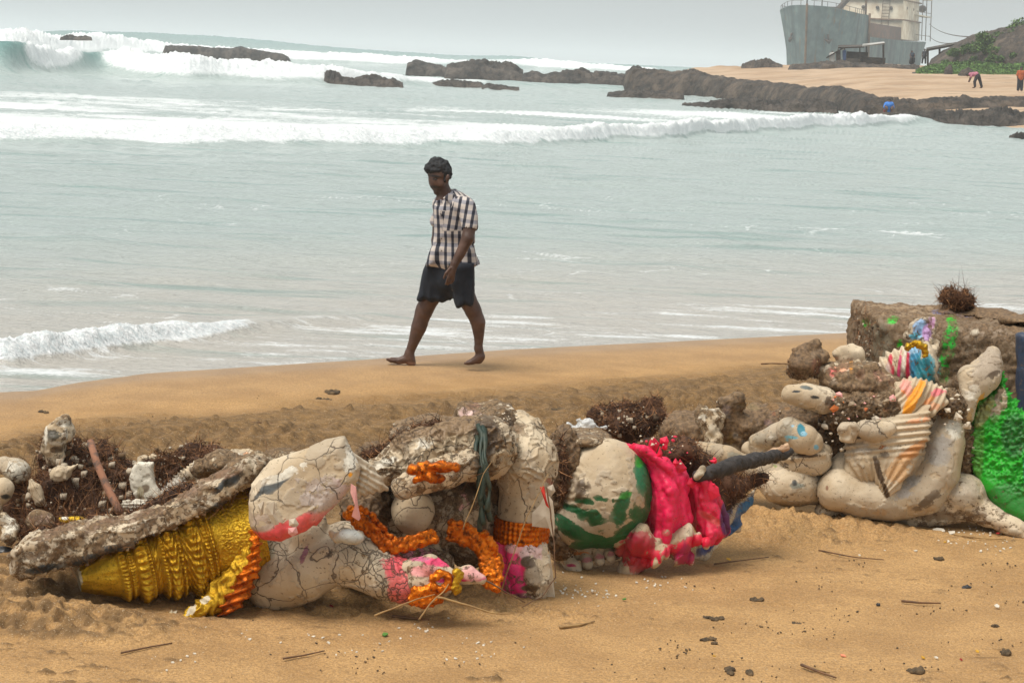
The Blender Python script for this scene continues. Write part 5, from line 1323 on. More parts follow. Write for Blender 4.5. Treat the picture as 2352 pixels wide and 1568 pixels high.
S2('heel', [C((2283, 812, YL + .2, 17), (2272, 840, YL + .16, 32), (2258, 862, YL + .12, 40), (2240, 885, YL + .08, 32)), C((2240, 885, YL + .06, 34), (2228, 915, YL + .03, 20), (2222, 960, YL + .02, 12)), E(2237, 870, YL + .06, 40, 30, 30, -.4)], vox=.006, crk=.35, dirt=.30, noise=((.08, .005),), paint=[(2275, 835, 40, 40, (.42, .33, .24), .85), (2245, 880, 34, 10, (.36, .28, .20), .6, -30), (2238, 905, 20, 22, WHT, .8), (2252, 918, 6, 24, (.70, .36, .08), .9, 30), (2226, 960, 10, 40, (.42, .25, .08), .6, 15), (2280, 862, 20, 8, MUDD, .6, -30)])
def stripef(V, N, P): return .010 * np.cos((P[:, 0] * .9 - P[:, 1] * .45) * .34) + .005 * vn(V, .03, 3)
S2('striped_sleeve', [C((2022, 866, YL + .2, 34), (2060, 846, YL + .2, 42), (2100, 836, YL + .2, 44), (2125, 812, YL + .25, 30), k=.03), E(2120, 855, YL + .15, 34, 40, 40)], vox=.006, fn=stripef, noise=(), crk=.2, dirt=.34,
   paint=[(2042, 838, 6, 24, (.62, .02, .06), 1.2, 10), (2048, 858, 5, 18, (.70, .05, .10), 1.0, 10), (2065, 850, 4, 40, (.62, .05, .16), 1.1, 6), (2085, 848, 4, 46, (.55, .01, .05), 1.2, 2), (2075, 840, 5, 40, WHT, .9, 6), (2103, 830, 14, 50, (.03, .24, .40), 1.2), (2125, 850, 22, 40, (.02, .24, .30), 1.1), (2098, 800, 16, 12, (.25, .45, .62), 1.0), (2020, 850, 26, 30, (.5, .4, .33), .5)])
beads('gold_ring', [(2082, 800), (2092, 790), (2108, 788), (2122, 798), (2127, 812)], 14, 7, YL + .05, M_gold, seed=21, parent=r2)
S2('violet_cloth', [C((2092, 770, YL + .3, 14), (2115, 752, YL + .3, 18), (2135, 740, YL + .32, 14)), C((2110, 770, YL + .3, 12), (2130, 765, YL + .28, 14), (2142, 745, YL + .3, 8)), C((2120, 785, YL + .25, 14), (2145, 790, YL + .28, 12))], vox=.006, noise=((.04, .016), (.015, .006)), crk=.2, dirt=.40, paint=[(2115, 755, 26, 18, (.24, .40, .62), 1.1, -40), (2130, 765, 12, 20, (.45, .26, .50), 1.0), (2140, 742, 10, 16, (.60, .30, .50), .8), (2100, 772, 14, 8, (.10, .42, .55), 1.0)])
S2('head', [E(1960, 880, YL + .15, 80, 34, 80), E(1925, 862, YL + .1, 46, 32, 46), E(1985, 862, YL + .08, 36, 36, 40), E(2020, 880, YL + .1, 46, 30, 46), E(2040, 905, YL + .05, 40, 30, 40)], vox=.007, dirt=.56, crk=.5, noise=((.05, .015), (.02, .006)), k=.05,
   paint=[(1925, 848, 30, 14, (.78, .36, .20), .85, -25), (1910, 855, 12, 12, (.72, .12, .10), .6), (1955, 838, 5, 22, YEL, .9), (1978, 860, 14, 22, (.78, .44, .32), .8), (2020, 862, 24, 14, (.80, .38, .26), .85, 20), (2050, 880, 20, 12, (.82, .46, .34), .8, 35), (1915, 880, 16, 7, WHT, .9), (1990, 888, 60, 12, MUD, .9), (1890, 880, 20, 30, MUD, .9), (2070, 890, 10, 14, (.85, .30, .26), .9)])
S2('ear', [PL([(1922, 838), (1916, 812), (1932, 795), (1962, 790), (1985, 798), (1992, 836), (1985, 850), (1972, 850), (1950, 838)], YL + .28, .05, .045)], vox=.006, dirt=.34, crk=.5, noise=((.05, .010),), paint=[(1950, 830, 22, 14, (.42, .34, .26), .5)])
S2('mud_lump', [E(1845, 838, YL + .1, 34, 40, 50), E(1872, 832, YL + .15, 30, 34, 40), C((1828, 800, YL + .12, 8), (1870, 802, YL + .14, 9))], vox=.008, dirt=.85, crk=.3, noise=((.14, .035), (.06, .022), (.02, .008)), k=.04, paint=[(1850, 835, 60, 60, MUD, .95), (1838, 830, 30, 30, MUDD, .6), (1875, 840, 10, 20, (.50, .06, .08), .7), (1880, 812, 18, 12, (.42, .33, .24), .8)])
S2('tusk', [C((1816, 905, YL - .12, 22), (1850, 908, YL - .12, 29), (1890, 918, YL - .08, 30), k=.02), C((1890, 925, YL - .08, 22), (1935, 950, YL, 12))], vox=.006, dirt=.24, crk=.25, noise=((.08, .004),), paint=[(1828, 899, 14, 3, BLK, .9), (1872, 912, 12, 4, BLK, .85, 8), (1852, 890, 16, 5, (.10, .12, .11), .85, 10), (1905, 930, 16, 24, MUDD, .8), (1880, 940, 60, 10, (.34, .26, .17), .6)])
def rubble(V, N, P): return .02 * fbm(V, .05, 3, 4, .75) - .012 * (voro(V, .04, 6) < .15)
S2('broken_chest', [E(1970, 930, YL + .02, 60, 36, 60), E(2030, 935, YL, 46, 34, 50), E(1925, 955, YL, 40, 34, 50), E(1960, 1000, YL + .08, 40, 70, 40), E(2180, 925, YL + .05, 34, 30, 40), E(1905, 1010, YL + .1, 30, 60, 30), E(2200, 960, YL + .1, 26, 60, 40), E(2210, 1040, YL + .1, 26, 70, 40)], vox=.0065, fn=rubble, noise=(), dirt=.66, crk=.9, k=.04,
   paint=[(1985, 925, 60, 34, (.045, .030, .02), .62), (1940, 975, 40, 60, (.05, .033, .02), .8), (2010, 920, 26, 14, CRM, .8), (2040, 950, 10, 24, CRM, .7, 30), (2005, 905, 14, 10, (.76, .30, .12), .8), (1955, 895, 20, 10, (.80, .32, .06), .7, -40), (2035, 940, 8, 5, (.85, .20, .02), 1), (1990, 952, 6, 4, (.85, .20, .02), 1), (1905, 1000, 40, 80, MUDD, .8), (2195, 925, 34, 26, (.30, .24, .18), .7)])
# arms on the near side
S2('hand', [C((1814, 988, YL - .12, 31), (1845, 1008, YL - .14, 36), (1862, 1018, YL - .14, 30)), ], vox=.006, dirt=.20, crk=.25, noise=((.08, .004),), paint=[(1808, 985, 22, 30, (.40, .34, .25), .8), (1840, 988, 9, 15, (.01, .20, .27), 1.2, -15), (1847, 996, 8, 6, (.25, .50, .62), 1.0), (1818, 1004, 16, 4, (.20, .48, .56), 1.0, 5), (1875, 1026, 6, 6, (.22, .48, .62), 1.1), (1821, 978, 4, 3, (.35, .55, .65), 1), (1808, 1010, 4, 4, (.25, .5, .6), .9)])
S2('palm', [C((1838, 1056, YL - .08, 34), (1872, 1056, YL - .08, 38), (1890, 1040, YL - .05, 24)), E(1826, 1060, YL - .05, 30, 38, 36)], vox=.006, dirt=.26, crk=.55, noise=((.06, .006),), fn=lambda V, N, P: -.02 * np.exp(-((P[:, 1] - 1048 + .12 * (P[:, 0] - 1860)) / 7) ** 2) * (P[:, 0] < 1895), paint=[(1855, 1046, 34, 6, MUDD, .9), (1820, 1045, 8, 20, MUDD, .6), (1832, 1094, 14, 4, (.25, .38, .42), .7)])
S2('arm', [E(1815, 1115, YL - .05, 66, 50, 60), C((1770, 1095, YL, 34), (1820, 1110, YL - .05, 44), (1870, 1120, YL, 40))], vox=.007, dirt=.34, crk=.40, noise=((.12, .008),), paint=[(1830, 1115, 20, 8, (.24, .26, .22), .7), (1825, 1108, 6, 8, BLK, .8), (1780, 1070, 10, 8, (.30, .38, .12), .6), (1820, 1160, 70, 12, (.30, .22, .14), .7)])
S2('arm', [C((1598, 1028, YL, 16), (1632, 1040, YL - .02, 24), (1668, 1052, YL - .02, 27), k=.02), C((1668, 1050, YL - .02, 26), (1705, 1068, YL, 26), (1760, 1090, YL, 30))], vox=.006, dirt=.26, crk=.22, noise=((.07, .005),), paint=[(1584, 1030, 5, 12, BLK, .9), (1594, 1026, 4, 4, BLK, .9), (1690, 1045, 26, 10, (.34, .32, .24), .6)])
S2('arm', [C((1738, 1014, YL + .05, 18), (1775, 1004, YL, 26), (1805, 990, YL, 26)), C((1720, 1030, YL + .1, 18), (1750, 1040, YL + .05, 22))], vox=.007, dirt=.34, crk=.2, noise=((.07, .006),), paint=[(1770, 1005, 50, 26, (.40, .34, .25), .7), (1771, 1003, 6, 3, WHT, .9), (1788, 1012, 4, 5, WHT, .9)])
S2('torn_hand', [C((1612, 950, YL + .12, 18), (1630, 975, YL + .1, 26), (1638, 1000, YL + .08, 20), (1640, 1025, YL + .05, 18)), E(1640, 962, YL + .12, 24, 24, 24)], vox=.007, dirt=.50, crk=.4, noise=((.04, .014), (.02, .005)), paint=[(1615, 955, 24, 24, WHT, .6), (1640, 985, 20, 20, CRM, .6), (1605, 1000, 14, 20, BLK, .6)])
S2('mud_mass', [E(1740, 975, YL + .3, 90, 34, 70), E(1690, 990, YL + .28, 50, 40, 50), E(1590, 985, YL + .45, 80, 40, 90), E(1780, 950, YL + .35, 70, 20, 60), C((1662, 925, YL + .2, 14), (1695, 915, YL + .2, 16), (1697, 950, YL + .2, 10)), E(1672, 948, YL + .22, 22, 22, 24), E(1850, 960, YL + .2, 60, 34, 60), E(1700, 1040, YL + .3, 90, 40, 60)], vox=.009, dirt=.78, crk=.3, noise=((.06, .018), (.025, .01)), k=.05,
   paint=[(1720, 975, 130, 50, MUD, .9), (1560, 960, 80, 50, (.34, .23, .13), 1.1), (1800, 960, 80, 40, MUDD, .7), (1665, 912, 24, 8, (.58, .42, .26), .9), (1694, 930, 6, 18, CRM, .9), (1668, 940, 12, 12, (.40, .35, .48), .8), (1672, 955, 8, 6, (.35, .52, .62), .9), (1680, 1008, 9, 16, (.62, .40, .02), 1.2, 20), (1688, 1000, 6, 8, (.5, .6, .6), .9), (1764, 970, 10, 7, (.62, .36, .52), 1.2, 30), (1772, 977, 6, 4, (.25, .5, .7), 1.1, 30), (1775, 933, 14, 9, (.72, .33, .02), 1.3), (1720, 932, 26, 8, (.70, .58, .25), 1.1, 15), (1808, 938, 8, 4, YEL, 1), (1778, 950, 4, 5, (.8, .12, .03), 1.1), (1707, 1014, 4, 5, (.35, .55, .65), 1.1), (1610, 920, 60, 10, (.40, .28, .16), 1)])
# loose flakes of plaster sitting in the broken chest
rng = np.random.default_rng(11)
def shardset(n, area, Y, parent, mats, nm, smin=2, smax=13):
    for i in range(n):
        x, y = rng.uniform(area[0], area[2]), rng.uniform(area[1], area[3])
        r = smin + (smax - smin) * rng.uniform() ** 2.2; k = rng.integers(4, 7); a0 = rng.uniform(0, 6.3)
        flake([(x + r * rng.uniform(.5, 1.2) * math.cos(a0 + 6.283 * j / k), y + r * .8 * rng.uniform(.5, 1.2) * math.sin(a0 + 6.283 * j / k)) for j in range(k)], Y + rng.uniform(-.03, .03), mats[rng.integers(len(mats))], .008, rng.uniform(-.8, .8), parent, nm, rng.uniform(-.6, .6))
M_dirtf = simple('dirty_flake', (.40, .31, .21), (.26, .19, .12), 20, .8)
M_orf = simple('orange_flake', (.72, .22, .05), (.5, .12, .03), 20, .6)
shardset(44, (1905, 905, 2055, 965), YL - .14, r2, [M_dirtf, M_palef, M_dirtf, M_pinkf, M_orf], 'plaster_flake')
shardset(16, (1885, 950, 1945, 1060), YL - .12, r2, [M_palef], 'plaster_flake')
shardset(16, (2160, 905, 2225, 1000), YL - .08, r2, [M_palef], 'plaster_flake')
shardset(14, (1440, 1010, 1660, 1130), YB - .02, root, [M_redf], 'torn_cloth', 4, 12)
shardset(18, (1470, 1000, 1600, 1070), YB - .05, root, [M_palef, M_redf, M_palef], 'plaster_flake', 2, 6)
shardset(16, (1140, 930, 1190, 990), YA - .02, root, [M_palef], 'plaster_flake', 2, 6)

# strands and crumbs of grit clinging to the rough places
def cling(name, obj, n, ln, box_, seed, crumbs=0, cs=(.003, .010), w=.0013, up=True, gm=None):
    rng = np.random.default_rng(seed)
    me = obj.data
    V = np.empty(len(me.vertices) * 3, np.float32); me.vertices.foreach_get('co', V); V = V.reshape(-1, 3) + np.array(obj.matrix_world.translation if obj.parent is None else obj.parent.matrix_world.translation)
    N = np.empty(len(me.vertices) * 3, np.float32); me.vertices.foreach_get('normal', N); N = N.reshape(-1, 3)
    P = PX(V)
    ok = np.zeros(len(V), bool)
    for b in box_: ok |= (P[:, 0] > b[0]) & (P[:, 0] < b[2]) & (P[:, 1] > b[1]) & (P[:, 1] < b[3])
    ok &= (N[:, 1] < .3) & (fbm(V, .12, seed, 3) > -.12)
    if up: ok &= N[:, 2] > -.35
    idx = np.flatnonzero(ok)
    if len(idx) == 0: return
    par = obj.parent or obj
    if n:
        i = rng.choice(idx, n); p = V[i]
        d = N[i] * .25 + rng.normal(size=(n, 3)) * .6; d[:, 2] -= .15
        d /= np.linalg.norm(d, axis=1)[:, None]
        L = ln * rng.uniform(.3, 1.5, (n, 1)); cur = rng.normal(size=(n, 3)) * .6
        side = np.cross(d, rng.normal(size=(n, 3))); side /= np.linalg.norm(side, axis=1)[:, None]
        rows = []
        for t in (0, .33, .66, 1.0):
            c = p + d * L * t + cur * L * t * t; ww = w * (1.3 - t)
            rows += [c - side * ww, c + side * ww]
        q0 = np.array([[0, 1, 3, 2], [2, 3, 5, 4], [4, 5, 7, 6]])
        mesh_obj(name, np.stack(rows, 1).reshape(-1, 3), (np.arange(n)[:, None, None] * 8 + q0[None]).reshape(-1, 4), M_coir, par, attrs={'tone': np.repeat(rng.uniform(.2, 1, n), 8)})['kind'] = 'stuff'
    if crumbs:
        i = rng.choice(idx, crumbs); p = V[i] + N[i] * .002
        s_ = (cs[0] + (cs[1] - cs[0]) * rng.uniform(size=(crumbs, 1)) ** 2.5)
        o8 = np.array([[x, y, z] for x in (-1, 1) for y in (-1, 1) for z in (-1, 1)], float)
        v = p[:, None] + s_[:, None] * (o8[None] * rng.uniform(.5, 1.1, (crumbs, 8, 3)))
        f = np.array([[0, 1, 3, 2], [4, 6, 7, 5], [0, 4, 5, 1], [2, 3, 7, 6], [0, 2, 6, 4], [1, 5, 7, 3]])
        mesh_obj('grit', v.reshape(-1, 3), (np.arange(crumbs)[:, None, None] * 8 + f[None]).reshape(-1, 4), gm or M_grit, par, smooth=False, attrs={'tone': np.repeat(rng.uniform(0, 1, crumbs), 8)})['kind'] = 'stuff'
def gritm(lo=.72):
    t = NT('grit_mix')
    tn = t.attr('tone').outputs['Fac']
    c = t.mix(t.ramp(tn, .0, .6), (.045, .026, .014), (.24, .145, .07))
    return t.fin(t.mix(t.ramp(tn, lo, lo + .14), c, (.50, .41, .30)), .9)
M_grit = gritm()
M_gritw = gritm(.35)
ob = bpy.data.objects
bpy.context.view_layer.update()
cling('fibre', ob['plinth'], 5200, .035, [(1970, 690, 2352, 900)], 1, 1500)
cling('fibre', ob['back_plate'], 1500, .04, [(30, 1040, 620, 1330)], 2, 1500)
cling('fibre', ob['plate_end'], 600, .04, [(430, 1000, 680, 1180)], 3, 700)
cling('fibre', ob['shoulder'], 900, .035, [(840, 930, 1180, 1010), (1060, 940, 1160, 1100)], 4, 2600)
cling('fibre', ob['knee'], 500, .04, [(1090, 900, 1220, 1010)], 5, 700)
cling('fibre', ob['torso'], 200, .03, [(800, 1050, 1140, 1330)], 6, 900)
cling('fibre', ob['mud_mass'], 2600, .03, [(1480, 890, 1920, 1070)], 7, 2400, (.003, .012))
cling('fibre', ob['mud_lump'], 500, .025, [(1800, 780, 1910, 890)], 8, 400)
cling('fibre', ob['broken_chest'], 1500, .03, [(1880, 880, 2240, 1080)], 9, 1600, (.003, .014))
cling('fibre', ob['mud_filling'], 900, .03, [(500, 900, 1400, 1400)], 10, 1500, (.003, .012))
cling('fibre', ob['belly_cap'], 400, .03, [(1250, 960, 1420, 1200)], 11, 500)
cling('fibre', ob['arm'], 150, .03, [(1100, 970, 1280, 1120)], 12, 500, (.002, .008))
cling('fibre', ob['leg'], 0, .03, [(1870, 940, 2220, 1220)], 13, 300, (.002, .006))

# ================================================================== DEBRIS AT THE LEFT, BEHIND THE PLATE
def YD(px): return 9.75
def free(name, label, cat, prims, group=None, **kw):
    mat = kw.pop('mat', M_pl)
    o = sculpt(name, prims, mat, None, **kw)
    return tag(o, label, cat, group)
def ctag(o, label, cat='coir heap', group='heaps of coconut fibre'): return tag(o, label, cat, group)
ctag(coir('coir_heap', [C((120, 1020, 9.95, 20), (150, 1050, 9.95, 55), (170, 1120, 9.9, 80), (150, 1190, 9.8, 90)), C((205, 1010, 10.0, 14), (240, 1060, 9.95, 40), (285, 1120, 9.9, 44), (300, 1180, 9.8, 40)), E(80, 1170, 9.9, 60, 60, 80), E(230, 1180, 9.8, 90, 50, 70)], None, 11000, .055, seed=31, noise=.055),
     'tall shaggy heap of dark coconut fibre with a pole leaning in it')
ctag(coir('coir_heap', [C((40, 1110, 9.85, 12), (90, 1160, 9.75, 22), (130, 1190, 9.65, 24), (210, 1190, 9.6, 18)), E(100, 1220, 9.6, 60, 26, 40)], None, 3600, .10, seed=32, noise=.03, up=.0),
     'red brown tangle of fibre strands sprawling in front of the tall heap')
ctag(coir('coir_heap', [C((370, 1060, 9.95, 22), (410, 1070, 9.95, 30), (450, 1060, 9.95, 16)), E(385, 1100, 9.95, 30, 44, 50), C((440, 1050, 10.0, 12), (490, 1046, 10.0, 12))], None, 4000, .035, seed=33, noise=.05),
     'dark heap of fibre behind the curved white shell')
ctag(coir('coir_heap', [C((1385, 970, 10.75, 20), (1420, 955, 10.75, 26), (1455, 950, 10.75, 24)), E(1500, 940, 10.75, 28, 20, 40), E(1430, 975, 10.7, 60, 26, 60)], None, 4200, .032, seed=34, noise=.05),
     'dark brown matted heap of fibre with white splinters behind the crimson cloth')
ctag(coir('coir_tuft', [E(2190, 686, 12.75, 30, 17, 40), E(2205, 690, 12.75, 22, 14, 30)], None, 2400, .045, seed=35, noise=.05, up=.3),
     'round wiry tuft of fibre sitting on top of the plinth', 'coir tuft', None)
pl = dict(group='loose pieces of white plaster in the left heap')
free('plaster_chunk', 'white and mud-blackened plaster figure fragment standing highest at the left', 'plaster piece', [C((140, 968, 9.8, 17), (128, 1000, 9.8, 28), (122, 1030, 9.8, 27), (125, 1045, 9.8, 24)), E(155, 990, 9.82, 18, 26, 30)], vox=.006, noise=((.05, .012), (.02, .005)), crk=.5, dirt=.45,
     paint=[(122, 998, 26, 16, (.06, .05, .03), .85), (128, 1032, 26, 9, (.10, .06, .03), .8), (145, 972, 20, 8, WHT, 1), (105, 1000, 4, 34, WHT, .9), (130, 1018, 24, 5, WHT, .8), (150, 1000, 8, 22, WHT, .7)], **pl)
free('plaster_chunk', 'round carved knob of white plaster with a pointed wing in the brown fibre', 'plaster piece', [E(134, 1088, 9.68, 19, 18, 18), PL([(148, 1075), (176, 1068), (160, 1092), (150, 1104)], 9.68, .03, .015)], vox=.005, noise=((.02, .004),), crk=.3, dirt=.35, fn=lambda V, N, P: .002 * np.sin(np.hypot(P[:, 0] - 134, P[:, 1] - 1087) * .6), **pl)
free('plaster_chunk', 'big rounded cracked white lump at the left edge of the heap', 'plaster piece', [E(38, 1080, 9.75, 34, 24, 30, -.4), E(8, 1070, 9.8, 20, 18, 24)], vox=.006, noise=((.06, .010),), crk=.55, dirt=.38, paint=[(38, 1080, 40, 30, WHT, .7)], **pl)
free('plaster_chunk', 'hollow white plaster end with a dark hole cut off by the left edge', 'plaster piece', [E(8, 1126, 9.6, 24, 30, 30), E(-6, 1164, 9.6, 14, 18, 20), E(10, 1140, 9.46, 12, 7, 16, k=.01, op='-'), E(20, 1122, 9.46, 3, 3, 10, k=.004, op='-')], vox=.005, noise=((.05, .006),), crk=.3, dirt=.25, paint=[(12, 1140, 12, 7, BLK, .8)], **pl)
free('plaster_chunk', 'white plaster spike pointing up out of the red brown fibre', 'plaster piece', [C((72, 1104, 9.6, 6), (80, 1122, 9.6, 15), (92, 1148, 9.6, 14))], vox=.005, noise=((.04, .006),), crk=.3, dirt=.40, **pl)
free('plaster_chunk', 'crumbling white lump low at the left edge above the black bag', 'plaster piece', [C((10, 1190, 9.55, 14), (25, 1205, 9.55, 16), (22, 1235, 9.5, 16))], vox=.005, noise=((.03, .012),), crk=.5, dirt=.45, paint=[(20, 1205, 26, 34, WHT, .7)], **pl)
free('plaster_chunk', 'pinkish brown plaster slab half buried in fibre above the plate', 'plaster piece', [E(92, 1196, 9.45, 34, 26, 20)], vox=.006, noise=((.04, .010),), crk=.5, dirt=.6, paint=[(92, 1196, 36, 30, (.42, .26, .19), .7)], **pl)
free('plaster_chunk', 'tied bundle of white plaster-coated cord to the right of the pole', 'plaster piece', [C((290, 1160, 9.55, 13), (332, 1164, 9.55, 14))], vox=.005, noise=((.02, .006),), crk=.4, dirt=.42, fn=lambda V, N, P: .004 * np.sin(P[:, 1] * .9), paint=[(310, 1160, 40, 18, WHT, .9)], **pl)
free('plaster_shell', 'smooth curved white plaster shell standing upright with one jagged edge', 'plaster piece', [PL([(314, 1064), (352, 1062), (350, 1078), (352, 1096), (356, 1112), (362, 1124), (368, 1134), (368, 1152), (346, 1168), (332, 1148), (312, 1144), (298, 1126), (294, 1104), (302, 1080)], 9.62, .02, .016, sx=-.25)], vox=.005, noise=((.05, .004),), crk=.12, dirt=.18, paint=[(330, 1110, 60, 70, WHT, .9), (332, 1122, 12, 9, (.20, .15, .10), .8, -30), (322, 1130, 8, 14, (.42, .36, .24), .6)], **pl)
free('fluted_column', 'grey fluted plaster column leaning between the shell and the plate', 'plaster piece', [C((376, 1142, 9.72, 16), (446, 1084, 9.78, 21), k=.01)], vox=.005, noise=((.05, .003),), crk=.35, dirt=.45, fn=lambda V, N, P: .005 * np.sin((P[:, 0] * .78 - P[:, 1] * .62) * .75), paint=[(400, 1120, 60, 40, (.50, .45, .38), .7)], **pl)
free('fluted_column', 'short white scalloped capital at the upper end of the grey fluted column', 'plaster piece', [C((450, 1072, 9.7, 14), (466, 1092, 9.7, 20), (474, 1106, 9.7, 14))], vox=.005, noise=((.04, .004),), crk=.3, dirt=.4, fn=lambda V, N, P: .004 * np.sin(P[:, 0] * .8), paint=[(455, 1078, 14, 26, WHT, .8)], **pl)
free('plaster_chunk', 'lumpy white crust above the plate near the ear', 'plaster piece', [E(520, 1050, 9.85, 30, 14, 40), E(560, 1046, 9.85, 26, 13, 40), E(585, 1062, 9.8, 22, 10, 40)], vox=.006, noise=((.04, .014), (.015, .004)), crk=.6, dirt=.42, paint=[(560, 1052, 40, 16, WHT, .6), (566, 1042, 8, 5, (.80, .42, .22), .8)], **pl)
free('plaster_chunk', 'row of small white crumbs along the skyline left of the fluted column', 'plaster piece', [E(338, 1052, 9.95, 10, 5, 12), E(352, 1050, 9.95, 7, 5, 10), E(366, 1053, 9.95, 9, 4, 10), E(322, 1056, 9.95, 6, 4, 8)], vox=.005, noise=((.02, .006),), dirt=.3, **pl)
o = mesh_obj('wooden_pole', *tube([W(207, 1012, 9.62), W(222, 1062, 9.55), W(242, 1110, 9.48), (W(262, 1150, 9.42)), W(285, 1194, 9.36)], np.array([8.2, 9, 9, 9.5, 10]) * 9.5 / F, 14), None)
t = NT('rust_pole'); co = t.coord()
o.data.materials.append(t.fin(t.mix(t.ramp(t.noise(14, co, 6, .7), .45, .62), (.30, .135, .075), (.10, .065, .05)), .85, t.bump(t.noise(60, co, 4), .004, .8)))
tag(o, 'reddish brown pole leaning against the tall fibre heap', 'pole')
tag(sculpt('gilded_strip', [C((140, 1192, 9.4, 7), (190, 1196, 9.38, 9), (245, 1194, 9.38, 9), (302, 1190, 9.38, 7))], M_gold, None, vox=.005, noise=((.02, .006), (.05, .006)), paint=[(262, 1196, 14, 10, WHT, .9), (215, 1190, 26, 6, WHT, .6), (150, 1190, 12, 6, WHT, .6)]), 'flattened bright gilded strip lying behind the plate under the pole', 'gilded strip')
tag(sculpt('black_bag', [E(8, 1273, 9.5, 30, 14, 20), E(-20, 1270, 9.55, 30, 18, 30)], simple('black_plastic', (.01, .01, .012), (.02, .02, .02), 20, .35), None, vox=.007, noise=((.05, .010),)), 'black plastic bag end poking in at the left edge', 'bag')
# clear plastic bag behind the belly
def make_bag():
    t = NT('clear_plastic')
    t.fin((.82, .82, .80), .22, t.bump(t.noise(30, t.coord(), 4), .01, .8))
    t.b.inputs['Transmission Weight'].default_value = .25
    t.b.inputs['Alpha'].default_value = .62
    o = sculpt('plastic_bag', [C((1330, 968, 10.5, 12), (1345, 985, 10.5, 26), (1330, 1000, 10.5, 30)), C((1275, 990, 10.5, 5), (1300, 985, 10.5, 10)), C((1360, 985, 10.5, 10), (1392, 978, 10.5, 6))], t.m, None, vox=.006, noise=((.06, .010),), peel=0, fn=lambda V, N, P: .022 * (1 - 2 * np.abs(fbm(V, .07, 5, 3, .6))))
    tag(o, 'crumpled translucent white plastic bag behind the round green-marked belly', 'bag')
make_bag()
# charred log resting between the statues
def make_log():
    p = [W(1606, 1094, 10.22), W(1640, 1082, 10.27), W(1690, 1066, 10.4), W(1740, 1055, 10.6), W(1780, 1046, 10.85), W(1812, 1038, 11.05)]
    rt = thing('charred_log', p[2], 'charred black branch with pale split wood at its upper end, leaning across the statue arms', 'log')
    prs = [CW(*[(q[0], q[1], q[2], r) for q, r in zip(p, (.033, .036, .038, .034, .028, .020))])]
    sculpt('charred_wood', prs, M_blkf, rt, vox=.005, noise=((.05, .008), (.02, .003)), k=.01)
    sculpt('split_wood', [PL([(1762, 1038), (1775, 1030), (1790, 1028), (1812, 1020), (1816, 1030), (1808, 1036), (1785, 1040), (1768, 1044)], 10.88, .02, .01, sx=.3)], simple('fresh_wood', (.55, .36, .22), (.36, .21, .12), 30, .8, .5), rt, vox=.004, noise=((.02, .004),))
    sculpt('broken_end', [C((1602, 1094, 10.19, 9), (1614, 1078, 10.2, 8))], simple('ash_wood', (.50, .42, .30), (.25, .19, .12), 30, .8, .5), rt, vox=.004, noise=((.02, .006),))
make_log()
# strands of dark weed and dry grass
def strand(name, pts, r, mat, label, cat, group=None, parent=None):
    p = np.array([W(*q) for q in pts])
    tt = np.linspace(0, len(p) - 1, 6 * len(p))
    s_ = np.stack([np.interp(tt, np.arange(len(p)), p[:, i]) for i in range(3)], 1)
    s_ = s_ + .004 * np.stack([vn(s_, .05, 3 + i) for i in range(3)], 1)
    o = mesh_obj(name, *tube(s_, r * np.linspace(1.1, .5, len(tt)), 6), mat, parent)
    return tag(o, label, cat, group)
M_weed = simple('dark_weed', (.012, .030, .020), (.04, .05, .03), 20, .6)
M_straw = simple('straw', (.42, .26, .10), (.26, .15, .06), 20, .8)
M_twig = simple('twig', (.20, .10, .045), (.10, .055, .03), 20, .85)
wr = thing('seaweed_strand', W(1110, 1000, 9.3), 'dark green matted weed strands hanging between the mud-covered shoulder and the arm', 'seaweed')
for pts in ([(1102, 975, 9.38), (1108, 1040, 9.24), (1100, 1110, 9.2), (1108, 1160, 9.2), (1100, 1215, 9.22)], [(1112, 980, 9.38), (1120, 1050, 9.22), (1110, 1130, 9.2), (1128, 1190, 9.22)], [(1098, 990, 9.4), (1096, 1060, 9.22), (1105, 1140, 9.2), (1112, 1200, 9.2)],
            [(1118, 985, 9.4), (1112, 1060, 9.2), (1122, 1120, 9.19), (1118, 1170, 9.2)], [(1106, 985, 9.38), (1116, 1070, 9.2), (1104, 1150, 9.19)]):
    p = np.array([W(*q) for q in pts]); tt = np.linspace(0, len(p) - 1, 24)
    s_ = np.stack([np.interp(tt, np.arange(len(p)), p[:, i]) for i in range(3)], 1); s_ = s_ + .012 * np.stack([vn(s_, .07, 3 + i) for i in range(3)], 1)
    mesh_obj('strand', *tube(s_, .010 + .004 * np.sin(tt * 5), 6), M_weed, wr)
G1 = 'dry stalks caught around the trunk and fist'
strand('dry_stalk', [(860, 1412, 8.85), (930, 1385, 8.85), (1000, 1364, 8.85)], .004, M_straw, 'straw stalk slanting left from the gold knot at the trunk tip', 'stalk', G1)
strand('dry_stalk', [(1005, 1372, 8.85), (1070, 1386, 8.86), (1130, 1406, 8.87), (1180, 1408, 8.9)], .005, M_straw, 'straw stalk running right along the sand from the gold knot', 'stalk', G1)
strand('dry_stalk', [(962, 1424, 8.82), (985, 1390, 8.83), (1015, 1360, 8.86), (1030, 1340, 8.88)], .004, M_straw, 'short upright straw stalk crossing the gold knot', 'stalk', G1)
strand('dry_stalk', [(1148, 1370, 9.3), (1172, 1290, 9.3), (1210, 1190, 9.32), (1240, 1130, 9.35), (1258, 1090, 9.4)], .003, M_straw, 'thin straw lying up across the pink fist and the bangle', 'stalk', G1)
strand('dry_stalk', [(1255, 1120, 9.4), (1268, 1200, 9.38), (1274, 1270, 9.36), (1276, 1325, 9.35), (1245, 1370, 9.3), (1200, 1392, 9.25)], .004, M_twig, 'long brown stalk bowed down the right side of the arm', 'stalk', G1)
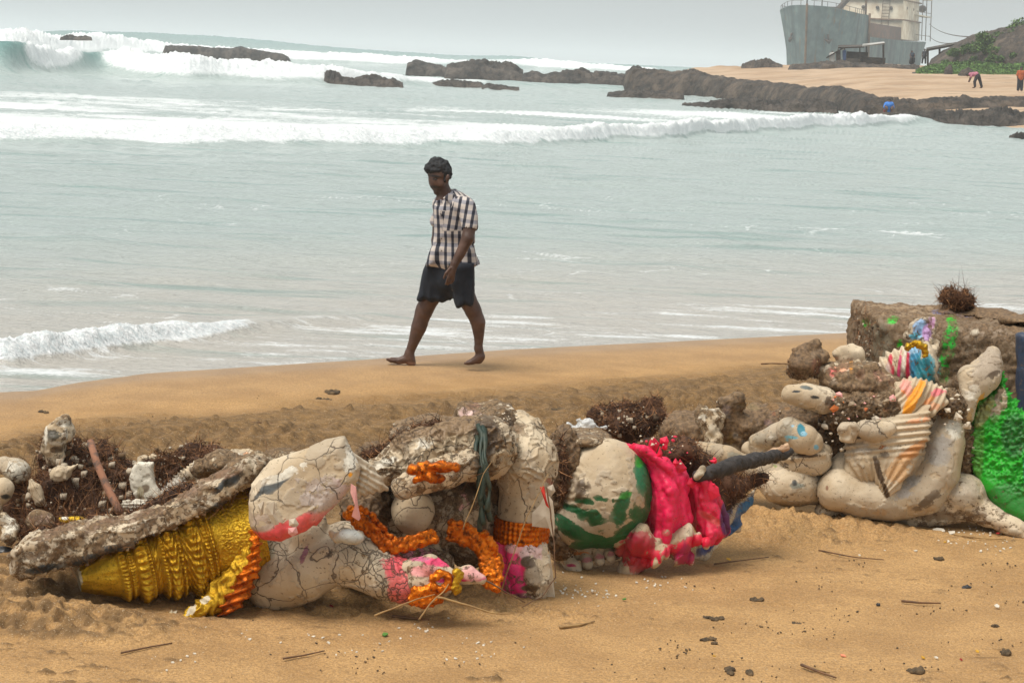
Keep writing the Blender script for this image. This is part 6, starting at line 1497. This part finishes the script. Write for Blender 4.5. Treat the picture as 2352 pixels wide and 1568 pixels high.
strand('dry_stalk', [(1108, 1330, 9.0), (1150, 1352, 9.0), (1185, 1372, 9.05), (1205, 1382, 9.1)], .004, M_twig, 'brown stalk between the trunk tip and the pink fist', 'stalk', G1)
strand('dry_stalk', [(1062, 1215, 9.1), (1085, 1160, 9.1), (1110, 1090, 9.14), (1128, 1060, 9.16)], .003, M_straw, 'thin straw rising in front of the torso left of the arm', 'stalk', G1)

# ---------------------------------------------------------------- litter on the sand
def onsand(px, py, dz=0.0):
    g = GG(px, py); g[2] = max(g[2], gz(g[0], g[1])) + dz
    return g
def twig(pts, r, mat, label, cat='twig', group='twigs and stalks strewn on the sand', lift=.012):
    p = np.array([onsand(x, y, lift) for x, y in pts])
    tt = np.linspace(0, len(p) - 1, 8)
    s_ = np.stack([np.interp(tt, np.arange(len(p)), p[:, i]) for i in range(3)], 1)
    o = mesh_obj('twig', *tube(s_, r * np.linspace(1.1, .6, 8), 6), mat)
    return tag(o, label, cat, group)
twig([(1285, 1446), (1330, 1441), (1365, 1432)], .006, M_straw, 'straw-coloured twig on the sand below the belly')
twig([(1840, 1532), (1880, 1548), (1920, 1562)], .006, M_twig, 'brown twig slanting down at the bottom edge')
twig([(1846, 1534), (1890, 1546), (1905, 1550)], .005, M_straw, 'pale stalk crossing the brown twig at the bottom edge')
twig([(278, 1505), (340, 1492), (395, 1482)], .004, M_twig, 'thin dark twig on the sand below the crown')
twig([(650, 1518), (700, 1510), (745, 1500)], .004, M_twig, 'twig lying beneath the head near the picture bottom')
twig([(900, 1420), (940, 1424), (985, 1428)], .007, M_twig, 'brown twig just below the trunk')
twig([(1640, 1300), (1700, 1292), (1765, 1284)], .004, M_twig, 'thin twig between the crimson cloth and the toppled statue')
twig([(2190, 1232), (2250, 1240), (2310, 1243)], .006, M_straw, 'yellow stalk lying below the toppled statue')
twig([(1880, 1268), (1960, 1284), (2030, 1290)], .004, M_twig, 'long thin twig on the sand under the toppled leg')
twig([(2070, 1385), (2110, 1389), (2160, 1390)], .006, M_twig, 'dark flat stalk at the lower right')
twig([(1748, 838), (1780, 837), (1812, 838)], .006, M_twig, 'dark stick on the wet sand left of the plinth', lift=.01)
twig([(430, 968), (460, 967), (490, 966)], .006, M_twig, 'reddish stick on the wet sand at the left', lift=.01)
twig([(572, 973), (600, 974), (625, 976)], .007, M_twig, 'brown stick on the beach left of the walking man', lift=.01)
def clod(px, py, rx, ry, mat, label, cat, group=None, seed=1, name='clod', h=.5):
    rx, ry = rx * .72, ry * .72
    g = onsand(px, py, 0)
    q = g[1] / F
    rng2 = np.random.default_rng(seed)
    pr = [EW(g + [rng2.normal() * rx * q * .5, rng2.normal() * rx * q * .4, ry * q * .15 * h], (rx * q * rng2.uniform(.3, .6), rx * q * .5, ry * q * rng2.uniform(.35, .7))) for _ in range(3)]
    V, Q = sdf_mesh(pr, max(.004, min(.012, rx * q / 10)), .01)
    N = vnormals(V, Q)
    V = V + N * (rx * q * .22 * vn(V, rx * q * .4, seed) + rx * q * .12 * vn(V, rx * q * .15, seed + 1))[:, None]
    o = mesh_obj(name, V, Q, mat, attrs={'paint': np.zeros((len(V), 4)), 'aux': np.tile([.2, .4, 0, 1.], (len(V), 1)), 'tone': .3 + .3 * vn(V, .02, seed)})
    return tag(o, label, cat, group)
M_darkc = simple('dark_clod', (.15, .095, .045), (.05, .035, .02), 30, .9, .6)
M_drk = simple('black_coal', (.02, .02, .022), (.05, .05, .05), 30, .7, .6)
GC = 'dark clods of weed and mud on the sand'
for i, (x, y, rx, ry, lb) in enumerate([(2215, 1348, 20, 9, 'black lump of charcoal on the sand at the right'), (2018, 1388, 9, 7, 'small black pebble right of the middle foreground'), (1745, 1378, 26, 6, 'dark weed clod in the middle foreground below the blue hem'), (1640, 1420, 34, 7, 'flat brown weed patch in the foreground below the cloth'),
        (1830, 1432, 20, 7, 'dark speckled clod in the foreground right of centre'), (1630, 1470, 28, 7, 'sandy brown clod low in the foreground'), (2290, 1440, 16, 14, 'fuzzy dark ball of weed at the lower right'), (2310, 1500, 34, 11, 'dark weed heap at the lower right corner'), (2110, 1385 + 155, 44, 6, 'long brown weed streak near the bottom right'),
        (1690, 1545, 40, 10, 'brown weed clod at the bottom centre right'), (2165, 1285, 22, 8, 'brown clod of sand below the plinth'), (1290, 943, 26, 5, 'brown clod on the churned sand behind the arm'), (683, 970, 18, 8, 'dark clod on the churned sand left of centre'), (745, 905, 44, 6, 'flat patch of dark weed near the water left of the man'), (735, 920, 30, 5, 'second flat weed patch below the first near the water'),
        (100, 946, 22, 6, 'small dark weed clump on the wet sand at the left'), (398, 978, 20, 8, 'dark clod on the churned sand behind the fibre heap'), (1740, 1255, 30, 9, 'rough sandy clod just right of the blue hem'), (1885, 1232, 18, 9, 'sandy lump under the toppled leg')]):
    m = M_drk if 'black' in lb else M_darkc
    tag(clod(x, y, rx, ry, m, lb, 'clod', GC, 50 + i), lb)
def chip(px, py, s, mat, label, group, name='plaster_chip', cat='chip', seed=1, parent=None):
    r3 = np.random.default_rng(seed)
    g = onsand(px, py, .008)
    k = r3.integers(4, 7); a0 = r3.uniform(0, 6.3)
    w = np.array([[s * r3.uniform(.5, 1.2) * math.cos(a0 + 6.283 * j / k), s * r3.uniform(.5, 1.2) * math.sin(a0 + 6.283 * j / k), 0] for j in range(k)])
    w[:, 2] = .35 * w[:, 0] * r3.uniform(-1, 1) + .4 * w[:, 1] * r3.uniform(0, 1)
    w = w + g + [0, 0, s * .35]
    n = len(w)
    V = np.concatenate([w, w - [0, 0, max(.004, s * .15)]])
    Fc = [tuple(range(n)), tuple(range(2 * n - 1, n - 1, -1))] + [(i, n + i, n + (i + 1) % n, (i + 1) % n) for i in range(n)]
    if parent == 'raw': return V, Fc
    o = mesh_obj(name, V, Fc, mat, smooth=False)
    return tag(o, label, cat, group)
M_chip = simple('white_chip', (.72, .66, .55), (.55, .48, .38), 20, .7)
M_pet = simple('yellow_petal', (.75, .42, .02), (.5, .25, .02), 20, .6)
M_redp = simple('red_petal', (.42, .02, .02), (.25, .01, .01), 20, .6)
M_org = simple('salmon_scrap', (.85, .30, .16), (.7, .22, .12), 20, .6)
M_grl = simple('green_leaf', (.05, .16, .02), (.10, .22, .04), 20, .6)
GP = 'chips and petals strewn on the sand'
for i, (x, y, s, m, lb, ct) in enumerate([(2155, 1224, .035, M_chip, 'largest curled white plaster chip below the plinth', 'chip'), (2185, 1228, .022, M_chip, 'white chip just right of the largest curled one', 'chip'), (1752, 1240, .022, M_chip, 'white chip beside the sandy clod near the blue hem', 'chip'), (2290, 1396, .014, M_chip, 'lone white chip at the right in the foreground', 'chip'), (2150, 1514, .010, M_chip, 'small white round chip low at the right', 'chip'),
        (575, 1472, .010, M_chip, 'white chip on the sand below the head', 'chip'), (135, 1320, .036, M_palef, 'pale flake hanging down in front of the sand heap at the left', 'chip'), (1700, 1244, .010, M_redp, 'dark red petal right of the blue hem', 'petal'), (1706, 1258, .016, M_redp, 'curled crimson petal on the sand near the hem', 'petal'), (2292, 1228, .012, M_redp, 'red petal below the plinth at the far right', 'petal'),
        (2208, 1518, .008, M_redp, 'small dark red petal low at the right', 'petal'), (1674, 1288, .014, M_pet, 'yellow petal below the blue hem', 'petal'), (2120, 1514, .012, M_pet, 'yellow petal left of the small round white chip', 'petal'), (2245, 1500, .012, M_pet, 'yellow petal near the lower right corner', 'petal'), (1640, 1510, .008, M_pet, 'tiny yellow petal in the bottom foreground', 'petal'), (2170, 1248, .010, M_pet, 'yellow petal between twig and plinth', 'petal'),
        (1935, 1510, .016, M_org, 'salmon pink scrap of paint in the foreground', 'chip'), (1434, 1380, .014, M_grl, 'small green leaf below the crimson cloth', 'leaf'), (885, 1462, .018, M_grl, 'green leaf on the sand beneath the trunk', 'leaf'), (760, 1396, .012, M_redp, 'pinkish red crumb beneath the head', 'petal'), (755, 1480, .010, M_chip, 'white crumb of plaster low beneath the head', 'chip')]):
    chip(x, y, s, m, lb, GP, {'chip': 'plaster_chip', 'petal': 'petal', 'leaf': 'leaf'}[ct], ct, 100 + i)
def make_crumbs():
    r3 = np.random.default_rng(77)
    for nm, mat, n, boxes, s0, s1, lb in (('crumb_scatter', M_chip, 240, [(1780, 1212, 2352, 1262), (1300, 1320, 1560, 1400), (1780, 1212, 2352, 1262), (300, 1420, 1200, 1520)], .002, .009, 'scatter of tiny white plaster crumbs on the sand'),
                                  ('weed_scatter', M_darkc, 330, [(1500, 1280, 2352, 1568), (1500, 1400, 2352, 1568), (0, 900, 2352, 1040), (300, 1420, 1500, 1568)], .0015, .0055, 'scatter of tiny dark weed and bark crumbs on the sand')):
        Vs, Fs, k = [], [], 0
        cl = [(r3.uniform(b[0], b[2]), r3.uniform(b[1], b[3])) for b in boxes for _ in range(12)]
        for i in range(n):
            c = cl[r3.integers(len(cl))]
            x, y = c[0] + r3.normal() * 40, c[1] + r3.normal() * 9
            if y > 1566 or y < 885: continue
            V, Fc = chip(x, y, r3.uniform(s0, s1) * (1 if nm[0] == 'c' else 1.2), None, '', '', seed=i, parent='raw')
            V = V - [0, 0, .004]
            Vs.append(V); Fs += [tuple(a + k for a in f) for f in Fc]; k += len(V)
        o = mesh_obj(nm, np.concatenate(Vs), Fs, mat, smooth=False, origin=(0, 0, 0))
        tag(o, lb, None, None, 'stuff')
make_crumbs()

bpy.context.view_layer.update()
heaps = [o for o in ob if o.name.startswith('coir_heap')]
cling('fibre', heaps[0], 0, .03, [(40, 960, 330, 1260)], 21, 620, (.003, .022), gm=M_gritw)
cling('fibre', heaps[1], 0, .03, [(30, 1080, 260, 1260)], 22, 160, (.003, .014), gm=M_gritw)
cling('fibre', heaps[2], 0, .03, [(330, 1020, 520, 1160)], 23, 140, (.003, .014), gm=M_gritw)
cling('fibre', heaps[3], 0, .03, [(1360, 920, 1540, 1020)], 24, 160, (.003, .014), gm=M_gritw)

# ================================================================== THE WALKING MAN
def make_man():
    Y = 17.0
    q = Y / F
    foot = W(950, 838, Y)
    rt = thing('person', (W(1010, 838, Y)[0], Y, foot[2]), 'barefoot man in checked shirt and dark shorts walking along the waterline, looking down', 'person')
    c = lambda *p, **k: C(*[(x, y, Y + d, r) for x, y, d, r in p], **k)
    # picture scale: 1 px = 3.5 mm. d = depth offset in metres (near arm negative)
    prims = [
        # head and neck, turned down and towards us
        E(1009, 399, Y, 25, 30, 25, .2), E(1003, 416, Y - .01, 19, 20, 19, .35), E(1006, 428, Y - .01, 14, 12, 13, .4), c((1014, 427, .0, 17), (1023, 448, .01, 17), (1030, 465, .02, 20)),
        c((992, 408, -.014, 4.2), (990, 420, -.022, 4.0), (993, 427, -.022, 4.8), k=.010),             # nose
        c((987, 401, -.02, 5), (998, 403, -.058, 5), (1010, 406, -.074, 4), k=.012),                   # brow
        c((997, 433, -.025, 4.2), (1006, 432, -.052, 3.4), k=.007), c((999, 437, -.025, 3.8), (1006, 436, -.048, 3.2), k=.006),   # lips
        E(1004, 442, Y - .012, 8, 6, 9, k=.012), E(1011, 422, Y - .062, 9, 9, 5, k=.02),
        E(1028, 409, Y - .078, 4.5, 9, 4, -.1, k=.008), E(1001, 412, Y - .092, 5, 2.6, 5, .1, k=.004, op='-'),
        # trunk
        c((1042, 472, .02, 30), (1042, 520, .02, 33), (1038, 590, .02, 32), (1034, 630, .02, 31)), c((1015, 462, .0, 16), (1066, 470, .02, 20)),
        # near arm hangs and swings forward, ends at the hand
        c((1070, 474, -.13, 18), (1079, 520, -.20, 15), (1074, 548, -.23, 13.5)), c((1074, 548, -.23, 13.5), (1056, 585, -.25, 11.5), (1044, 606, -.26, 8.6)),
        c((1044, 606, -.26, 8.6), (1038, 622, -.265, 9.5), (1034, 632, -.265, 9), k=.012),
        c((1032, 626, -.29, 3.2), (1028, 640, -.30, 2.9), (1026, 648, -.295, 2.6), k=.004), c((1036, 630, -.28, 3.2), (1030, 646, -.29, 2.9), (1024, 652, -.28, 2.6), k=.004),
        c((1040, 632, -.265, 3.2), (1035, 647, -.27, 2.8), (1028, 653, -.262, 2.5), k=.004), c((1043, 632, -.25, 3.0), (1041, 645, -.25, 2.7), (1036, 650, -.245, 2.4), k=.004),
        c((1034, 616, -.29, 3.6), (1024, 628, -.30, 3.2), (1020, 638, -.295, 2.7), k=.006),
        # far arm, seen as a sliver
        c((1014, 470, .18, 16), (1006, 520, .22, 13), (1004, 552, .23, 12)), c((1004, 552, .23, 12), (1000, 585, .20, 10), (996, 606, .17, 8)), c((996, 606, .17, 9), (990, 622, .16, 8), k=.01),
        c((988, 622, .15, 3), (984, 638, .14, 2.7), k=.004), c((991, 624, .16, 3), (988, 641, .155, 2.7), k=.004), c((994, 624, .17, 3), (992, 640, .168, 2.7), k=.004), c((985, 616, .14, 3.2), (979, 628, .13, 2.8), k=.004),
        # front (far) leg: heel strike with toes lifted
        c((1012, 640, .08, 27), (985, 690, .08, 22), (974, 715, .08, 19)), c((974, 712, .08, 19), (962, 752, .08, 18), (950, 785, .08, 12.5), (940, 812, .08, 9.5)), c((940, 812, .08, 10), (944, 830, .08, 11), (946, 834, .08, 9)),
        c((940, 822, .08, 11), (915, 829, .075, 8), (900, 826, .07, 6), k=.02),
        c((905, 829, .05, 3.6), (890, 825, .045, 3.2), k=.004), c((904, 828, .065, 3.0), (890, 826, .062, 2.6), k=.004), c((904, 829, .08, 2.8), (892, 827, .08, 2.4), k=.004), c((905, 830, .095, 2.6), (894, 829, .096, 2.2), k=.004), c((906, 831, .108, 2.4), (897, 831, .11, 2.0), k=.004),
        # rear (near) leg: heel rising
        c((1050, 640, -.06, 27), (1072, 685, -.09, 22), (1086, 712, -.09, 18.5)), c((1086, 710, -.09, 18), (1098, 740, -.09, 17.5), (1100, 775, -.09, 11.5), (1099, 800, -.09, 9)), c((1099, 800, -.09, 9), (1104, 818, -.09, 10.5), (1100, 826, -.09, 9)),
        c((1100, 822, -.09, 10.5), (1085, 830, -.095, 7.5), (1075, 833, -.1, 5.5), k=.02),
        c((1078, 833, -.12, 3.2), (1068, 834, -.125, 2.8), k=.004), c((1078, 834, -.10, 2.8), (1069, 835, -.10, 2.4), k=.004), c((1079, 834, -.085, 2.6), (1071, 835, -.083, 2.2), k=.004), c((1080, 834, -.07, 2.4), (1073, 835, -.068, 2.1), k=.004),
    ]
    V, Qf = sdf_mesh(prims, .0048, .022)
    N = vnormals(V, Qf)
    V = V + N * (.0012 * vn(V, .03, 3))[:, None]
    t = NT('man_skin'); co = t.coord()
    sk = t.mix(t.ramp(t.noise(9, co, 4), .35, .65), (.070, .034, .022), (.108, .055, .036))
    sk = t.mix(t.math('MULTIPLY', t.attr('paint').outputs['Alpha'], 1.0, clamp=True), sk, t.attr('paint').outputs['Color'])
    t.fin(sk, .5, t.bump(t.noise(90, co, 3), .002, .5))
    pa = paint_attr(V, [(1000, 430, 12, 3, (.02, .014, .012), 1.4, 5), (1005, 440, 14, 8, (.04, .027, .023), .8), (1001, 412, 7, 2.6, (.015, .010, .009), 1.2, 8), (1012, 418, 14, 7, (.20, .105, .07), .5), (940, 835, 30, 3.5, (.30, .16, .11), .7), (1000, 405, 12, 2.4, (.012, .010, .010), 1.2, 8)])
    mesh_obj('body', V, Qf, t.m, rt, attrs={'paint': pa})
    M_eye = simple('eye', (.06, .05, .045), (.03, .025, .022), 60, .3)
    for x, y, d in ((1001, 412, -.080),):
        V, Qf = sdf_mesh([E(x, y, Y + d, 3.6, 1.7, 3)], .0025, .002)
        mesh_obj('eye', V, Qf, M_eye, rt)
    # hair: cap over the skull with a clear hairline
    hp = [E(1007, 387, Y + .004, 27, 22, 27, .1), E(1023, 398, Y + .004, 14.5, 20, 25, .05), C((985, 388, Y - .02, 10), (984, 386, Y + .02, 10), k=.02), C((994, 372, Y, 9), (1006, 369, Y - .02, 9), (1019, 375, Y, 8), k=.02), E(1023, 412, Y - .06, 3.5, 8, 6), E(1000, 423, Y - .012, 19, 22, 25, .35, k=.006, op='-')]
    V, Qf = sdf_mesh(hp, .0055, .02)
    N = vnormals(V, Qf)
    V = V + N * (.008 * vn(V, .026, 5) + .005 * vn(V, .012, 6))[:, None]
    mesh_obj('hair', V, Qf, M_hair, rt)
    # checked shirt
    sp = [c((1044, 474, .02, 35), (1042, 520, .02, 37), (1040, 570, .02, 37), (1040, 596, .02, 41), k=.06), c((1012, 466, .02, 18), (1040, 452, .02, 13), (1072, 474, .0, 19), k=.04),
          PL([(1000, 560), (1070, 560), (1088, 570), (1100, 613), (1076, 617), (1040, 618), (1000, 616), (979, 611), (990, 575)], Y + .02, .15, .06, k=.05), PL([(996, 470), (1075, 460), (1088, 500), (1090, 560), (996, 560)], Y + .02, .135, .08, k=.05),
          C((1064, 470, Y - .09, 21), (1071, 478, Y - .135, 22.5), (1077, 500, Y - .17, 20.5), (1079, 519, Y - .195, 20), k=.03), C((1016, 470, Y + .14, 17), (1008, 495, Y + .19, 15), (1002, 510, Y + .21, 14), k=.03),
          # openings
          C((1079, 519, Y - .197, 16), (1078, 532, Y - .21, 17), k=.003, op='-'), C((1012, 440, Y - .07, 14), (1018, 458, Y - .09, 9), k=.004, op='-')]
    def shirtfold(V, P):
        return .008 * np.sin((P[:, 0] * .8 + P[:, 1] * .16) * .17 + 3 * vn(V, .22, 3)) * ss(480, 600, P[:, 1]) + .005 * vn(V, .07, 4)
    V, Qf = sdf_mesh(sp, .0065, .03)
    N = vnormals(V, Qf)
    V = V + N * shirtfold(V, PX(V))[:, None]
    # cloth coordinates: around the body and down it, sleeves turned with the arm
    P = PX(V)
    cx = np.interp(P[:, 1], [460, 520, 620], [1036, 1040, 1042])
    dx = V[:, 0] - W(cx, P[:, 1], Y)[:, 0]
    dyy = V[:, 1] - (Y + .02)
    sl = (dyy < -.135) & (P[:, 1] < 530)
    ang = np.arctan2(dx, -dyy)
    u = np.where(sl, (V[:, 0] - W(1072, 500, Y)[0]) * 1.0 + .02 * (P[:, 1] - 480) * q * 6, ang * .125 + dx * .25)
    v = V[:, 2] - np.where(sl, -.1 * dx, 0)
    t = NT('checked_cloth')
    uv = t.n('ShaderNodeCombineXYZ')
    a = t.attr('cu').outputs['Fac']; b_ = t.attr('cv').outputs['Fac']
    def band(x, per, w_, off=0.):
        m = t.math('PINGPONG', t.math('ADD', x, off), per / 2)
        return t.ramp(m, w_ - .002, w_ + .002, 1, 0)
    va = band(a, .060, .0120)
    ha = band(b_, .072, .0150); 
    base = t.mix(t.noise(30, t.coord(), 3), (.50, .44, .40), (.62, .55, .50))
    cc = t.mix(t.math('MULTIPLY', ha, .62), base, (.15, .17, .24))
    cc = t.mix(t.math('MULTIPLY', va, .93), cc, (.018, .022, .04))
    cc = t.mix(t.math('MULTIPLY', t.math('MULTIPLY', va, ha), .8), cc, (.010, .012, .022))
    t.fin(cc, .9, t.bump(t.noise(60, t.coord(), 3), .003, .4))
    mesh_obj('shirt', V, Qf, t.m, rt, attrs={'cu': u, 'cv': v})
    # collar
    cl = [PL([(1017, 455), (1030, 444), (1046, 448), (1052, 470), (1040, 478), (1028, 462)], Y - .085, .012, .008, sx=.5, sz=.25), PL([(1000, 462), (1014, 458), (1018, 474), (1004, 480)], Y - .07, .010, .007, sx=-.3), C((1038, 446, Y - .03, 6), (1046, 440, Y + .05, 6), (1030, 440, Y + .09, 6), k=.01)]
    V, Qf = sdf_mesh(cl, .004, .006)
    mesh_obj('collar', V, Qf, t.m, rt, attrs={'cu': V[:, 0] + .03, 'cv': V[:, 2] + .02})
    V, Qf = sdf_mesh([PL([(1033, 535), (1058, 535), (1058, 568), (1046, 573), (1033, 568)], Y - .128, .006, .004)], .004, .002)
    bpy.data.objects['collar'].name = 'collar'
    for yy in (492, 520, 548, 576, 600):
        V, Qf = sdf_mesh([E(1012 + (yy - 490) * .03, yy, Y - .122, 1.6, 1.6, 1.4)], .002, .001)
        mesh_obj('button', V, Qf, M_eye, rt)
    # shorts
    sh = [c((1036, 612, .02, 40), (1034, 640, .02, 42), k=.03),
          PL([(976, 606), (1040, 606), (1036, 694), (1000, 696), (958, 690), (968, 640)], Y + .08, .12, .05, k=.04), PL([(1030, 606), (1088, 606), (1089, 660), (1085, 702), (1048, 708), (1034, 650)], Y - .07, .12, .05, k=.04)]
    V, Qf = sdf_mesh(sh, .007, .03)
    N = vnormals(V, Qf)
    V = V + N * (.008 * np.sin(PX(V)[:, 0] * .22 + 3 * vn(V, .15, 3)) * ss(640, 700, PX(V)[:, 1]) + .006 * vn(V, .07, 4))[:, None]
    mesh_obj('shorts', V, Qf, simple('dark_shorts', (.010, .013, .020), (.018, .022, .032), 8, .9, .2), rt)
make_man()
